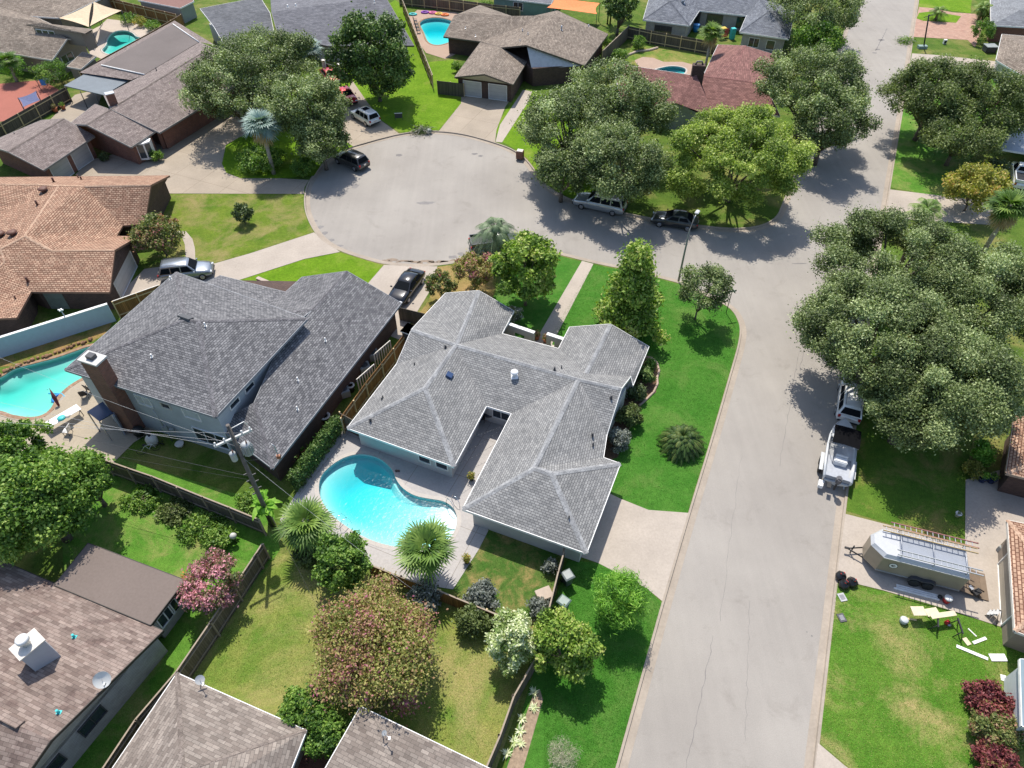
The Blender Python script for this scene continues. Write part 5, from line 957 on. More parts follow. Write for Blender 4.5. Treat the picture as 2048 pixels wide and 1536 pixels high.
# ---- palms
def blades(V, Fc, A, o, d, up, L, w_, droop, k=3, val=.5):
    d = d.normalized(); s = d.cross(up).normalized(); i = len(V); prev = None
    for q in range(k+1):
        t = q/k; p = o+d*L*t-Vector((0, 0, 1))*droop*L*t*t; ww = w_*(1-t)**.6*(.45 if q == 0 else 1)
        V += [p-s*ww, p+s*ww]
    for q in range(k): Fc.append((i+2*q, i+2*q+1, i+2*q+3, i+2*q+2)); A.append(val)
def raw(name, V, Fc, A, mat, parent):
    me = bpy.data.meshes.new(name); me.from_pydata([tuple(v) for v in V], [], Fc); me.materials.append(mat); at = me.attributes.new('v', 'FLOAT', 'FACE'); at.data.foreach_set('value', A); me.update()
    o = bpy.data.objects.new(name, me); CO.link(o); o.parent = parent; return o
def fan_palm(label, px, py, h, fr, nf, mat, hang=0, rnds=1, trunk_r=.2, group='palms', lowang=-.5):
    """px,py = crown centre; h = height of the crown centre"""
    p = P(px, py, h); t = thing('palm_tree', label, 'palm', (p.x, p.y, 0), group); rn = random.Random(rnds); top = Vector((0, 0, h))
    mb = MB(); mb.tube([(0, 0, -.1), (.05, 0, h*.5), (0, 0, h)], [trunk_r*1.25, trunk_r, trunk_r*1.1], 9); mb.build('trunk', TRUNKL, t)
    for g in range(2 if hang else 1):
        V, Fc, A = [], [], []
        n = nf if g == 0 else hang
        for i in range(n):
            az = i*2.399963+rn.uniform(-.2, .2); el = (1.0-(i/n)*(1.0-lowang))+rn.uniform(-.15, .15) if g == 0 else rn.uniform(-1.35, -1.0)
            dr = Vector((math.cos(az)*math.cos(el), math.sin(az)*math.cos(el), math.sin(el))); pl_ = fr*rn.uniform(.4, .55)*(.25+.75*min(1, i/n*2.2) if g == 0 else 1); q = top+dr*pl_-Vector((0, 0, .06*pl_))
            blades(V, Fc, A, top, dr, Vector((0, 0, 1.01)), pl_*1.05, .03, .05, 2, .5)
            s = dr.cross(Vector((0, 0, 1))).normalized(); un = s.cross(dr).normalized(); val = rn.uniform(.0, .6)
            ns = 17
            for k in range(ns):
                a = (k/(ns-1)-.5)*3.9; bd = dr*math.cos(a)+s*math.sin(a)+un*.12*abs(math.sin(a)); L = fr*.6*(1-.22*abs(math.sin(a/2)))*rn.uniform(.85, 1.05)
                blades(V, Fc, A, q, bd, un, L, fr*.042, rn.uniform(.1, .35), 3, min(1, max(0, val+rn.uniform(-.15, .15))))
        raw('crown' if g == 0 else 'dead_fronds', V, Fc, A, LM[mat] if g == 0 else LM['dead'], t)
    return t
def feather_palm(name, label, px, py, h, L, nf, mat, trunk_r=.2, group='palms', droop=.55, lowel=-.4, leaf=.32, lw=.022, nl=34, cat='palm', seed=3):
    p = P(px, py, h); t = thing(name, label, cat, (p.x, p.y, 0), group); rn = random.Random(seed); top = Vector((0, 0, h))
    if h > .6: mb = MB(); mb.tube([(0, 0, -.1), (0, 0, h*.5), (0, 0, h)], [trunk_r*1.3, trunk_r*1.05, trunk_r], 9); mb.build('trunk', TRUNK, t)
    V, Fc, A = [], [], []
    for i in range(nf):
        az = i*2.399963; el = 1.3-(i/nf)*(1.3-lowel); d = Vector((math.cos(az)*math.cos(el), math.sin(az)*math.cos(el), math.sin(el))); s = Vector((-math.sin(az), math.cos(az), 0)); prev = top; val = rn.uniform(.15, .75)
        LL = L*rn.uniform(.85, 1.1)
        for k in range(1, nl+1):
            tt = k/nl; q = top+d*LL*tt-Vector((0, 0, 1))*droop*LL*tt*tt; dd = (q-prev).normalized(); un = s.cross(dd).normalized()
            if k > 4:
                ll = leaf*L*math.sin(math.pi*min(1, tt*.93+.05))**.6+.05
                for sg in (-1, 1): blades(V, Fc, A, q, s*sg*.9+dd*.55+un*.25, un, ll, lw, .35, 2, min(1, max(0, val+rn.uniform(-.15, .15))))
            i0 = len(V); V += [prev-s*.025, prev+s*.025, q+s*.025, q-s*.025]; Fc.append((i0, i0+1, i0+2, i0+3)); A.append(.5); prev = q
    raw('crown', V, Fc, A, LM[mat], t); return t
fan_palm('green fan palm standing between the swimming pool and the board fence', 850, 1094, 3.2, 2.15, 24, 'palm', 0, 1, lowang=-.35)
fan_palm('bushy fan palm beside the banana plants at the pool corner', 610, 1042, 3.0, 2.1, 26, 'palm', 10, 2, trunk_r=.25, lowang=-.9)
fan_palm('tall blue grey fan palm with long hanging dead fronds left of the cul-de-sac', 520, 244, 6.2, 2.3, 40, 'blue', 22, 3)
fan_palm('fan palm beside the maroon roof with its shadow on the shingles', 1424, 62, 6.5, 2.0, 30, 'palm', 6, 4, trunk_r=.16)
fan_palm('fan palm with yellowed lower fronds at the right edge', 2022, 408, 5.5, 2.3, 36, 'palm', 24, 5)
fan_palm('blue green fan palm poking out behind the left oaks', 615, 92, 6.0, 2.0, 30, 'blue', 0, 6)
fan_palm('small fan palm in the top left garden edge', 12, 118, 3.0, 1.8, 22, 'palm', 0, 7)
feather_palm('palm_tree', 'grey green feather palm leaning over the parked pickup', 990, 458, 4.4, 2.9, 26, 'pindo', droop=.75, seed=4, nl=24, leaf=.24, lw=.045)
feather_palm('sago_palm', 'big dark sago palm alone on the emerald lawn near the street', 1366, 876, 1.0, 1.85, 120, 'sago', droop=.62, lowel=.0, leaf=.13, lw=.034, cat='sago palm', group=None)
feather_palm('small_palm', 'small palm in the round bed on the oval lawn of the paver driveway', 1878, 22, 1.4, 1.7, 20, 'palm', group='palms', seed=6)
feather_palm('small_palm', 'pale feather palm beside the pale grey roof in the top right', 1968, 14, 2.2, 1.8, 22, 'palm', group='palms', seed=7)
feather_palm('small_palm', 'feathery green palm at the upper left of the tall oak on the right', 1855, 418, 7.2, 1.9, 26, 'palm', group='palms', seed=8)
def banana(label, px, py, h, n, L, seed=1, group='banana plants'):
    p = P(px, py, 0); t = thing('banana_plant', label, 'banana plant', tuple(p), group); rn = random.Random(seed); V, Fc, A = [], [], []; mb = MB()
    for st in range(3):
        ox, oy = rn.uniform(-.5, .5), rn.uniform(-.5, .5); hh = h*rn.uniform(.6, 1); mb.tube([(ox, oy, 0), (ox*1.1, oy*1.1, hh)], [.13, .09], 7)
        for i in range(n):
            az = rn.uniform(0, 6.28); el = rn.uniform(.3, 1.3); d = Vector((math.cos(az)*math.cos(el), math.sin(az)*math.cos(el), math.sin(el))); s = Vector((-math.sin(az), math.cos(az), 0)); o = Vector((ox, oy, hh)); i0 = len(V); LL = L*rn.uniform(.7, 1.1); K = 7; vv = rn.uniform(.2, .9)
            for k in range(K+1):
                tt = k/K; q = o+d*LL*tt-Vector((0, 0, 1))*.5*LL*tt*tt; wd = .2*math.sin(math.pi*min(1, tt*.95+.04))**.7; V += [q-s*wd+Vector((0, 0, .08)), q, q+s*wd+Vector((0, 0, .08))]
            for k in range(K): a = i0+3*k; Fc += [(a, a+1, a+4, a+3), (a+1, a+2, a+5, a+4)]; A += [vv, min(1, vv+.1)]
    mb.build('stem', plain('banana_stem', c(120, 130, 70)), t); raw('crown', V, Fc, A, LM['ban'], t); return t
banana('banana plants at the foot of the utility pole beside the fan palm', 548, 1052, 2.4, 10, 1.5, 1)
banana('banana clump behind the far fence left of the blue grey roofs', 1215, 50, 4.2, 9, 2.8, 2)
banana('second banana clump beside the fence near the orange awning', 1250, 35, 4.5, 9, 2.8, 3)
tree('broadleaf_tree', 'dark leafy tree rising between the banana clumps at the top', 1240, 12, 70, 7, 'mag', n=7000, ls=.3, bottom=.2, low=-.6)
# little strap leaved plants in the soil strip
def rosette(label, px, py, r, mat='olive', h=.35):
    p = P(px, py); t = thing('strap_leaf_plant', label, 'plant', tuple(p), 'strap leaved plants along the fence'); V, Fc, A = [], [], []; rn = random.Random(int(px))
    for i in range(16): az = i*2.4; el = rn.uniform(.3, 1.1); blades(V, Fc, A, Vector((0, 0, .05)), Vector((math.cos(az)*math.cos(el), math.sin(az)*math.cos(el), math.sin(el))), Vector((0, 0, 1.01)), r*rn.uniform(.7, 1.1), .05, .4, 3, rn.uniform(.3, 1))
    raw('leaves', V, Fc, A, LM[mat], t)
for i, (x, y) in enumerate(((1068, 1386), (1067, 1416), (1044, 1438), (1041, 1463), (1028, 1484), (1040, 1487), (1013, 1508))):
    rosette(('strap leaved plant in the soil strip, %s counted from the leafy tree' % ['first', 'second', 'third', 'fourth', 'fifth', 'sixth', 'seventh'][i]), x, y, .5, 'var')
# grass tufts: fine blades over the nearest lawns so the turf is not a flat sheet
def tufts(label, poly, n, mat, seed, hh=.1):
    n = int(n*.6); hh = hh*.7
    q = pix(poly); xs = [p.x for p in q]; ys = [p.y for p in q]; rs = np.random.RandomState(seed); X = rs.uniform(min(xs), max(xs), n*2); Y = rs.uniform(min(ys), max(ys), n*2); ins = np.zeros(len(X), bool)
    for i in range(len(q)):
        a, b = q[i-1], q[i]; cnd = ((a.y > Y) != (b.y > Y)) & (X < (b.x-a.x)*(Y-a.y)/((b.y-a.y) or 1e-9)+a.x); ins ^= cnd
    X, Y = X[ins], Y[ins]; m_ = len(X); cn = np.stack([X, Y, np.full(m_, .02)+rs.uniform(0, hh*.4, m_)], 1)
    o = leaf_mesh('grass', cn, rs.normal(size=(m_, 3))*np.array([1, 1, .5])+np.array([0, 0, .35]), hh*rs.uniform(.6, 1.5, m_), rs.uniform(0, 1, m_), mat, None, .3); tag(o, label, 'grass', kind='stuff'); return o
# ---------------------------------------------------------------- vehicles (x forward, z up, origin on the ground at the centre)
def carpaint(name, col, metal=.35, rough=.28):
    k = ('car', name)
    if k in MC: return MC[k]
    m, nt, bs = newmat(name); bs.inputs['Base Color'].default_value = (*col, 1); bs.inputs['Metallic'].default_value = metal; bs.inputs['Roughness'].default_value = rough
    bs.inputs['Coat Weight'].default_value = .7; bs.inputs['Coat Roughness'].default_value = .06; MC[k] = m; return m
CARG = plain('car_glass', (.012, .014, .017), .12, 0, .02, .3, 0)
def car(name, label, cat, pos, rz, paint, L=4.7, W=1.85, H=1.65, kind='suv', rack=False, roof=None, group='cars and trucks parked around the cul-de-sac', sunroof=False):
    t = thing(name, label, cat, pos, group, rz); hl = L/2; hw = W/2
    # stations: x, bonnet/belt height, half width
    bh = {'suv': .60, 'sedan': .60, 'pickup': .58}[kind]*H if kind != 'sedan' else .66*H
    st = [(-hl, .42, .80, .86), (-hl+.06, .36, bh*.86, .92), (-hl+.35, .30, bh*.97, .98), (-hl*.55, .26, bh, 1), (0, .25, bh, 1), (hl*.42, .26, bh*.985, 1), (hl*.66, .28, bh*.93, .985), (hl-.32, .30, bh*.84, .94), (hl-.08, .34, bh*.70, .82), (hl, .40, bh*.55, .72)]
    if kind == 'sedan': st[1] = (-hl+.06, .36, bh*.9, .9); st[2] = (-hl+.35, .3, bh*1.0, .96)
    rows = []
    for x, zb, zt, k in st:
        y = hw*k
        rows.append([(x, -y*.9, zb), (x, -y, zb+.16), (x, -y*1.0, zt*.62+.1), (x, -y*.97, zt-.10), (x, -y*.90, zt-.02), (x, -y*.5, zt+.015), (x, 0, zt+.025), (x, y*.5, zt+.015), (x, y*.90, zt-.02), (x, y*.97, zt-.10), (x, y*1.0, zt*.62+.1), (x, y, zb+.16), (x, y*.9, zb)])
    mb = MB(); mb.grid(rows, 0, True, True, True, True)
    # cabin
    if kind == 'suv': a0, a1, b1, b0 = -hl+.12, -hl+.42, hl*.18, hl*.46
    elif kind == 'sedan': a0, a1, b1, b0 = -hl+.55, -hl+1.25, hl*.10, hl*.46
    else: a0, a1, b1, b0 = -hl*.16, -hl*.10, hl*.24, hl*.48
    z0 = bh-.04; z1 = H
    def ring(x, z, k): y = hw*k; return [(x, -y, z), (x, -y*.5, z), (x, 0, z), (x, y*.5, z), (x, y, z)]
    cab = [(a0, z0, .93), (a1, z1-.07, .72), (a1+.25, z1-.01, .72), ((a1+b1)/2, z1+.02, .735), (b1-.2, z1-.02, .72), (b1, z1-.08, .70), (b0, z0, .90)]
    rows = []
    for x, z, k in cab:
        y = hw*k; zz = 0.0 if z <= z0 else .05; rows.append([(x, -y, z-zz), (x, -y*.88, z), (x, 0, z+.02), (x, y*.88, z), (x, y, z-zz)])
    mb.grid(rows, 0, True)
    for sg in (-1, 1):        # cabin sides
        side = [(x, sg*hw*k, z-(0 if z <= z0 else .05)) for x, z, k in cab]
        for i in range(len(side)-1):
            xa = a0+(b0-a0)*(i)/(len(side)-1); xb = a0+(b0-a0)*(i+1)/(len(side)-1)
            mb.face([(xa, sg*hw*.93, z0), (xb, sg*hw*.93, z0), side[i+1], side[i]], 0, True)
    if kind == 'pickup':      # bed: dark hollow with walls
        mb2 = MB(); x0, x1 = -hl+.12, a0-.06; mb2.box(((x0+x1)/2, 0, bh+.03), (x1-x0, W*.78, .06)); bed = mb2
    bo = mb.build('body', paint, t, uv=False)
    if kind == 'pickup':
        bed.build('bed_floor', BLACK, t); mb2 = MB()
        for y in (-hw*.88, hw*.88): mb2.box(((x0+x1)/2, y, bh+.12), (x1-x0, .1, .28))
        mb2.box((x0, 0, bh+.1), (.08, W*.86, .3)); mb2.box((x1, 0, bh+.12), (.06, W*.8, .28)); mb2.build('bed_wall', paint, t)
    # glass panels set proud
    def quad(pts, nm, mat=CARG, off=.012):
        mb = MB(); pts = [Vector(p) for p in pts]; n = (pts[1]-pts[0]).cross(pts[2]-pts[0]).normalized(); cen = sum(pts, Vector())/len(pts); n = n if n.dot(cen-Vector((0, 0, .6))) > 0 else -n
        mb.face([p+n*off for p in pts]); return mb.build(nm, mat, t, uv=False)
    f = lambda a, b, k: a+(b-a)*k
    zf = f(z0, z1-.08, .12); zg = f(z0, z1-.08, .9)
    quad([(f(b0, b1, .12), -hw*f(.9, .70, .12)*.86, zf), (f(b0, b1, .12), hw*f(.9, .70, .12)*.86, zf), (f(b0, b1, .92), hw*.70*.86, zg), (f(b0, b1, .92), -hw*.70*.86, zg)], 'windscreen', off=.045)
    quad([(f(a0, a1, .15), hw*f(.93, .72, .15)*.86, zf), (f(a0, a1, .15), -hw*f(.93, .72, .15)*.86, zf), (f(a0, a1, .9), -hw*.72*.84, zg), (f(a0, a1, .9), hw*.72*.84, zg)], 'rear_window', off=.045)
    na = 3 if (kind == 'suv') else 2
    for sg in (-1, 1):
        xs0, xs1 = f(a0, a1, .5)+.1, f(b0, b1, .5)-.1; 
        for k in range(na):
            xa = f(xs0, xs1, k/na)+.05; xb = f(xs0, xs1, (k+1)/na)-.05
            la = .0 if k else .25; lb = .0 if k < na-1 else .42
            yy0 = hw*.925; yy1 = hw*.755; h0_, h1_ = z0+.07, z1-.17
            quad([(xa-(.12 if k == 0 else 0), sg*yy0, h0_), (xb+(.22 if k == na-1 else 0), sg*yy0, h0_), (xb-lb*.45, sg*yy1, h1_), (xa+la*.5, sg*yy1, h1_)], 'side_window', off=.03)
    for x in (-hl*.60, hl*.62):
        for sg in (-1, 1):
            r = .36 if kind != 'sedan' else .33; mb = MB(); prof = [(.02, -.12), (r-.06, -.12), (r, -.08), (r, .08), (r-.06, .12), (.02, .12)]
            M = Matrix.Rotation(math.pi/2, 3, 'X'); rows = [[Vector((x, sg*(hw-.10), r))+M@Vector((q*math.cos(a), q*math.sin(a), z)) for a in [2*math.pi*j/18 for j in range(18)]] for q, z in prof]
            mb.grid(rows, 0, True, True); wo = mb.build('wheel', RUBBER, t, uv=False)
            mb = MB(); rows = [[Vector((x, sg*(hw+.025+.0), r))+M@Vector((q*math.cos(a), q*math.sin(a), sg*-z)) for a in [2*math.pi*j/10 for j in range(10)]] for q, z in ((.22, .0), (.2, .02), (.08, .0), (.01, .02))]
            mb.grid(rows, 0, False, True); mb.build('rim', plain('alloy', (.4, .4, .42), .3, .8), wo, uv=False)
    for sg in (-1, 1):
        mb = MB(); mb.box((hl-.09, sg*hw*.62, bh*.66), (.16, .36, .14), sg*-.35); mb.build('headlight', HEADL, t, bevel=.02)
        mb = MB(); mb.box((-hl+.06, sg*hw*.78, bh*.8), (.12, .2, .26 if kind != 'sedan' else .15)); mb.build('tail_light', LAMPRED, t, bevel=.02)
        mb = MB(); mb.box((b0-.15, sg*(hw+.1), z0+.08), (.14, .2, .13)); mb.build('mirror', paint, t, bevel=.03)
    mb = MB(); mb.box((hl+.0, 0, .42), (.12, W*.78, .16)); mb.build('bumper', BLACK, t, bevel=.03); mb = MB(); mb.box((-hl-.0, 0, .45), (.1, W*.82, .14)); mb.build('bumper', BLACK, t, bevel=.03)
    mb = MB(); mb.box((-hl-.03, 0, .78), (.03, .32, .16)); mb.build('plate', OFFW, t)
    if rack:
        mb = MB()
        for y in (-hw*.6, hw*.6): mb.tube([(a1+.1, y, H+.0), (a1+.2, y, H+.07), (b1-.3, y, H+.07), (b1-.15, y, H)], .02, 5)
        mb.build('roof_rail', DARK, t)
    if roof or sunroof:
        mb = MB(); mb.box(((a1+b1)/2+.3, 0, H+.03), (.8 if sunroof else (b1-a1)*.7, W*.42, .02)); mb.build('sunroof', CARG, t)
    return t
def place(front, rear, side, W, L):
    """ground pixels of the near front and rear wheels -> centre and heading"""
    f, r = P(*front), P(*rear); d = (f-r).normalized(); left = Vector((-d.y, d.x, 0)); m = (f+r)/2-left*(W/2)*(1 if side == 'L' else -1); return (m.x, m.y, -.126), math.atan2(d.y, d.x)
def heading(a, b): a, b = P(*a), P(*b); d = b-a; return math.atan2(d.y, d.x)
def onyard(q, z=.012): return (q[0][0], q[0][1], z), q[1]
p_, r_ = place((1161, 417), (1226, 431), 'L', 2.05, 5.6); car('suburban_suv', 'long silver suv parked at the kerb under the oaks', 'suv', p_, r_, carpaint('silver_paint', (.42, .45, .48), .6), 5.65, 2.05, 1.9, 'suv', True)
p_, r_ = place((1314, 452), (1379, 462), 'L', 1.9, 4.7); car('parked_car', 'dark charcoal car in deep shade behind the tall street lamp', 'car', p_, r_, carpaint('charcoal_paint', (.035, .04, .045), .4), 4.75, 1.9, 1.5, 'sedan')
p_, r_ = place((674, 326), (710, 342), 'L', 1.85, 4.6); car('parked_suv', 'dark grey suv at the left kerb of the cul-de-sac', 'suv', p_, r_, carpaint('gunmetal_paint', (.07, .068, .066), .5), 4.6, 1.87, 1.68, 'suv', True)
p_, r_ = onyard(place((706, 238), (733, 254), 'L', 1.82, 4.5)); car('parked_suv', 'white suv with sunroof standing on the driveway behind the red car', 'suv', p_, r_, carpaint('white_paint_car', (.72, .72, .70), .1), 4.55, 1.84, 1.68, 'suv', sunroof=True)
p = P(694, 200); car('parked_car', 'bright red car facing the cul-de-sac on the driveway', 'car', (p.x, p.y, .012), heading((676, 180), (712, 218)), carpaint('red_paint', (.55, .02, .03), .3), 4.6, 1.82, 1.5, 'sedan')
p = P(668, 174); car('parked_car', 'second red car mostly hidden by the oak leaves further up the driveway', 'car', (p.x-.8, p.y+2.2, .012), heading((676, 180), (712, 218)), carpaint('deep_red_paint', (.35, .015, .02), .3), 4.5, 1.8, 1.45, 'sedan')
p_, r_ = onyard(place((818, 606), (846, 568), 'L', 1.85, 4.8)); car('parked_car', 'black sedan on the driveway beside the two storey house', 'car', p_, r_, carpaint('black_paint', (.012, .014, .018), .4, .18), 4.85, 1.86, 1.45, 'sedan')
p = P(377, 552); car('parked_suv', 'silver grey suv on the driveway behind the two storey house', 'suv', (p.x, p.y, .012), heading((320, 558), (435, 545)), carpaint('grey_blue_paint', (.26, .29, .33), .6), 4.85, 1.92, 1.75, 'suv', True)
p = P(975, 494); car('pickup_truck', 'dark pickup with an empty bed parked behind the feather palm', 'pickup', (p.x+.9, p.y+.1, -.126), heading((935, 495), (1000, 487)), carpaint('green_grey_paint', (.08, .085, .08), .3), 5.4, 1.95, 1.8, 'pickup')
p = P(1697, 808); hd = heading((1697, 900), (1705, 830)); 
dirU = math.atan2(-dR.y, -dR.x)
car('parked_suv', 'white suv under the largest oak in front of the boat', 'suv', (p.x, p.y, -.126), dirU, carpaint('white_paint_car', (.72, .72, .70), .1), 4.7, 1.88, 1.72, 'suv', True)
p = P(1702, 26); car('parked_car', 'dark car parked far up the street under the top oak', 'car', (p.x, p.y, -.126), math.atan2(dU.y, dU.x), carpaint('charcoal_paint', (.035, .04, .045), .4), 4.7, 1.85, 1.6, 'suv')
p = P(2036, 362); car('white_truck', 'white truck partly cut off at the right edge of the photo', 'truck', (p.x, p.y, .012), math.atan2(dU.y, dU.x)+.0, carpaint('white_paint_car', (.72, .72, .70), .1), 5.6, 2.0, 2.0, 'pickup')
# ---- boat on trailer
bp = P(1674, 915); t = thing('motor_boat', 'white motor boat with black canvas top parked on a trailer at the kerb', 'boat', (bp.x, bp.y, -.126), rz=dirU)
mb = MB(); rows = []
for x, zb, k in ((-3.0, .55, .95), (-1.5, .5, 1.0), (0, .48, 1.0), (1.2, .5, .92), (2.1, .58, .72), (2.7, .72, .42), (3.15, .95, .06)):
    y = 1.16*k; rows.append([(x, -y, 1.22), (x, -y*.98, .95), (x, -y*.7, zb+.1), (x, 0, zb-.12), (x, y*.7, zb+.1), (x, y*.98, .95), (x, y, 1.22), (x, y*.86, 1.24), (x, y*.84, .78), (x, -y*.84, .78), (x, -y*.86, 1.24)])
mb.grid(rows, 0, True, True, True, True); GEL = plain('gelcoat', (.52, .53, .54), .25, 0, .05, 2, .5); mb.build('hull', GEL, t, uv=False)
mb = MB(); mb.grid([[(x, -y, z) for y in (-w_, -w_*.5, 0, w_*.5, w_)] for x, w_, z in ((.9, .95, 1.24), (1.6, .82, 1.32), (2.2, .62, 1.3), (2.7, .4, 1.27), (3.1, .08, 1.24))], 0, True); mb.build('foredeck', GEL, t, uv=False)
mb = MB(); mb.box((-1.75, 0, .80), (2.3, 1.75, .04)); mb.box((-2.75, 0, 1.05), (.3, 1.9, .3)); mb.build('deck', plain('pale_deck', (.34, .36, .4), .6), t)
mb = MB(); mb.box((-1.2, -.05, 1.05), (.5, 1.0, .5)); mb.box((-.9, -.05, 1.35), (.12, 1.0, .35)); mb.build('seat', plain('vinyl', (.62, .62, .62), .5), t, bevel=.06)
mb = MB(); mb.grid([[(x, y, 2.35+.1*math.cos(y*1.2)-.08*(x-.3)**2) for y in (-1.02, -.5, 0, .5, 1.02)] for x in (-.7, -.1, .5, 1.1)], 0, True); mb.build('canopy', plain('black_canvas', (.008, .008, .009), 1, 0, .1, 3, 0), t)
mb = MB()
for x in (-.65, 1.05):
    for y in (-1.0, 1.0): mb.tube([(x, y, 2.3), (.2, y*1.05, 1.22)], .02, 5)
mb.build('canopy_frame', CHROME, t)
mb = MB(); mb.box((-3.3, 0, 1.45), (.5, .42, .6)); mb.build('outboard_motor', plain('engine_grey', (.1, .1, .11), .35), t, bevel=.1); mb = MB(); mb.box((-3.32, 0, .85), (.2, .12, .9)); mb.box((-3.45, .5, .85), (.5, .3, .05)); mb.build('motor_leg', BLACK, t)
mb = MB(); mb.tube([(-3.0, .75, .35), (3.3, .2, .4), (4.1, 0, .42)], .05, 5); mb.tube([(-3.0, -.75, .35), (3.3, -.2, .4), (4.1, 0, .42)], .05, 5); mb.box((-1.3, 0, .35), (.1, 2.3, .08)); mb.tube([(3.2, 0, .4), (3.2, 0, 1.2)], .05, 5); mb.build('trailer_frame', GALV, t)
for y in (-1.25, 1.25):
    for x in (-1.7, -.9):
        mb = MB(); M = Matrix.Rotation(math.pi/2, 3, 'X'); mb.grid([[Vector((x, y, .33))+M@Vector((q*math.cos(a), q*math.sin(a), z)) for a in [2*math.pi*j/14 for j in range(14)]] for q, z in ((.02, -.1), (.33, -.1), (.33, .1), (.02, .1))], 0, True, True); mb.build('wheel', RUBBER, t, uv=False)
    mb = MB(); mb.box((-1.3, y, .72), (1.7, .28, .05)); mb.build('mudguard', GEL, t)
mb = MB(); mb.box((-3.3, 1.05, .5), (.55, .35, .3)); mb.build('trim_step', WHITE, t)
t.scale = (1.0, .9, 1.0)
# ---- enclosed trailer with roof rack
fa, fb = P(1772, 1150), P(1915, 1187)           # lower near edge of the box on the ground
ta = (fb-fa).normalized(); TL = 5.0; TW = 2.2; TZ = 2.2; n_ = Vector((-ta.y, ta.x, 0)); m_ = (P(1765, 1152)+P(1890, 1183))/2+n_*TW/2
t = thing('cargo_trailer', 'beige enclosed cargo trailer with roof rack and open rear ramp on the driveway', 'trailer', (m_.x, m_.y, .012), rz=math.atan2(ta.y, ta.x))
TAN = plain('tan_metal', c(186, 172, 150), .4, .1, .08, 1.5); WM_ = plain('white_roof_metal', c(226, 228, 232), .4, 0, .05)
out = [(-TL/2, -TW/2), (TL/2-.0, -TW/2), (TL/2, TW/2), (-TL/2, TW/2), (-TL/2-.75, TW*.18), (-TL/2-.75, -TW*.18)]
mb = MB()
for k in range(len(out)):
    if k == 1: continue
    a_, b_ = out[k], out[(k+1) % len(out)]; mb.face([(*a_, .45), (*b_, .45), (*b_, TZ-.25), (*a_, TZ-.25)])
mb.face([(*q, .45) for q in out][::-1]); mb.build('body', TAN, t)
ins = [(x*.955, y*.86) for x, y in out]; mb = MB()
for k in range(len(out)):
    a_, b_, c2, d2 = out[k], out[(k+1) % 6], ins[(k+1) % 6], ins[k]; mb.face([(*a_, TZ-.25), (*b_, TZ-.25), (*c2, TZ), (*d2, TZ)])
mb.face([(*q, TZ) for q in ins]); mb.build('roof', WM_, t)
mb = MB(); mb.box((.35, 0, TZ+.012), (3.9, 1.55, .02)); mb.build('roof_panel', plain('grey_roof_panel', c(190, 196, 206), .35, .2, .04), t)
mb = MB()
for y in (-TW/2-.01, TW/2+.01): mb.box((0, y, .5), (TL, .04, .1)); mb.box((0, y, TZ-.27), (TL, .04, .08))
mb.build('trim', GALV, t)
mb = MB(); mb.grid([[(x, y, z) for y in (-TW/2-.26, -TW/2)] for x, z in ((-.55, .5), (-.45, .8), (-.2, .9), (.25, .8), (.7, .9), (1.0, .8), (1.1, .5))], 0, True)
mb.grid([[(x, -TW/2-.26, z), (x, -TW/2-.26, z-.08)] for x, z in ((-.55, .5), (-.45, .8), (-.2, .9), (.25, .8), (.7, .9), (1.0, .8), (1.1, .5))], 0, True); mb.build('mudguard', DARK, t)
for x in (-.12, .68):
    for y in (-TW/2-.14, TW/2+.1):
        mb = MB(); M = Matrix.Rotation(math.pi/2, 3, 'X'); mb.grid([[Vector((x, y, .34))+M@Vector((q*math.cos(a), q*math.sin(a), z)) for a in [2*math.pi*j/14 for j in range(14)]] for q, z in ((.02, -.1), (.34, -.1), (.34, .1), (.16, .11), (.02, .1))], 0, True, True); mb.build('wheel', RUBBER, t, uv=False)
# round emblem on the side: dark ring, white disc, dark bird-like mark
for r_, off, mt in ((.27, .012, BLACK), (.235, .016, WHITE), (.13, .020, BLACK)):
    mb = MB(); mb.face([(-1.72+r_*math.cos(a), -TW/2-off, 1.35+r_*(.75 if r_ < .2 else 1)*math.sin(a)) for a in [2*math.pi*j/24 for j in range(24)]]); mb.build('emblem', mt, t)
mb = MB(); mb.box((-1.68, -TW/2-.025, 1.36), (.14, .004, .05)); mb.build('emblem_mark', WHITE, t)
mb = MB(); mb.tube([(-TL/2-.7, .4, .42), (-TL/2-1.7, 0, .45)], .05, 5); mb.tube([(-TL/2-.7, -.4, .42), (-TL/2-1.7, 0, .45)], .05, 5); mb.tube([(-TL/2-1.4, 0, .05), (-TL/2-1.4, 0, .9)], .045, 6); mb.box((-TL/2-1.75, 0, .48), (.25, .12, .1)); mb.build('hitch', BLACK, t)
for x in (-1.6, .3, 2.2): mb = MB(); mb.tube([(x, -TW/2+.1, TZ-.05), (x, -TW/2+.1, TZ+.35), (x, TW/2-.1, TZ+.35), (x, TW/2-.1, TZ-.05)], .025, 5); mb.build('roof_rack', GALV, t)
mb = MB(); mb.box((TL/2+.85, 0, .24), (1.75, TW*.9, .05), rot=Matrix.Rotation(.25, 3, 'Y')); mb.box((TL/2+1.75, 0, .06), (.35, TW*.9, .05)); mb.build('ramp', plain('ramp_wood', c(150, 130, 110), .8), t)
mb = MB(); mb.box((TL/2-.3, 0, 1.1), (.04, TW*.92, 1.3)); mb.build('interior', plain('trailer_dark', (.05, .045, .04), .9), t)
tr = t; TM = Matrix.Translation(tr.location)@Matrix.Rotation(tr.rotation_euler.z, 4, 'Z')
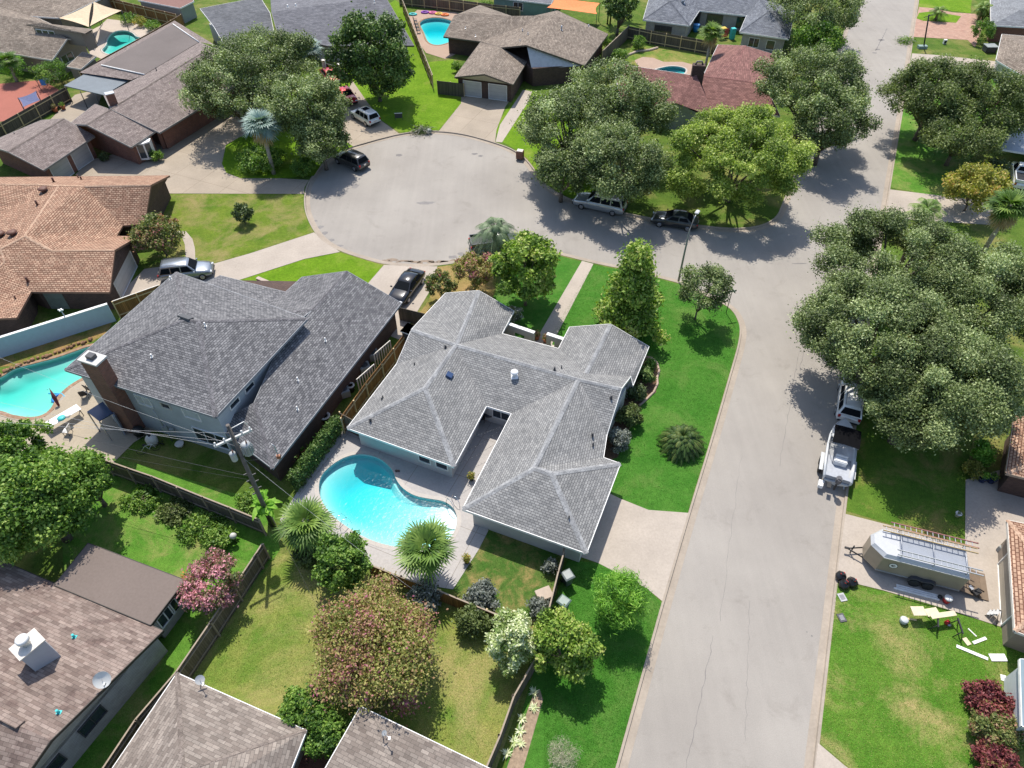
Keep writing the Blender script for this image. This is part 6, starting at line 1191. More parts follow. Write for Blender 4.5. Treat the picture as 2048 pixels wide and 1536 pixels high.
def ladder(label, y, z, mat, L=5.4, x0=-2.6, w_=.36, group='ladders on the trailer rack'):
    q = TM@Vector((x0+L/2, y, z)); t = thing('ladder', label, 'ladder', tuple(q), group, tr.rotation_euler.z); mb = MB()
    for s in (-w_/2, w_/2): mb.box((0, s, 0), (L, .05, .08)); 
    mb.build('rail', mat, t); mb = MB()
    for k in range(int(L/.33)): mb.box((-L/2+.2+k*.33, 0, 0), (.035, w_, .035))
    mb.build('rung', GALV, t); return t
ladder('aluminium ladder lying along the near edge of the trailer roof', -TW/2+.2, TZ+.42, GALV, 4.9, -1.9)
ladder('orange fibreglass ladder on the far edge of the trailer rack', TW/2-.4, TZ+.4, plain('orange_fibreglass', c(206, 180, 130)), 5.6, -2.7)
ladder('red railed ladder outermost on the far side of the trailer rack', TW/2+.02, TZ+.4, plain('red_fibreglass', c(180, 120, 114)), 5.2, -2.2)
# bundles of trim in the shade below the trailer, cooler, lamp, tool on the ramp
def boxthing(name, label, cat, px, py, parts, rz=0.0, h=.0, group=None, bev=0):
    p = P(px, py, h); t = thing(name, label, cat, (p.x, p.y, h if h else .012), group, rz)
    for pn, cpos, size, mat, r in parts:
        mb = MB(); mb.box(cpos, size, r); mb.build(pn, mat, t, bevel=bev)
    return t
trz = tr.rotation_euler.z
p = TM@Vector((.1, -TW/2-.75, 0)); t = thing('trim_bundle', 'bundle of long white trim boards lying in the shade beside the trailer wheels', 'boards', (p.x, p.y, .012), None, trz)
for k, (y, L_) in enumerate(((0, 2.7), (.14, 2.5), (.28, 2.6))): mb = MB(); mb.box((k*.06, y, .05), (L_, .11, .08)); mb.build('board', WHITE, t)
p = P(1891, 1203); t = thing('water_cooler', 'red drinks cooler with white lid by the trailer ramp', 'cooler', (p.x, p.y, .012)); mb = MB(); mb.lathe((0, 0, 0), [(.2, 0), (.23, .4)], 16); mb.build('body', RED, t); mb = MB(); mb.lathe((0, 0, .4), [(.245, 0), (.24, .1), (.1, .13)], 16); mb.build('lid', WHITE, t)
p = P(1878, 1196); t = thing('black_pot', 'small black pot beside the red drinks cooler', 'pot', (p.x, p.y, .012)); mb = MB(); mb.lathe((0, 0, 0), [(.08, 0), (.14, .1), (.14, .2), (.1, .24)], 12); mb.build('body', BLACK, t)
p = P(1948, 1190); t = thing('power_tools', 'tangle of black power tools on the lowered trailer ramp', 'tool', (p.x, p.y, .1)); mb = MB(); mb.box((0, 0, .25), (.5, .35, .2), .4); mb.tube([(-.3, 0, .1), (0, .1, .6), (.3, -.1, .5)], .05, 6); mb.tube([(.1, -.3, .05), (0, 0, .3), (-.2, .3, .08)], .04, 6); mb.build('frame', BLACK, t); mb = MB(); mb.box((-.3, .25, .4), (.2, .3, .05), .3); mb.build('table', GALV, t)
def stool(label, px, py, rz):
    p = P(px, py); t = thing('step_stool', label, 'step stool', (p.x, p.y, .012), None, rz); mb = MB()
    for y in (-.25, .25): mb.tube([(-.4, y, 0), (0, y*.9, .75)], .03, 5); mb.tube([(.35, y, 0), (.05, y*.9, .75)], .025, 5)
    mb.build('frame', BLACK, t)
    for k in range(3): mb = MB(); mb.box((-.3+k*.12, 0, .2+k*.22), (.2, .5, .04)); mb.build('step', plain('alu_step', (.5, .5, .5), .5), t)
stool('black and grey folding step stool beside the garage corner', 1986, 1236, -.9)
# boards on sawhorses and scattered white trim on the lawn
def board(label, a, b, w_, z=.05, mat=None, th=.04, group='pale boards left on the lawn'):
    a_, b_ = P(*a, z), P(*b, z); m_ = (a_+b_)/2; d = b_-a_; t = tag(MB(), None) if False else None
    mb = MB(); mb.box((0, 0, 0), (d.length, w_, th)); o = mb.build('lumber_board', mat or PLY); o.location = m_; o.rotation_euler = (0, 0, math.atan2(d.y, d.x)); tag(o, label, 'board', group); return o
board('widest plywood board on the sawhorses, left end', (1824, 1222), (1850, 1222), .6, .78); board('middle plywood board on the sawhorses', (1852, 1226), (1876, 1222), .5, .80); board('longest pale board on the sawhorses, right end', (1862, 1233), (1911, 1226), .32, .83)
board('short pale board fallen below the sawhorse', (1928, 1276), (1939, 1290), .5 if False else .3, .04); board('thin stick of trim right of the sawhorses', (1936, 1257), (1953, 1273), .07, .03, WHITE)
board('white board lying between the sticks near the house wall', (1946, 1286), (1972, 1276), .18, .04, WHITE); board('long white board lying across the lawn', (1913, 1292), (1976, 1318), .2, .04, WHITE); board('wide white board against the shaded house corner', (1980, 1315), (2012, 1315), .45, .05, WHITE)
board('small white offcut near the burgundy hedge', (2006, 1350), (2008, 1362), .3, .03, WHITE); board('plank lying beside the round bucket', (1813, 1237), (1833, 1240), .12, .03, WOOD)
def sawhorse(label, px, py, rz):
    p = P(px, py); t = thing('sawhorse', label, 'sawhorse', (p.x, p.y, .0), 'sawhorses under the boards', rz); mb = MB(); mb.box((0, 0, .72), (1.0, .08, .08)); mb.build('beam', BLACK, t)
    for x in (-.42, .42):
        for y in (-.28, .28): mb = MB(); mb.tube([(x, y, 0), (x*.9, 0, .7)], .03, 5); mb.build('leg', BLACK, t)
sawhorse('black sawhorse under the middle boards', 1866, 1250, 1.2); sawhorse('black sawhorse under the right end of the boards', 1910, 1262, 1.45)
p = P(1805, 1244); t = thing('round_bucket', 'round grey bucket on the dry grass', 'bucket', tuple(p)); mb = MB(); mb.lathe((0, 0, 0), [(.2, 0), (.26, .3), (.22, .34)], 16); mb.build('body', plain('bucket_grey', (.4, .42, .42)), t); mb = MB(); mb.lathe((0, 0, .33), [(.24, 0), (.22, .04), (.02, .05)], 16); mb.build('lid', plain('bucket_lid', (.5, .52, .52)), t)
p = P(1893, 1246); t = thing('circular_saw', 'red handled power saw lying on the lawn between the sawhorses', 'tool', tuple(p)); mb = MB(); mb.box((0, 0, .1), (.3, .2, .16), .5); mb.tube([(-.2, 0, .15), (-.05, .05, .3), (.15, 0, .2)], .03, 6); mb.build('body', RED, t); mb = MB(); mb.lathe((.1, -.12, .02), [(.02, 0), (.14, .02), (.02, .04)], 14); mb.build('blade_guard', GALV, t)
# trash bags
for i, (x, y, lb) in enumerate(((1680, 1156, 'upper left'), (1686, 1172, 'lower left'), (1702, 1168, 'right'))):
    p = P(x, y); t = thing('trash_bag', 'black trash bag with red ties by the kerb, %s one of three' % lb, 'trash bag', (p.x, p.y, .0), 'trash bags by the kerb'); rn = random.Random(i); mb = MB(); rows = []
    for zz, rr in ((0, .22), (.12, .34), (.28, .36), (.42, .25), (.5, .08), (.6, .12)): rows.append([(rr*math.cos(a)*rn.uniform(.85, 1.12), rr*math.sin(a)*rn.uniform(.85, 1.12), zz) for a in [2*math.pi*j/12 for j in range(12)]])
    mb.grid(rows, 0, True, True, True, True); mb.build('bag', plain('bag_plastic', (.015, .015, .016), .25), t); mb = MB(); mb.box((0, 0, .56), (.26, .08, .05), i); mb.box((.16, .1, .45), (.16, .06, .04), i+1); mb.build('tie', RED, t)
for lb, x, y, mt, s in (('white concrete meter cover in the lawn beside the kerb', 1684, 1195, plain('meter_cover', (.38, .38, .38)), .55), ('dark square utility cover in the dry grass beside the kerb', 1683, 1236, DARK, .55)):
    p = P(x, y); t = thing('utility_cover', lb, 'utility cover', tuple(p)); mb = MB(); mb.box((0, 0, .03), (s*.8, s, .06), .2); mb.build('rim', mt, t); mb = MB(); mb.box((0, 0, .065), (s*.5, s*.6, .01), .2); mb.build('lid', plain('cover_lid', (.2, .2, .21)), t)
# ---- street furniture
b = P(1357, 562); t = thing('street_lamp', 'tall grey street lamp at the edge of the emerald lawn', 'street lamp', tuple(b)); mb = MB(); mb.tube([(0, 0, 0), (0, 0, 3), (.02, 0, 5.6), (.25, .25, 6.6)], [.11, .09, .075, .06], 8); mb.build('pole', plain('lamp_grey', (.28, .28, .28), .5, .3), t)
mb = MB(); mb.tube([(.25, .25, 6.6), (.5, .6, 7.0)], .045, 6); mb.build('arm', GALV, t); mb = MB(); mb.box((.62, .82, 7.05), (.34, .62, .14), -.5); mb.build('lamp_head', plain('lamp_head', (.5, .5, .5), .4), t, bevel=.05)
b = P(1452, 626); t = thing('street_sign', 'street name sign on a thin post at the corner of the emerald lawn', 'sign', tuple(b)); mb = MB(); mb.tube([(0, 0, 0), (0, 0, 2.6)], .035, 6); mb.build('post', DARK, t)
for r_, z in ((.25, 2.5), (1.85, 2.7)): mb = MB(); mb.box((0, 0, z), (.85, .03, .18), r_); mb.build('sign_blade', plain('sign_back', (.12, .16, .13), .5), t)
# utility pole with transformers
b = P(545, 1050); UP = b; t = thing('utility_pole', 'wooden utility pole carrying two transformers beside the pool garden', 'utility pole', tuple(b)); PW = plain('pole_wood', c(126, 118, 112), .9, 0, .25, 4)
top = P(455, 850, 10.6); hh = 10.6; mb = MB(); mb.tube([(0, 0, -.1), ((top-b).x*.5, (top-b).y*.5, 5.3), ((top-b).x, (top-b).y, hh)], [.17, .14, .11], 10); mb.build('pole', PW, t)
lean = Vector(((top-b).x/hh, (top-b).y/hh, 1))
cd = Vector((.82, .57, 0)).normalized()
for z in (9.4,):
    q = lean*z; mb = MB(); mb.box(q+Vector((0, 0, .0)), (2.3, .12, .14), math.atan2(cd.y, cd.x)); ca = mb.build('crossarm', plain('arm_white', (.5, .5, .5), .6), t)
    for k in (-1.05, -.5, .55, 1.05): mb = MB(); mb.lathe(q+cd*k+Vector((0, 0, .07)), [(.03, 0), (.06, .08), (.03, .12), (.07, .18), (.03, .26)], 8); mb.build('insulator', WHITE, ca)
mb = MB(); mb.tube([lean*10.2, lean*10.3+cd*.9, lean*10.0+cd*1.0], .03, 5); mb.build('bracket', WHITE, t)
for k, r_, hgt in ((.46, .27, .9), (-.42, .19, .65)):
    q = lean*7.6+cd*k; mb = MB(); mb.lathe(q, [(r_*.95, 0), (r_, .05), (r_, hgt-.05), (r_*1.04, hgt), (r_*.3, hgt+.1)], 18); o = mb.build('transformer', plain('transformer_grey', c(206, 210, 212), .45), t)
    mb = MB(); mb.lathe(q+Vector((r_*.4, 0, hgt+.08)), [(.03, 0), (.06, .06), (.03, .1), (.05, .16), (.02, .24)], 8); mb.build('bushing', plain('porcelain', (.2, .1, .08)), o)
    if r_ > .25:
        mb = MB()
        for a in [2*math.pi*j/14 for j in range(14)]: mb.box(q+Vector((math.cos(a)*(r_+.05), math.sin(a)*(r_+.05), hgt*.5)), (.1, .015, hgt*.7), a)
        mb.build('cooling_fin', plain('transformer_grey', c(206, 210, 212), .45), o)
mb = MB()
for k in range(7): q = lean*(6.0-k*.35); mb.box(q+cd*(.2 if k % 2 else -.2), (.3, .05, .08), math.atan2(cd.y, cd.x))
mb.build('hardware', DARK, t)
def wire(label, a, b, sag=.4, r=.018, mat=DARK, group='overhead wires', n=14):
    r = r*.42
    mb = MB(); pts = [a.lerp(b, i/n)-Vector((0, 0, sag*4*(i/n)*(1-i/n))) for i in range(n+1)]; mb.tube([p-a for p in pts], r, 4); o = mb.build('power_line', mat); o.location = a; tag(o, label, 'wire', group)
pt = lambda z, k=0: b+lean*z+cd*k
WL = plain('pale_wire', (.5, .5, .5), .5)
far = P(160, 905, 0); left_dir = Vector((-.93, .37, 0))*30
def leftend(px, py, z): return P(px, py, z)
wire('highest pale power line running left from the crossarm end', pt(9.5, -1.05), P(-60, 790, 9.2), .3, .02, WL); wire('second pale power line running left from the crossarm', pt(9.5, -.5), P(-60, 815, 9.2), .3, .02, WL); wire('third pale power line running left from the crossarm', pt(9.5, .55), P(-60, 838, 9.2), .3, .02, WL)
wire('thin power line from the crossarm towards the patio awning', pt(8.6, 0), P(-60, 690, 8.2), .4, .016, WL); wire('thick dark telephone cable running left below the transformers', pt(5.6), P(-60, 815, 5.6), .3, .03, DARK); wire('thin dark telephone cable below the thick one', pt(5.2), P(-60, 850, 5.2), .3, .016, DARK)
wire('wire dropping from the pole to the grey hip roof side', pt(7.6), P(800, 1130, 4.0) if False else P(830, 1182, 2.4), .3, .016, WL); wire('service cable from the pole to the mast on the charcoal wing roof', pt(7.2), P(555, 905, 3.8), .2, .016, DARK)
wire('guy cable from the pole down over the back lawn', pt(6.4), P(768, 1475, 3.4), .3, .012, DARK)
t = thing('service_mast', 'electric service mast on the low corner of the charcoal wing roof', 'service mast', tuple(P(558, 915, 2.9))); mb = MB(); mb.tube([(0, 0, -.3), (-.03, 0, 1.3), (-.2, .05, 1.45)], .04, 6); mb.build('pipe', GALV, t); mb = MB(); mb.box((0, 0, .1), (.25, .2, .3)); mb.build('box', plain('rusty_box', (.3, .12, .06)), t)
# far pole and mailbox
b2 = P(1847, 96); t = thing('signal_post', 'short leaning black post on the lawn beside the far driveway', 'post', tuple(b2), None); mb = MB(); mb.tube([(0, 0, 0), (-1.0, .3, 4.6)], .1, 6); mb.tube([(-1.6, .3, 4.2), (-.4, .3, 4.6)], .05, 4); mb.build('pole', BLACK, t); mb = MB(); mb.box((-.3, -.1, .2), (1.3, .7, .4)); mb.build('base', plain('base_green', (.2, .28, .25)), t)
# ---- fences and walls
CL = lambda l, h: [Vector((P(x, y, h).x, P(x, y, h).y, 0)) for x, y in l]
WF = woodfence('weathered_fence', c(138, 124, 106)); WFB = woodfence('cedar_fence', c(176, 128, 74)); WFD = woodfence('old_grey_fence', c(112, 104, 92)); PALE = plain('pale_cap', c(188, 170, 150), .8)
fence('board_fence', 'long grey board fence between the charcoal roofed house and the lower left yard', CL([(165, 904), (255, 936), (305, 953), (406, 994), (459, 1015), (520, 1040)], 1.8), 1.8, WFD, PALE, cap=PALE, side=-1)
fence('board_fence', 'weathered board fence from the pink crape myrtle down between the two bottom left roofs', CL([(524, 1088), (511, 1108), (420, 1245), (352, 1344), (270, 1440), (190, 1560)], 1.8), 1.8, WF, PALE, cap=PALE)
fence('cedar_fence', 'cedar board fence below the pool deck, left of the fan palm', CL([(736, 1128), (801, 1154), (875, 1181)], 1.3), 1.3, WFB, WOOD, cap=PALE)
fence('cedar_fence', 'cedar board fence from the fan palm to the pale variegated tree', CL([(879, 1182), (912, 1196), (1035, 1246)], 1.3), 1.3, WFB, WOOD, cap=PALE)
fence('board_fence', 'dark board fence from the garage corner past the leafy tree to the bottom edge', CL([(1130, 1097), (1117, 1142), (1098, 1218), (1073, 1313), (1028, 1392), (1000, 1471), (962, 1560)], 1.6), 1.6, WFD, PALE, cap=PALE, side=-1)
fence('board_fence', 'sunlit cedar fence in the narrow passage between the charcoal and grey roofs', CL([(680, 836), (730, 767), (762, 727), (808, 668)], 1.8), 1.8, WFB, WOOD, side=-1)
fence('board_fence', 'short grey fence joining the grey hip roofed house to the ivy', [(686, 856), (740, 885)], 1.8, WF, WOOD, cap=None)
fence('board_fence', 'thin fence across the passage beside the black sedan', [(800, 640), (860, 655)], 1.5, WFD, WOOD)
fence('cedar_fence', 'cedar fence joining the blue wall and the charcoal roofed house', CL([(224, 603), (318, 570)], 1.9), 1.9, WFB, WOOD, cap=OFFW, side=-1)
BW = plain('pale_blue_wall', c(204, 226, 244), .8, 0, .05)
t = thing('garden_wall', 'pale blue painted wall left of the charcoal roof with white coping', 'wall', tuple(P(100, 700)))
a_, b_ = P(-60, 735), P(232, 641); wall_slab(t, 'wall', a_, b_, .18, 0, 1.9, BW); wall_slab(t, 'coping', a_, b_, .26, 1.9, 1.97, WHITE)
t = thing('garden_lamp', 'white lamp post standing in front of the pale blue wall', 'lamp post', tuple(P(150, 668))); mb = MB(); mb.tube([(0, 0, 0), (0, 0, 2.7)], .045, 6); mb.build('post', plain('post_blue', c(190, 206, 214)), t); mb = MB(); mb.box((0, 0, 2.75), (.45, .1, .1)); mb.box((0, 0, 2.75), (.1, .35, .1)); mb.build('lamp_head', WHITE, t)
fence('board_fence', 'cedar fence behind the planting of the kidney pool at the top left', [(196, 14), (360, 54)], 1.9, WFB, WOOD, cap=plain('dark_cap', (.12, .07, .04)), side=-1)
fence('board_fence', 'fence along the flat roof beside the kidney pool', CL([(159, 143), (221, 108), (299, 66), (362, 29)], 1.8), 1.8, WFB, WOOD, cap=plain('dark_cap', (.12, .07, .04)))
fence('board_fence', 'grey fence between the red patio and the long brick ranch house', CL([(-60, 272), (0, 246), (130, 174)], 1.9), 1.9, WFD, WOOD, side=-1)
fence('board_fence', 'brown fence slanting between the magnolia lawn and the keyhole pool', CL([(805, 0), (833, 70), (865, 150)], 1.9), 1.9, WFB, WOOD, cap=PALE, side=-1)
fence('board_fence', 'grey fence across the top behind the keyhole pool', [(800, 10), (900, 22), (985, 34), (1040, 40)], 1.9, WF, WOOD, side=-1)
fence('board_fence', 'small grey fence panel left of the twin white garage doors', [(876, 188), (928, 194)], 1.8, WFD, WOOD)
fence('board_fence', 'weathered fence behind the small pool yard below the blue grey roofs', [(1254, 78), (1300, 88), (1420, 110)], 1.9, WFD, WOOD, side=-1)
fence('board_fence', 'pale fence along the left side of the small pool yard', [(1204, 128), (1255, 78)], 1.9, WF, WOOD, cap=PALE)
fence('board_fence', 'white topped picket fence beside the maroon roof', [(1420, 108), (1480, 114), (1500, 116)], 1.3, WF, WOOD)
t = thing('porch_screen_wall', 'low cream wall with an opening left of the front walk between the two front wings', 'wall', tuple(P(1030, 680)))
def holed_wall(t, a, b, h, th, holes, mat, copm):
    a, b = [Vector((q.x, q.y, 0)) if isinstance(q, Vector) else P(*q) for q in (a, b)]; d = b-a; L = d.length; u = d/L; rz = math.atan2(u.y, u.x); mb = MB(); xs = 0
    for x0, x1, z0, z1 in holes+[(L, L, 0, h)]:
        if x0 > xs: m_ = a+u*(xs+x0)/2; mb.box((m_.x, m_.y, h/2), (x0-xs, th, h), rz)
        if x1 > x0: m_ = a+u*(x0+x1)/2; mb.box((m_.x, m_.y, z0/2), (x1-x0, th, z0), rz); mb.box((m_.x, m_.y, (z1+h)/2), (x1-x0, th, h-z1), rz)
        xs = x1
    mb.build('wall', mat, t, True); mb = MB(); m_ = a+d/2; mb.box((m_.x, m_.y, h+.04), (L, th+.1, .08), rz); mb.build('coping', copm, t, True)
holed_wall(t, P(1008, 645, 1.9), P(1069, 666, 1.9), 1.9, .22, [(1.0, 2.0, .7, 1.3)], STUC, WHITE)
t = thing('porch_screen_wall', 'short cream wall with square openings right of the front walk', 'wall', tuple(P(1110, 700))); holed_wall(t, P(1094, 668, 1.9), P(1134, 681, 1.9), 1.9, .22, [(.35, .75, .8, 1.4), (1.2, 1.6, .6, 1.2)], STUC, WHITE)
t = thing('arched_wall', 'brick garden wall with arched openings behind the charcoal roof', 'wall', tuple(P(550, 590))); holed_wall(t, (526, 592), (596, 622), 2.1, .25, [(.8, 1.3, .7, 1.6), (2.2, 2.7, .7, 1.6)], BRK, plain('tan_coping', c(206, 186, 170)))
t = thing('bird_feeder', 'orange tray hanging in the arched opening of the brick garden wall', 'feeder', tuple(P(548, 594, .95))); mb = MB(); mb.box((0, -.05, 0), (.45, .25, .06), -.3); mb.build('tray', ORANGE, t); mb = MB(); mb.box((0, -.05, .2), (.3, .15, .05), -.3); mb.build('lid', RED, t)
t = thing('shed', 'small flat white roofed shed against the left gable of the grey house', 'shed', tuple(P(812, 668))); mb = MB(); q = [P(800, 662, 2.2), P(815, 645, 2.2), P(834, 654, 2.2), P(817, 668, 2.2)]; mb.face(q[::-1]); mb.prism([(p.x, p.y) for p in q][::-1], 2.1, 2.2, 0, True, True); mb.build('roof', WHITE, t, True); mb = MB(); mb.prism(offset([(p.x, p.y) for p in q][::-1], .1), 0, 2.1); mb.build('wall', DARK, t, True)
# brick gate pillars near red cars
for x, y, lb in ((652, 150, 'left'), (683, 158, 'right')):
    p = P(x, y); t = thing('gate_pillar', 'white gate pillar beside the red car driveway, %s one' % lb, 'pillar', tuple(p), 'gate pillars'); mb = MB(); mb.box((0, 0, 1), (.45, .45, 2)); mb.build('shaft', WHITE, t); mb = MB(); mb.box((0, 0, 2.04), (.56, .56, .08)); mb.build('cap', OFFW, t)
t = thing('garden_gate', 'brown gate hung between the white gate pillars', 'gate', tuple(P(667, 153))); mb = MB(); a_, b_ = P(656, 151), P(680, 157); mb.box(((a_.x+b_.x)/2, (a_.y+b_.y)/2, .85), ((b_-a_).length, .06, 1.5), math.atan2((b_-a_).y, (b_-a_).x)); mb.build('panel', brickmat('gate_brown', c(120, 70, 50), c(100, 60, 44), c(70, 44, 34)), t, True); mb = MB(); mb.box(((a_.x+b_.x)/2, (a_.y+b_.y)/2, 1.63), ((b_-a_).length, .1, .06), math.atan2((b_-a_).y, (b_-a_).x)); mb.build('rail', DARK, t, True)
# ---- garden furniture and small things
def table(label, px, py, L_, W_, rz, mat=WHITE, h=.74, group=None):
    p = P(px, py); t = thing('patio_table', label, 'table', (p.x, p.y, .012), group, rz); mb = MB(); mb.box((0, 0, h), (L_, W_, .04)); mb.build('tabletop', mat, t, bevel=.01)
    for x in (-1, 1):
        for y in (-1, 1): mb = MB(); mb.tube([(x*(L_/2-.1), y*(W_/2-.1), 0), (x*(L_/2-.12), y*(W_/2-.12), h)], .03, 5); mb.build('leg', DARK, t)
def chair(label, px, py, rz, mat=BLACK, group='patio chairs'):
    p = P(px, py); t = thing('patio_chair', label, 'chair', (p.x, p.y, .012), group, rz); mb = MB(); mb.box((0, 0, .42), (.5, .5, .05)); mb.build('seat', mat, t, bevel=.02); mb = MB(); mb.box((-.27, 0, .72), (.05, .5, .6), rot=Matrix.Rotation(-.2, 3, 'Y')); mb.build('backrest', mat, t, bevel=.02)
    for x in (-.22, .22):
        for y in (-.22, .22): mb = MB(); mb.tube([(x, y, 0), (x, y, .42)], .02, 5); mb.build('leg', DARK, t)
    for y in (-.27, .27): mb = MB(); mb.tube([(-.22, y, .62), (.22, y, .62), (.24, y, .42)], .02, 5); mb.build('armrest', DARK, t)
hd = heading((100, 850), (165, 812))
table('long white folding table covered in pool toys on the left patio', 134, 845, 2.6, .8, hd); chair('white patio chair at the near end of the long folding table', 138, 868, hd+2.2, WHITE); chair('black patio chair standing right of the chimney patio awning', 172, 795, 2.0); chair('black patio chair near the pale house wall by the pool', 184, 783, 1.2); 
p = P(124, 838, .78); t = thing('pool_toys', 'bundle of teal and white pool toys on the long folding table', 'pool toys', tuple(p)); mb = MB(); mb.lathe((0, 0, .0), [(.1, 0), (.28, .05), (.3, .15), (.1, .2)], 12); mb.build('ring', TEAL, t); mb = MB(); mb.lathe((.4, .2, 0), [(.1, 0), (.2, .1), (.05, .2)], 10); mb.build('ball', OFFW, t)
p = P(118, 812, .1); t = thing('parasol', 'folded maroon parasol leaning at the edge of the left pool', 'parasol', tuple(p)); mb = MB(); mb.tube([(0, 0, 0), (-.2, .3, .7), (-.3, .5, 1.3)], [.08, .16, .04], 8); mb.build('canopy', plain('maroon_cloth', (.12, .03, .04), .9), t); mb = MB(); mb.tube([(0, 0, 0), (-.33, .55, 1.45)], .025, 5); mb.build('pole', DARK, t)
p = P(117, 797, -.1); t = thing('pool_float', 'bright blue float lying in the left pool edge', 'pool float', tuple(p)); mb = MB(); rows = [[((.42+.13*math.cos(b_))*math.cos(a), (.42+.13*math.cos(b_))*math.sin(a), .13*math.sin(b_)) for b_ in [2*math.pi*k/8 for k in range(8)]] for a in [2*math.pi*j/16 for j in range(17)]]; mb.grid(rows, 0, True, True); mb.build('ring', BLUE, t); mb = MB(); mb.tube([(-1.0, .5, .05), (.1, .45, .1), (.9, -.2, .05)], .06, 6); mb.build('noodle', plain('cyan_foam', (.05, .4, .6)), t)
# patio awning (glossy dark blue top on a frame)
pa = [P(174, 823, 2.3), P(205, 803, 2.3), P(226, 826, 2.3), P(198, 842, 2.3)]; t = thing('barbecue_shelter', 'small shelter with a glossy dark blue top beside the tall brick chimney', 'shelter', tuple(P(205, 860)))
mb = MB(); mb.prism([(p.x, p.y) for p in pa][::-1], 2.22, 2.3, 0, True, True); mb.build('top', plain('blue_panel', c(62, 84, 124), .2, 0, .1, 2, .6), t, True)
mb = MB(); a_, b_, c3 = pa[3], pa[2], pa[1]; mb.face([(a_.x, a_.y, .02), (b_.x, b_.y, .02), (b_.x, b_.y, 2.2), (a_.x, a_.y, 2.2)]) if False else mb.face([(b_.x, b_.y, .02), (c3.x, c3.y, .02), (c3.x, c3.y, 2.2), (b_.x, b_.y, 2.2)]); mb.box((b_.x, b_.y, 1.1), (.12, .5, 2.2), .4); mb.build('side_panel', plain('panel_grey', (.3, .32, .36)), t, True)
for q in pa: mb = MB(); mb.box((q.x, q.y, 1.1), (.07, .07, 2.2)); mb.build('post', GALV, t, True)
# ball tank, bikes and fixtures beside the chimney
p = P(308, 888); t = thing('pool_filter', 'round white pool filter tank against the sage wall', 'pool filter', tuple(p)); mb = MB(); mb.lathe((0, 0, 0), [(.3, 0), (.42, .3), (.42, .7), (.25, .95), (.08, 1.0)], 18); mb.build('tank', OFFW, t); mb = MB(); mb.lathe((0, 0, 1.0), [(.12, 0), (.1, .12), (.02, .14)], 12); mb.tube([(.4, 0, .2), (.9, -.2, .2), (.9, -.2, .6)], .05, 6); mb.build('valve', BLACK, t)
p = P(282, 872); t = thing('round_grill', 'black covered barbecue between the chimney and the pool filter', 'barbecue', tuple(p)); mb = MB(); mb.lathe((0, 0, .2), [(.3, 0), (.42, .3), (.4, .6), (.2, .8), (.05, .85)], 16); mb.build('cover', BLACK, t); mb = MB(); 
for a in (0, 2.1, 4.2): mb.tube([(math.cos(a)*.35, math.sin(a)*.35, 0), (math.cos(a)*.2, math.sin(a)*.2, .4)], .025, 5)
mb.build('leg', DARK, t)
p = P(340, 886); t = thing('electric_meter', 'grey electric meter boxes and conduit on the sage wall', 'electric meter', (p.x, p.y, 0)); mb = MB(); mb.box((0, .3, 1.3), (.35, .2, .6), .3); mb.box((.5, .2, 1.2), (.3, .2, .45), .3); mb.build('box', plain('ac_grey', (.3, .31, .3), .6), t); mb = MB(); mb.tube([(0, .3, 1.6), (-.3, .5, 3.2)], .04, 6); mb.tube([(.1, .2, 0), (.1, .25, 1.0)], .04, 6); mb.build('conduit', GALV, t)
p = P(361, 892); t = thing('cream_planter', 'cream round planter on the shaded grass by the sage wall', 'planter', tuple(p)); mb = MB(); mb.lathe((0, 0, 0), [(.22, 0), (.34, .3), (.3, .34), (.05, .26)], 16); mb.build('pot', OFFW, t)
p = P(300, 900); t = thing('bicycle', 'white bicycle frame lying by the pool filter', 'bicycle', (p.x, p.y, .02), None, .4)
for x in (-.5, .5):
    mb = MB(); rows = [[(x+(.32+.02*math.cos(b_))*math.cos(a), -.25+.02*math.sin(b_), .34+(.32+.02*math.cos(b_))*math.sin(a)) for b_ in [2*math.pi*k/5 for k in range(5)]] for a in [2*math.pi*j/18 for j in range(19)]]; mb.grid(rows, 0, True, True); mb.build('wheel', RUBBER, t)
mb = MB(); mb.tube([(-.5, -.25, .34), (-.1, -.25, .8), (.4, -.25, .8), (.5, -.25, .34)], .025, 5); mb.tube([(-.1, -.25, .8), (.05, -.25, .34), (.4, -.25, .8)], .022, 5); mb.tube([(.4, -.25, .8), (.42, -.5, 1.0)], .02, 5); mb.build('frame', WHITE, t); mb = MB(); mb.box((-.12, -.25, .92), (.25, .14, .06)); mb.build('saddle', BLACK, t)
# pool furniture at the main pool
def handrail(label, px, py, rz, group='pool handrails'):
    p = P(px, py); t = thing('pool_handrail', label, 'handrail', (p.x, p.y, .03), group, rz)
    for y in (-.25, .25): mb = MB(); mb.tube([(-.35, y, 0), (-.3, y, .5), (-.05, y, .8), (.35, y, .75), (.55, y, .2), (.6, y, -.3)], .022, 6); mb.build('rail', CHROME, t)
handrail('chrome pool ladder rails at the lower left edge of the turquoise pool', 684, 1050, .9); handrail('chrome handrail beside the curved pool steps', 908, 1012, 2.3)
p = P(812, 913); t = thing('pool_pump', 'yellow pool pump cart against the white wall under the roof', 'pool pump', (p.x, p.y, .012)); mb = MB(); mb.box((0, 0, .35), (.35, .3, .5), .3); mb.build('body', YELL, t, bevel=.05); mb = MB(); mb.tube([(0, .15, .5), (0, .25, 1.1), (.25, .25, 1.1)], .03, 5); mb.lathe((0, 0, .6), [(.12, 0), (.14, .15), (.05, .2)], 10); mb.build('handle', BLACK, t)
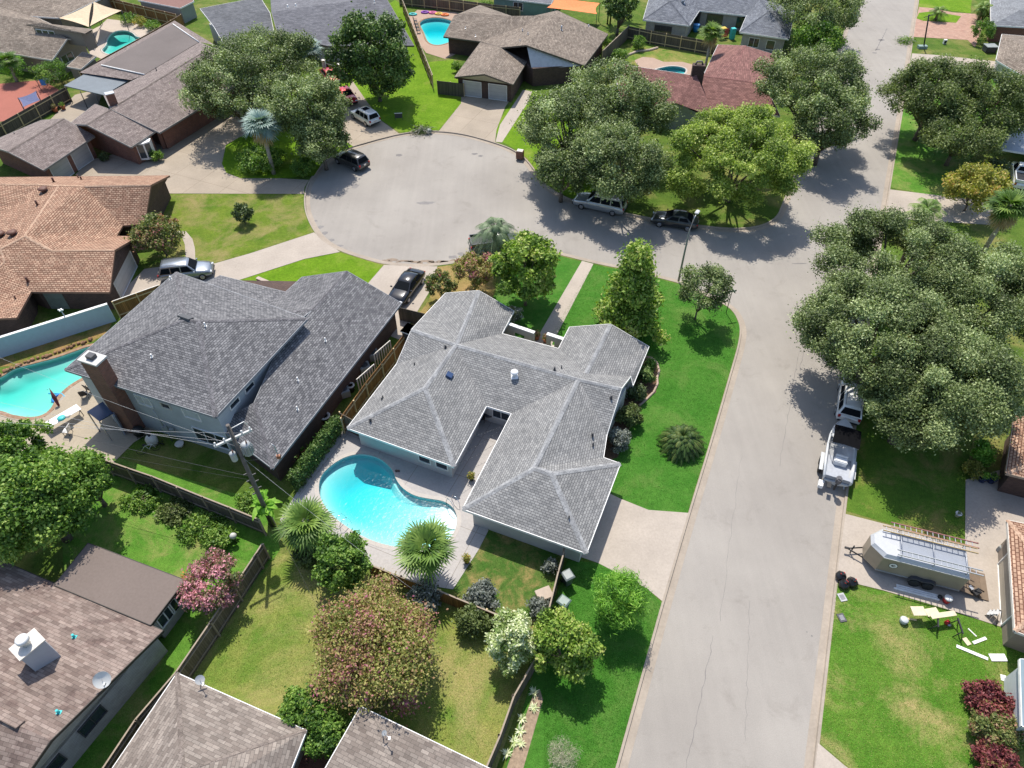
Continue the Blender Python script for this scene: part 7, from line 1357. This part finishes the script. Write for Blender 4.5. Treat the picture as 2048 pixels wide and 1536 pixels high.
p = P(793, 943); t = thing('pool_fitting', 'small brown fitting on the pool coping', 'pool fitting', (p.x, p.y, .03)); mb = MB(); mb.lathe((0, 0, 0), [(.1, 0), (.1, .08), (.03, .12)], 10); mb.box((.15, 0, .06), (.2, .1, .1)); mb.build('body', plain('brown_fitting', (.1, .06, .05)), t)
def pot(label, px, py, r=.2, mat=TERRA, lm='crape', n=260, s=.45, name='potted_plant'):
    p = P(px, py); t = thing(name, label, 'potted plant', (p.x, p.y, .012), 'potted plants'); mb = MB(); mb.lathe((0, 0, 0), [(r*.7, 0), (r, r*1.5), (r*1.1, r*1.55), (r*.9, r*1.4), (.02, r*1.3)], 14); mb.build('pot', mat, t)
    rs = np.random.RandomState(int(px)); d = rs.normal(size=(n, 3)); d /= np.linalg.norm(d, axis=1, keepdims=True); cn = d*rs.uniform(.2, 1, (n, 1))*s*np.array([.8, .8, .7])+np.array([0, 0, r*1.6+s*.5]); leaf_mesh('leaves', cn, d+rs.normal(size=(n, 3))*.5, np.full(n, .13), rs.uniform(0, 1, n), LM[lm], t)
pot('potted plant on the deck strip beside the courtyard', 943, 960, .2, BLACK, 'olive'); pot('potted plant at the edge of the deck by the small lawn', 934, 1125, .22, BLACK, 'olive')
pot('terracotta pot in the passage of the two storey house, lowest of the row', 584, 926, .2, TERRA, 'olive', 120, .25); pot('terracotta pot in the passage above the lowest one', 594, 917, .18, TERRA, 'olive', 120, .22); pot('terracotta pot at the top of the passage row', 606, 905, .2, TERRA, 'green', 140, .25)
pot('terracotta potted plant beside the grey fence of the ranch house', 112, 224, .35, TERRA, 'crape'); pot('second terracotta potted plant beside the grey fence of the ranch house', 128, 219, .3, TERRA, 'green'); pot('red flower pot by the front walk beside the left cream wall', 1073, 678, .3, TERRA, 'pinkc'); pot('red flower pot by the front walk beside the right cream wall', 1091, 684, .25, TERRA, 'pinkc')
pot('dark blue pot on the porch of the orange tan roofed house', 1962, 962, .3, plain('blue_glaze', (.02, .04, .15), .2), 'pine'); pot('second dark blue pot on the porch of the orange tan roofed house', 1980, 964, .3, plain('blue_glaze', (.02, .04, .15), .2), 'green'); pot('white pot standing on the dry grass near the neighbouring driveway', 1914, 1032, .2, WHITE, 'white', 60, .15)
# courtyard table and cooler
p = P(978, 838); t = thing('patio_set', 'dark round table in the shaded courtyard between the two wings', 'table', (p.x, p.y, .012)); mb = MB(); mb.lathe((0, 0, .7), [(.02, 0), (.5, 0), (.5, .04), (.02, .04)], 16); mb.build('tabletop', DARK, t); mb = MB(); mb.tube([(0, 0, 0), (0, 0, .7)], .05, 6); mb.build('leg', BLACK, t)
for k, (dx, dy) in enumerate(((-.8, .2), (.8, -.3))): chair('dark courtyard chair, %s of the round table' % ('left' if k == 0 else 'right'), 978+(-14 if k == 0 else 14), 838+(4 if k == 0 else -2), k*3.1)
# string lights over the courtyard
for i, (a_, b_, sg, lb) in enumerate((((905, 930), (1000, 880), .3, 'nearest'), ((925, 905), (1010, 850), .3, 'middle'), ((945, 870), (1005, 850), .2, 'farthest'))):
    A_, B_ = P(*a_, 2.2), P(*b_, 2.2); t = thing('string_lights', 'thin string of small bulbs across the courtyard, %s of the strings' % lb, 'string lights', tuple(A_), 'courtyard string lights'); pts = [A_.lerp(B_, k/10)-Vector((0, 0, sg*4*(k/10)*(1-k/10)))-A_ for k in range(11)]; mb = MB(); mb.tube(pts, .008, 4); mb.build('cord', BLACK, t); mb = MB()
    for q in pts[1:-1]: mb.lathe(q-Vector((0, 0, .07)), [(.01, 0), (.03, .03), (.01, .06)], 6)
    mb.build('bulb', OFFW, t)
ac_unit(690, 790, 'dark air conditioner in the passage, nearest the sunlit cedar fence'); ac_unit(731, 742, 'air conditioner in the passage between the two houses, middle one'); ac_unit(748, 716, 'air conditioner high in the passage near the brick wall'); ac_unit(2004, 1104, 'grey air conditioner at the beige garage corner', 0, .6)
for lb, x, y, s in (('open white rimmed drum in the passage, lower one', 652, 842, .42), ('open white rimmed drum in the passage, upper one', 703, 781, .33)):
    p = P(x, y); t = thing('round_drum', lb, 'drum', tuple(p), 'drums in the passage'); mb = MB(); mb.lathe((0, 0, 0), [(s*.8, 0), (s*.9, .6)], 16); mb.build('body', BLACK, t); mb = MB(); mb.lathe((0, 0, .6), [(s*.6, 0), (s*1.05, .0), (s*1.05, .05), (s*.6, .06), (s*.6, -.2)], 18); mb.build('rim', OFFW, t)
for x, y, lb in ((738, 770, 'lower'), (770, 722, 'upper')):
    t = thing('lattice_panel', 'white slatted lattice panels leaning in the passage, %s one' % lb, 'lattice', tuple(P(x, y)), 'lattice panels'); mb = MB()
    for k in range(8): mb.box((k*.16-.6, k*.24-.9, .9), (.08, .08, 1.4), .9)
    mb.build('slat', OFFW, t); mb = MB(); mb.box((-.05, -.07, 1.6), (2.1, .06, .08), .98); mb.build('rail', OFFW, t)
def bin_(label, px, py, rz, lid):
    p = P(px, py); t = thing('wheelie_bin', label, 'wheelie bin', (p.x, p.y, 0), 'grey wheelie bins by the dark board fence', rz); mb = MB(); mb.grid([[(x*s, y*s, z) for x, y in ((-.3, -.32), (.3, -.32), (.3, .32), (-.3, .32))] for s, z in ((.78, .08), (1, 1.0))], 0, False, True, True, True); mb.build('body', plain('bin_grey', (.07, .09, .09), .5), t, bevel=.03)
    mb = MB(); mb.grid([[(x*s, y*s, z) for x, y in ((-.34, -.36), (.34, -.36), (.34, .36), (-.34, .36))] for s, z in ((1, 1.0), (1, 1.06), (.75, 1.13))], 0, False, True, True, True); mb.build('lid', lid, t); mb = MB(); mb.tube([(-.25, .4, .98), (.25, .4, .98)], .025, 6); mb.build('handle', BLACK, t)
    for x in (-.28, .28): mb = MB(); mb.grid([[(x+dx, .28+.12*math.cos(a), .12+.12*math.sin(a)) for a in [2*math.pi*j/10 for j in range(10)]] for dx in (-.03, .03)], 0, True, True, True, True); mb.build('wheel', RUBBER, t)
LIDG = plain('shiny_lid', (.16, .19, .19), .5, 0, .2, 4, .6); bin_('wheelie bin with a glossy lid nearest the garage corner', 1134, 1166, .5, LIDG); bin_('wheelie bin with a green grey lid above the leafy tree', 1126, 1218, .9, plain('shiny_lid2', (.13, .19, .17), .5, 0, .2, 4, .6))
boxthing('deck_box', 'beige storage slab beside the dark board fence', 'slab', 1088, 1194, [('top', (0, 0, .45), (1.0, .8, .08), 0), ('body', (0, 0, .22), (.9, .7, .42), 0)] and [('top', (0, 0, .45), (1.0, .8, .08), plain('beige_plastic', c(206, 186, 166)), 0), ('body', (0, 0, .22), (.9, .7, .42), plain('beige_plastic', c(206, 186, 166)), 0)], .4, bev=.02)
boxthing('yard_sign', 'small dark sign on two legs standing on the lush lawn', 'sign', 798, 240, [('panel', (0, 0, .55), (.9, .05, .6), DARK, 0), ('frame', (0, 0, .88), (1.0, .07, .06), WHITE, 0), ('leg', (-.45, 0, .4), (.05, .05, .8), DARK, 0), ('leg', (.45, 0, .4), (.05, .05, .8), DARK, 0)], .1)
boxthing('mailbox', 'brick mailbox with a pale top at the kerb', 'mailbox', 1040, 316, [('body', (0, 0, .45), (.8, .7, .9), BRK, 0), ('top', (0, 0, .94), (.7, .6, .08), plain('pale_stone', (.55, .5, .45)), 0)], -.3)
# brush pile at the kerb
def brush(label, px, py, r, n, mats, seed):
    p = P(px, py); t = thing('brush_pile', label, 'brush pile', (p.x, p.y, -.1), 'piles of cut branches'); rn = random.Random(seed); mb = MB()
    for i in range(26): a = rn.uniform(0, 6.28); L_ = rn.uniform(.5, 1.4)*r; mb.tube([(0, 0, .3), (math.cos(a)*L_*.5, math.sin(a)*L_*.5, .35+rn.uniform(0, .2)), (math.cos(a)*L_, math.sin(a)*L_, rn.uniform(.05, .4))], [.03, .02, .01], 4)
    mb.build('branches', plain('cut_branch', (.45, .42, .38)), t); rs = np.random.RandomState(seed); d = rs.normal(size=(n, 3)); cn = d*np.array([.45, .35, .12])*r+np.array([0, 0, .3]); leaf_mesh('leaves', cn, d, rs.uniform(.15, .35, n), rs.uniform(0, 1, n), LM[mats], t, .3)
brush('pile of cut branches with bare white sticks at the head of the cul-de-sac', 843, 262, 1.5, 900, 'dark', 3); brush('green pile of cut branches at the kerb far up the street', 1811, 83, 1.5, 900, 'green', 5)
# green trash sack beside it
p = P(858, 265); t = thing('trash_sack', 'grey sack lying against the pile of cut branches', 'sack', tuple(p)); mb = MB(); mb.lathe((0, 0, 0), [(.3, 0), (.42, .2), (.3, .4), (.08, .5)], 10); mb.build('bag', plain('grey_sack', (.2, .22, .2), .5), t)
# shade sails, orange awning
def sail(label, pts, mat, group=None):
    q = [P(*p) for p in pts]; t = thing('shade_sail', label, 'shade sail', (q[0].x, q[0].y, 0), group); cen = sum(q, Vector())/len(q)-Vector((0, 0, .35)); mb = MB(); N = 8
    for i in range(len(q)):
        a_, b_ = q[i], q[(i+1) % len(q)]; ed = [a_.lerp(b_, k/N).lerp(cen, .22*4*(k/N)*(1-k/N)*.5) for k in range(N+1)]
        for k in range(N): mb.face([cen, ed[k], ed[k+1]], 0, True); mb.face([cen-Vector((0, 0, .015)), ed[k+1]-Vector((0, 0, .015)), ed[k]-Vector((0, 0, .015))], 0, True)
    mb.build('cloth', mat, t, True)
    for p in q: mb = MB(); mb.tube([(p.x, p.y, 0), (p.x, p.y, p.z+.05)], .05, 6); mb.build('post', DARK, t, True)
sail('beige triangular shade sail left of its twin above the kidney pool patio', [(118, 36, 3.2), (184, 6, 3.4), (178, 54, 2.8)], SAIL, 'beige shade sails'); sail('beige triangular shade sail reaching towards the wooden fence', [(187, 3, 3.4), (243, 21, 3.0), (180, 52, 2.6)], SAIL, 'beige shade sails')
sail('orange awning cloth at the top edge beside the banana plants', [(1094, 15, 2.7), (1108, -8, 2.9), (1200, 6, 2.7), (1194, 28, 2.5)], ORANGE)
# towels and patio umbrella on the red patio
for i, (x, y, mt, lb) in enumerate(((93, 181, BLUE, 'blue'), (101, 178, WHITE, 'white'), (110, 174, PINK, 'pink'), (118, 170, WHITE, 'striped white'))):
    p = P(x, y); t = thing('towel', '%s towel hanging on the line at the red patio' % lb, 'towel', (p.x, p.y, 0), 'towels on the line'); mb = MB(); mb.grid([[(xx, .05*math.sin(xx*9+i), z) for xx in (-.35, -.12, .12, .35)] for z in (.7, 1.1, 1.5)], 0, True); mb.build('cloth', mt, t)
t = thing('clothes_line', 'clothes line carrying the towels above the red patio', 'clothes line', tuple(P(105, 178))); a_, b_ = P(84, 184), P(126, 168); mb = MB(); mb.tube([(a_.x, a_.y, 1.52), (b_.x, b_.y, 1.52)], .012, 4); mb.build('line', BLACK, t, True); mb = MB(); mb.tube([(a_.x, a_.y, 0), (a_.x, a_.y, 1.6)], .04, 5); mb.build('post', DARK, t, True); mb = MB(); mb.tube([(b_.x, b_.y, 0), (b_.x, b_.y, 1.6)], .04, 5); mb.build('post', DARK, t, True)
sail('dusty blue shade cloth lying over the red patio', [(36, 196, 1.9), (72, 182, 1.9), (80, 200, 1.7), (46, 214, 1.7)], plain('dusty_blue_cloth', c(112, 120, 160), .8))
# pool toys beside the top pool
for i, (x, y, mt, lb) in enumerate(((826, 30, TEAL, 'teal'), (850, 26, PURP, 'purple'), (866, 27, PINK, 'pink'), (878, 29, YELL, 'yellow'), (890, 31, ORANGE, 'orange'))):
    p = P(x, y); t = thing('pool_float', '%s pool float lying behind the keyhole pool' % lb, 'pool float', (p.x, p.y, .12), 'pool floats by the keyhole pool'); mb = MB(); rows = [[((.4+.14*math.cos(b_))*math.cos(a)*1.3, (.4+.14*math.cos(b_))*math.sin(a), .14*math.sin(b_)) for b_ in [2*math.pi*k/6 for k in range(6)]] for a in [2*math.pi*j/12 for j in range(13)]]; mb.grid(rows, 0, True, True); mb.build('ring', mt, t); mb = MB(); mb.lathe((.2, 0, -.08), [(.02, 0), (.3, .04), (.02, .1)], 10); mb.build('seat', OFFW, t)
for i in range(4): chair('black lounger chair in the row left of the keyhole pool, number %s from the top' % ['one', 'two', 'three', 'four'][i], 831+i*2.2, 47+i*6.5, 0, BLACK, 'chairs beside the keyhole pool')
# playset in the courtyard of the white brick house
t = thing('play_set', 'colourful plastic play set in the courtyard of the white brick house', 'play set', tuple(P(1450, 78))); 
for nm, pos, sz, mt in (('tower', (1.0, 0, .8), (.7, .7, 1.6), TEAL), ('roof', (-.6, .3, 1.5), (1.2, .9, .1), YELL), ('slide', (-.4, -.4, .6), (1.2, .4, .1), ORANGE), ('panel', (.2, .6, .7), (.7, .1, 1.2), RED)):
    mb = MB(); mb.box(pos, sz, .3); mb.build(nm, mt, t, bevel=.05)
p = P(1425, 65); t = thing('blue_bin', 'blue plastic bin beside the white brick wall', 'bin', (p.x-2.6, p.y+.4, 0)); mb = MB(); mb.lathe((0, 0, 0), [(.4, 0), (.5, 1.0)], 14); mb.build('body', BLUE, t); mb = MB(); mb.lathe((0, 0, 1.0), [(.54, 0), (.5, .08), (.05, .1)], 14); mb.build('lid', plain('sky_plastic', (.1, .3, .6)), t)
# rock edging of left pool, stone edge of bed
rn = random.Random(8); t = thing('rock_border', 'row of brown rocks edging the back of the left pool', 'rock border', tuple(P(100, 715))); ln = pix([(-20, 768), (8, 745), (50, 727), (112, 708), (150, 692), (190, 678)]); k = 0
for a_, b_ in zip(ln, ln[1:]):
    n_ = int((b_-a_).length/.3)
    for i in range(n_):
        q = a_.lerp(b_, i/max(1, n_))+Vector((rn.uniform(-.1, .1), rn.uniform(-.1, .1), .12)); mb = MB(); r_ = rn.uniform(.1, .24); rows = [[q+Vector((math.cos(a)*math.cos(e_)*r_*rn.uniform(.8, 1.2), math.sin(a)*math.cos(e_)*r_*rn.uniform(.8, 1.2), math.sin(e_)*r_*.8)) for a in [2*math.pi*j/7 for j in range(7)]] for e_ in (-1.2, -.3, .5, 1.2)]; mb.grid(rows, 0, False, True, True, True)
        if k < 98: mb.build('rock', plain('brown_rock', c(176, 132, 100), .9, 0, .4, 3), t, True)
        k += 1
t = thing('bed_edging', 'curved pale stone edging of the planting bed on the emerald lawn', 'edging', tuple(P(1310, 750))); mb = MB(); ln = pix([(1290, 714), (1303, 717), (1314, 727), (1318, 742), (1314, 756), (1315, 768), (1307, 785), (1292, 800), (1278, 812)]); mb.tube([p+Vector((0, 0, .05)) for p in ln], .11, 6); mb.build('kerb_stone', plain('edge_stone', c(206, 180, 160)), t, True)
t = thing('bed_edging', 'low stone edging curving across the yard of the small pool', 'edging', tuple(P(1270, 110))); mb = MB(); ln = pix([(1242, 124), (1255, 112), (1275, 104), (1298, 102), (1315, 97)]); mb.tube([p+Vector((0, 0, .1)) for p in ln], .2, 6); mb.build('kerb_stone', STONE, t, True)
p = P(473, 1085); t = thing('ball_lamp', 'white round object on a short post in the lower left yard', 'lamp', tuple(p)); mb = MB(); mb.tube([(0, 0, 0), (0, 0, .7)], .04, 6); mb.build('post', DARK, t); mb = MB(); mb.lathe((0, 0, .6), [(.02, 0), (.2, .1), (.24, .25), (.15, .4), (.02, .45)], 14); mb.build('globe', plain('pale_globe', (.5, .5, .46)), t)
t = thing('orange_lily', 'orange flowers at the corner of the brown annex roof', 'flowers', tuple(P(375, 1170))); rs = np.random.RandomState(3); cn = rs.normal(size=(160, 3))*np.array([.25, .25, .2])+np.array([0, 0, .5]); leaf_mesh('flowers', cn, rs.normal(size=(160, 3)), np.full(160, .14), rs.rand(160), ORANGE, t)
p = P(1888, 88); t = thing('garden_lantern', 'white lantern box on the small lawn beside the paver driveway', 'lantern', tuple(p)); mb = MB(); mb.box((0, 0, .35), (.45, .35, .6)); mb.build('body', WHITE, t); mb = MB(); mb.box((0, -.2, .35), (.3, .04, .4)); mb.build('pane', BLACK, t)
p = P(1977, 103); t = thing('spa_tub', 'grey hot tub cover beside the taupe roofed house', 'hot tub', tuple(p)); mb = MB(); mb.box((0, 0, .4), (1.6, 1.4, .8)); mb.build('tub', DARK, t, bevel=.1); mb = MB(); mb.box((0, 0, .85), (1.7, 1.5, .1)); mb.build('cover', plain('tub_cover', (.25, .28, .28)), t, bevel=.03)
# grass blades over the nearest lawns
GT = leafmat('turf_blades', [c(56, 118, 30), c(76, 136, 42), c(100, 156, 60)], .3); GT2 = leafmat('turf_blades_dry', [c(96, 142, 50), c(136, 162, 70), c(190, 180, 112)], .3)
tufts('short grass blades of the front corner lawn', [(1185, 529), (1329, 561), (1427, 602), (1480, 655), (1461, 738), (1411, 910), (1375, 1024), (1297, 1018), (1225, 985), (1240, 910), (1315, 770), (1300, 700), (1090, 690)], 60000, GT, 1, .09)
tufts('short grass blades of the strip lawn below the driveway', [(1323, 1207), (1236, 1515), (1225, 1560), (1090, 1560), (1085, 1390), (1140, 1150), (1196, 1128), (1294, 1179)], 42000, GT, 2, .08)
tufts('short yellowish grass blades of the back lawn', [(545, 1105), (730, 1160), (960, 1215), (1065, 1262), (1035, 1400), (985, 1530), (740, 1420), (400, 1360)], 60000, GT2, 3, .08)
tufts('grass blades of the patchy lawn right of the street', [(1672, 1168), (1767, 1185), (1905, 1226), (1999, 1257), (2060, 1330), (2060, 1560), (1735, 1560), (1640, 1484), (1652, 1400)], 60000, GT2, 4, .08)
for o in list(bpy.data.objects):
    if o.get('label') is None and o.get('kind') is None and o.type == 'EMPTY' and o.parent is None: print('UNLABELLED', o.name)
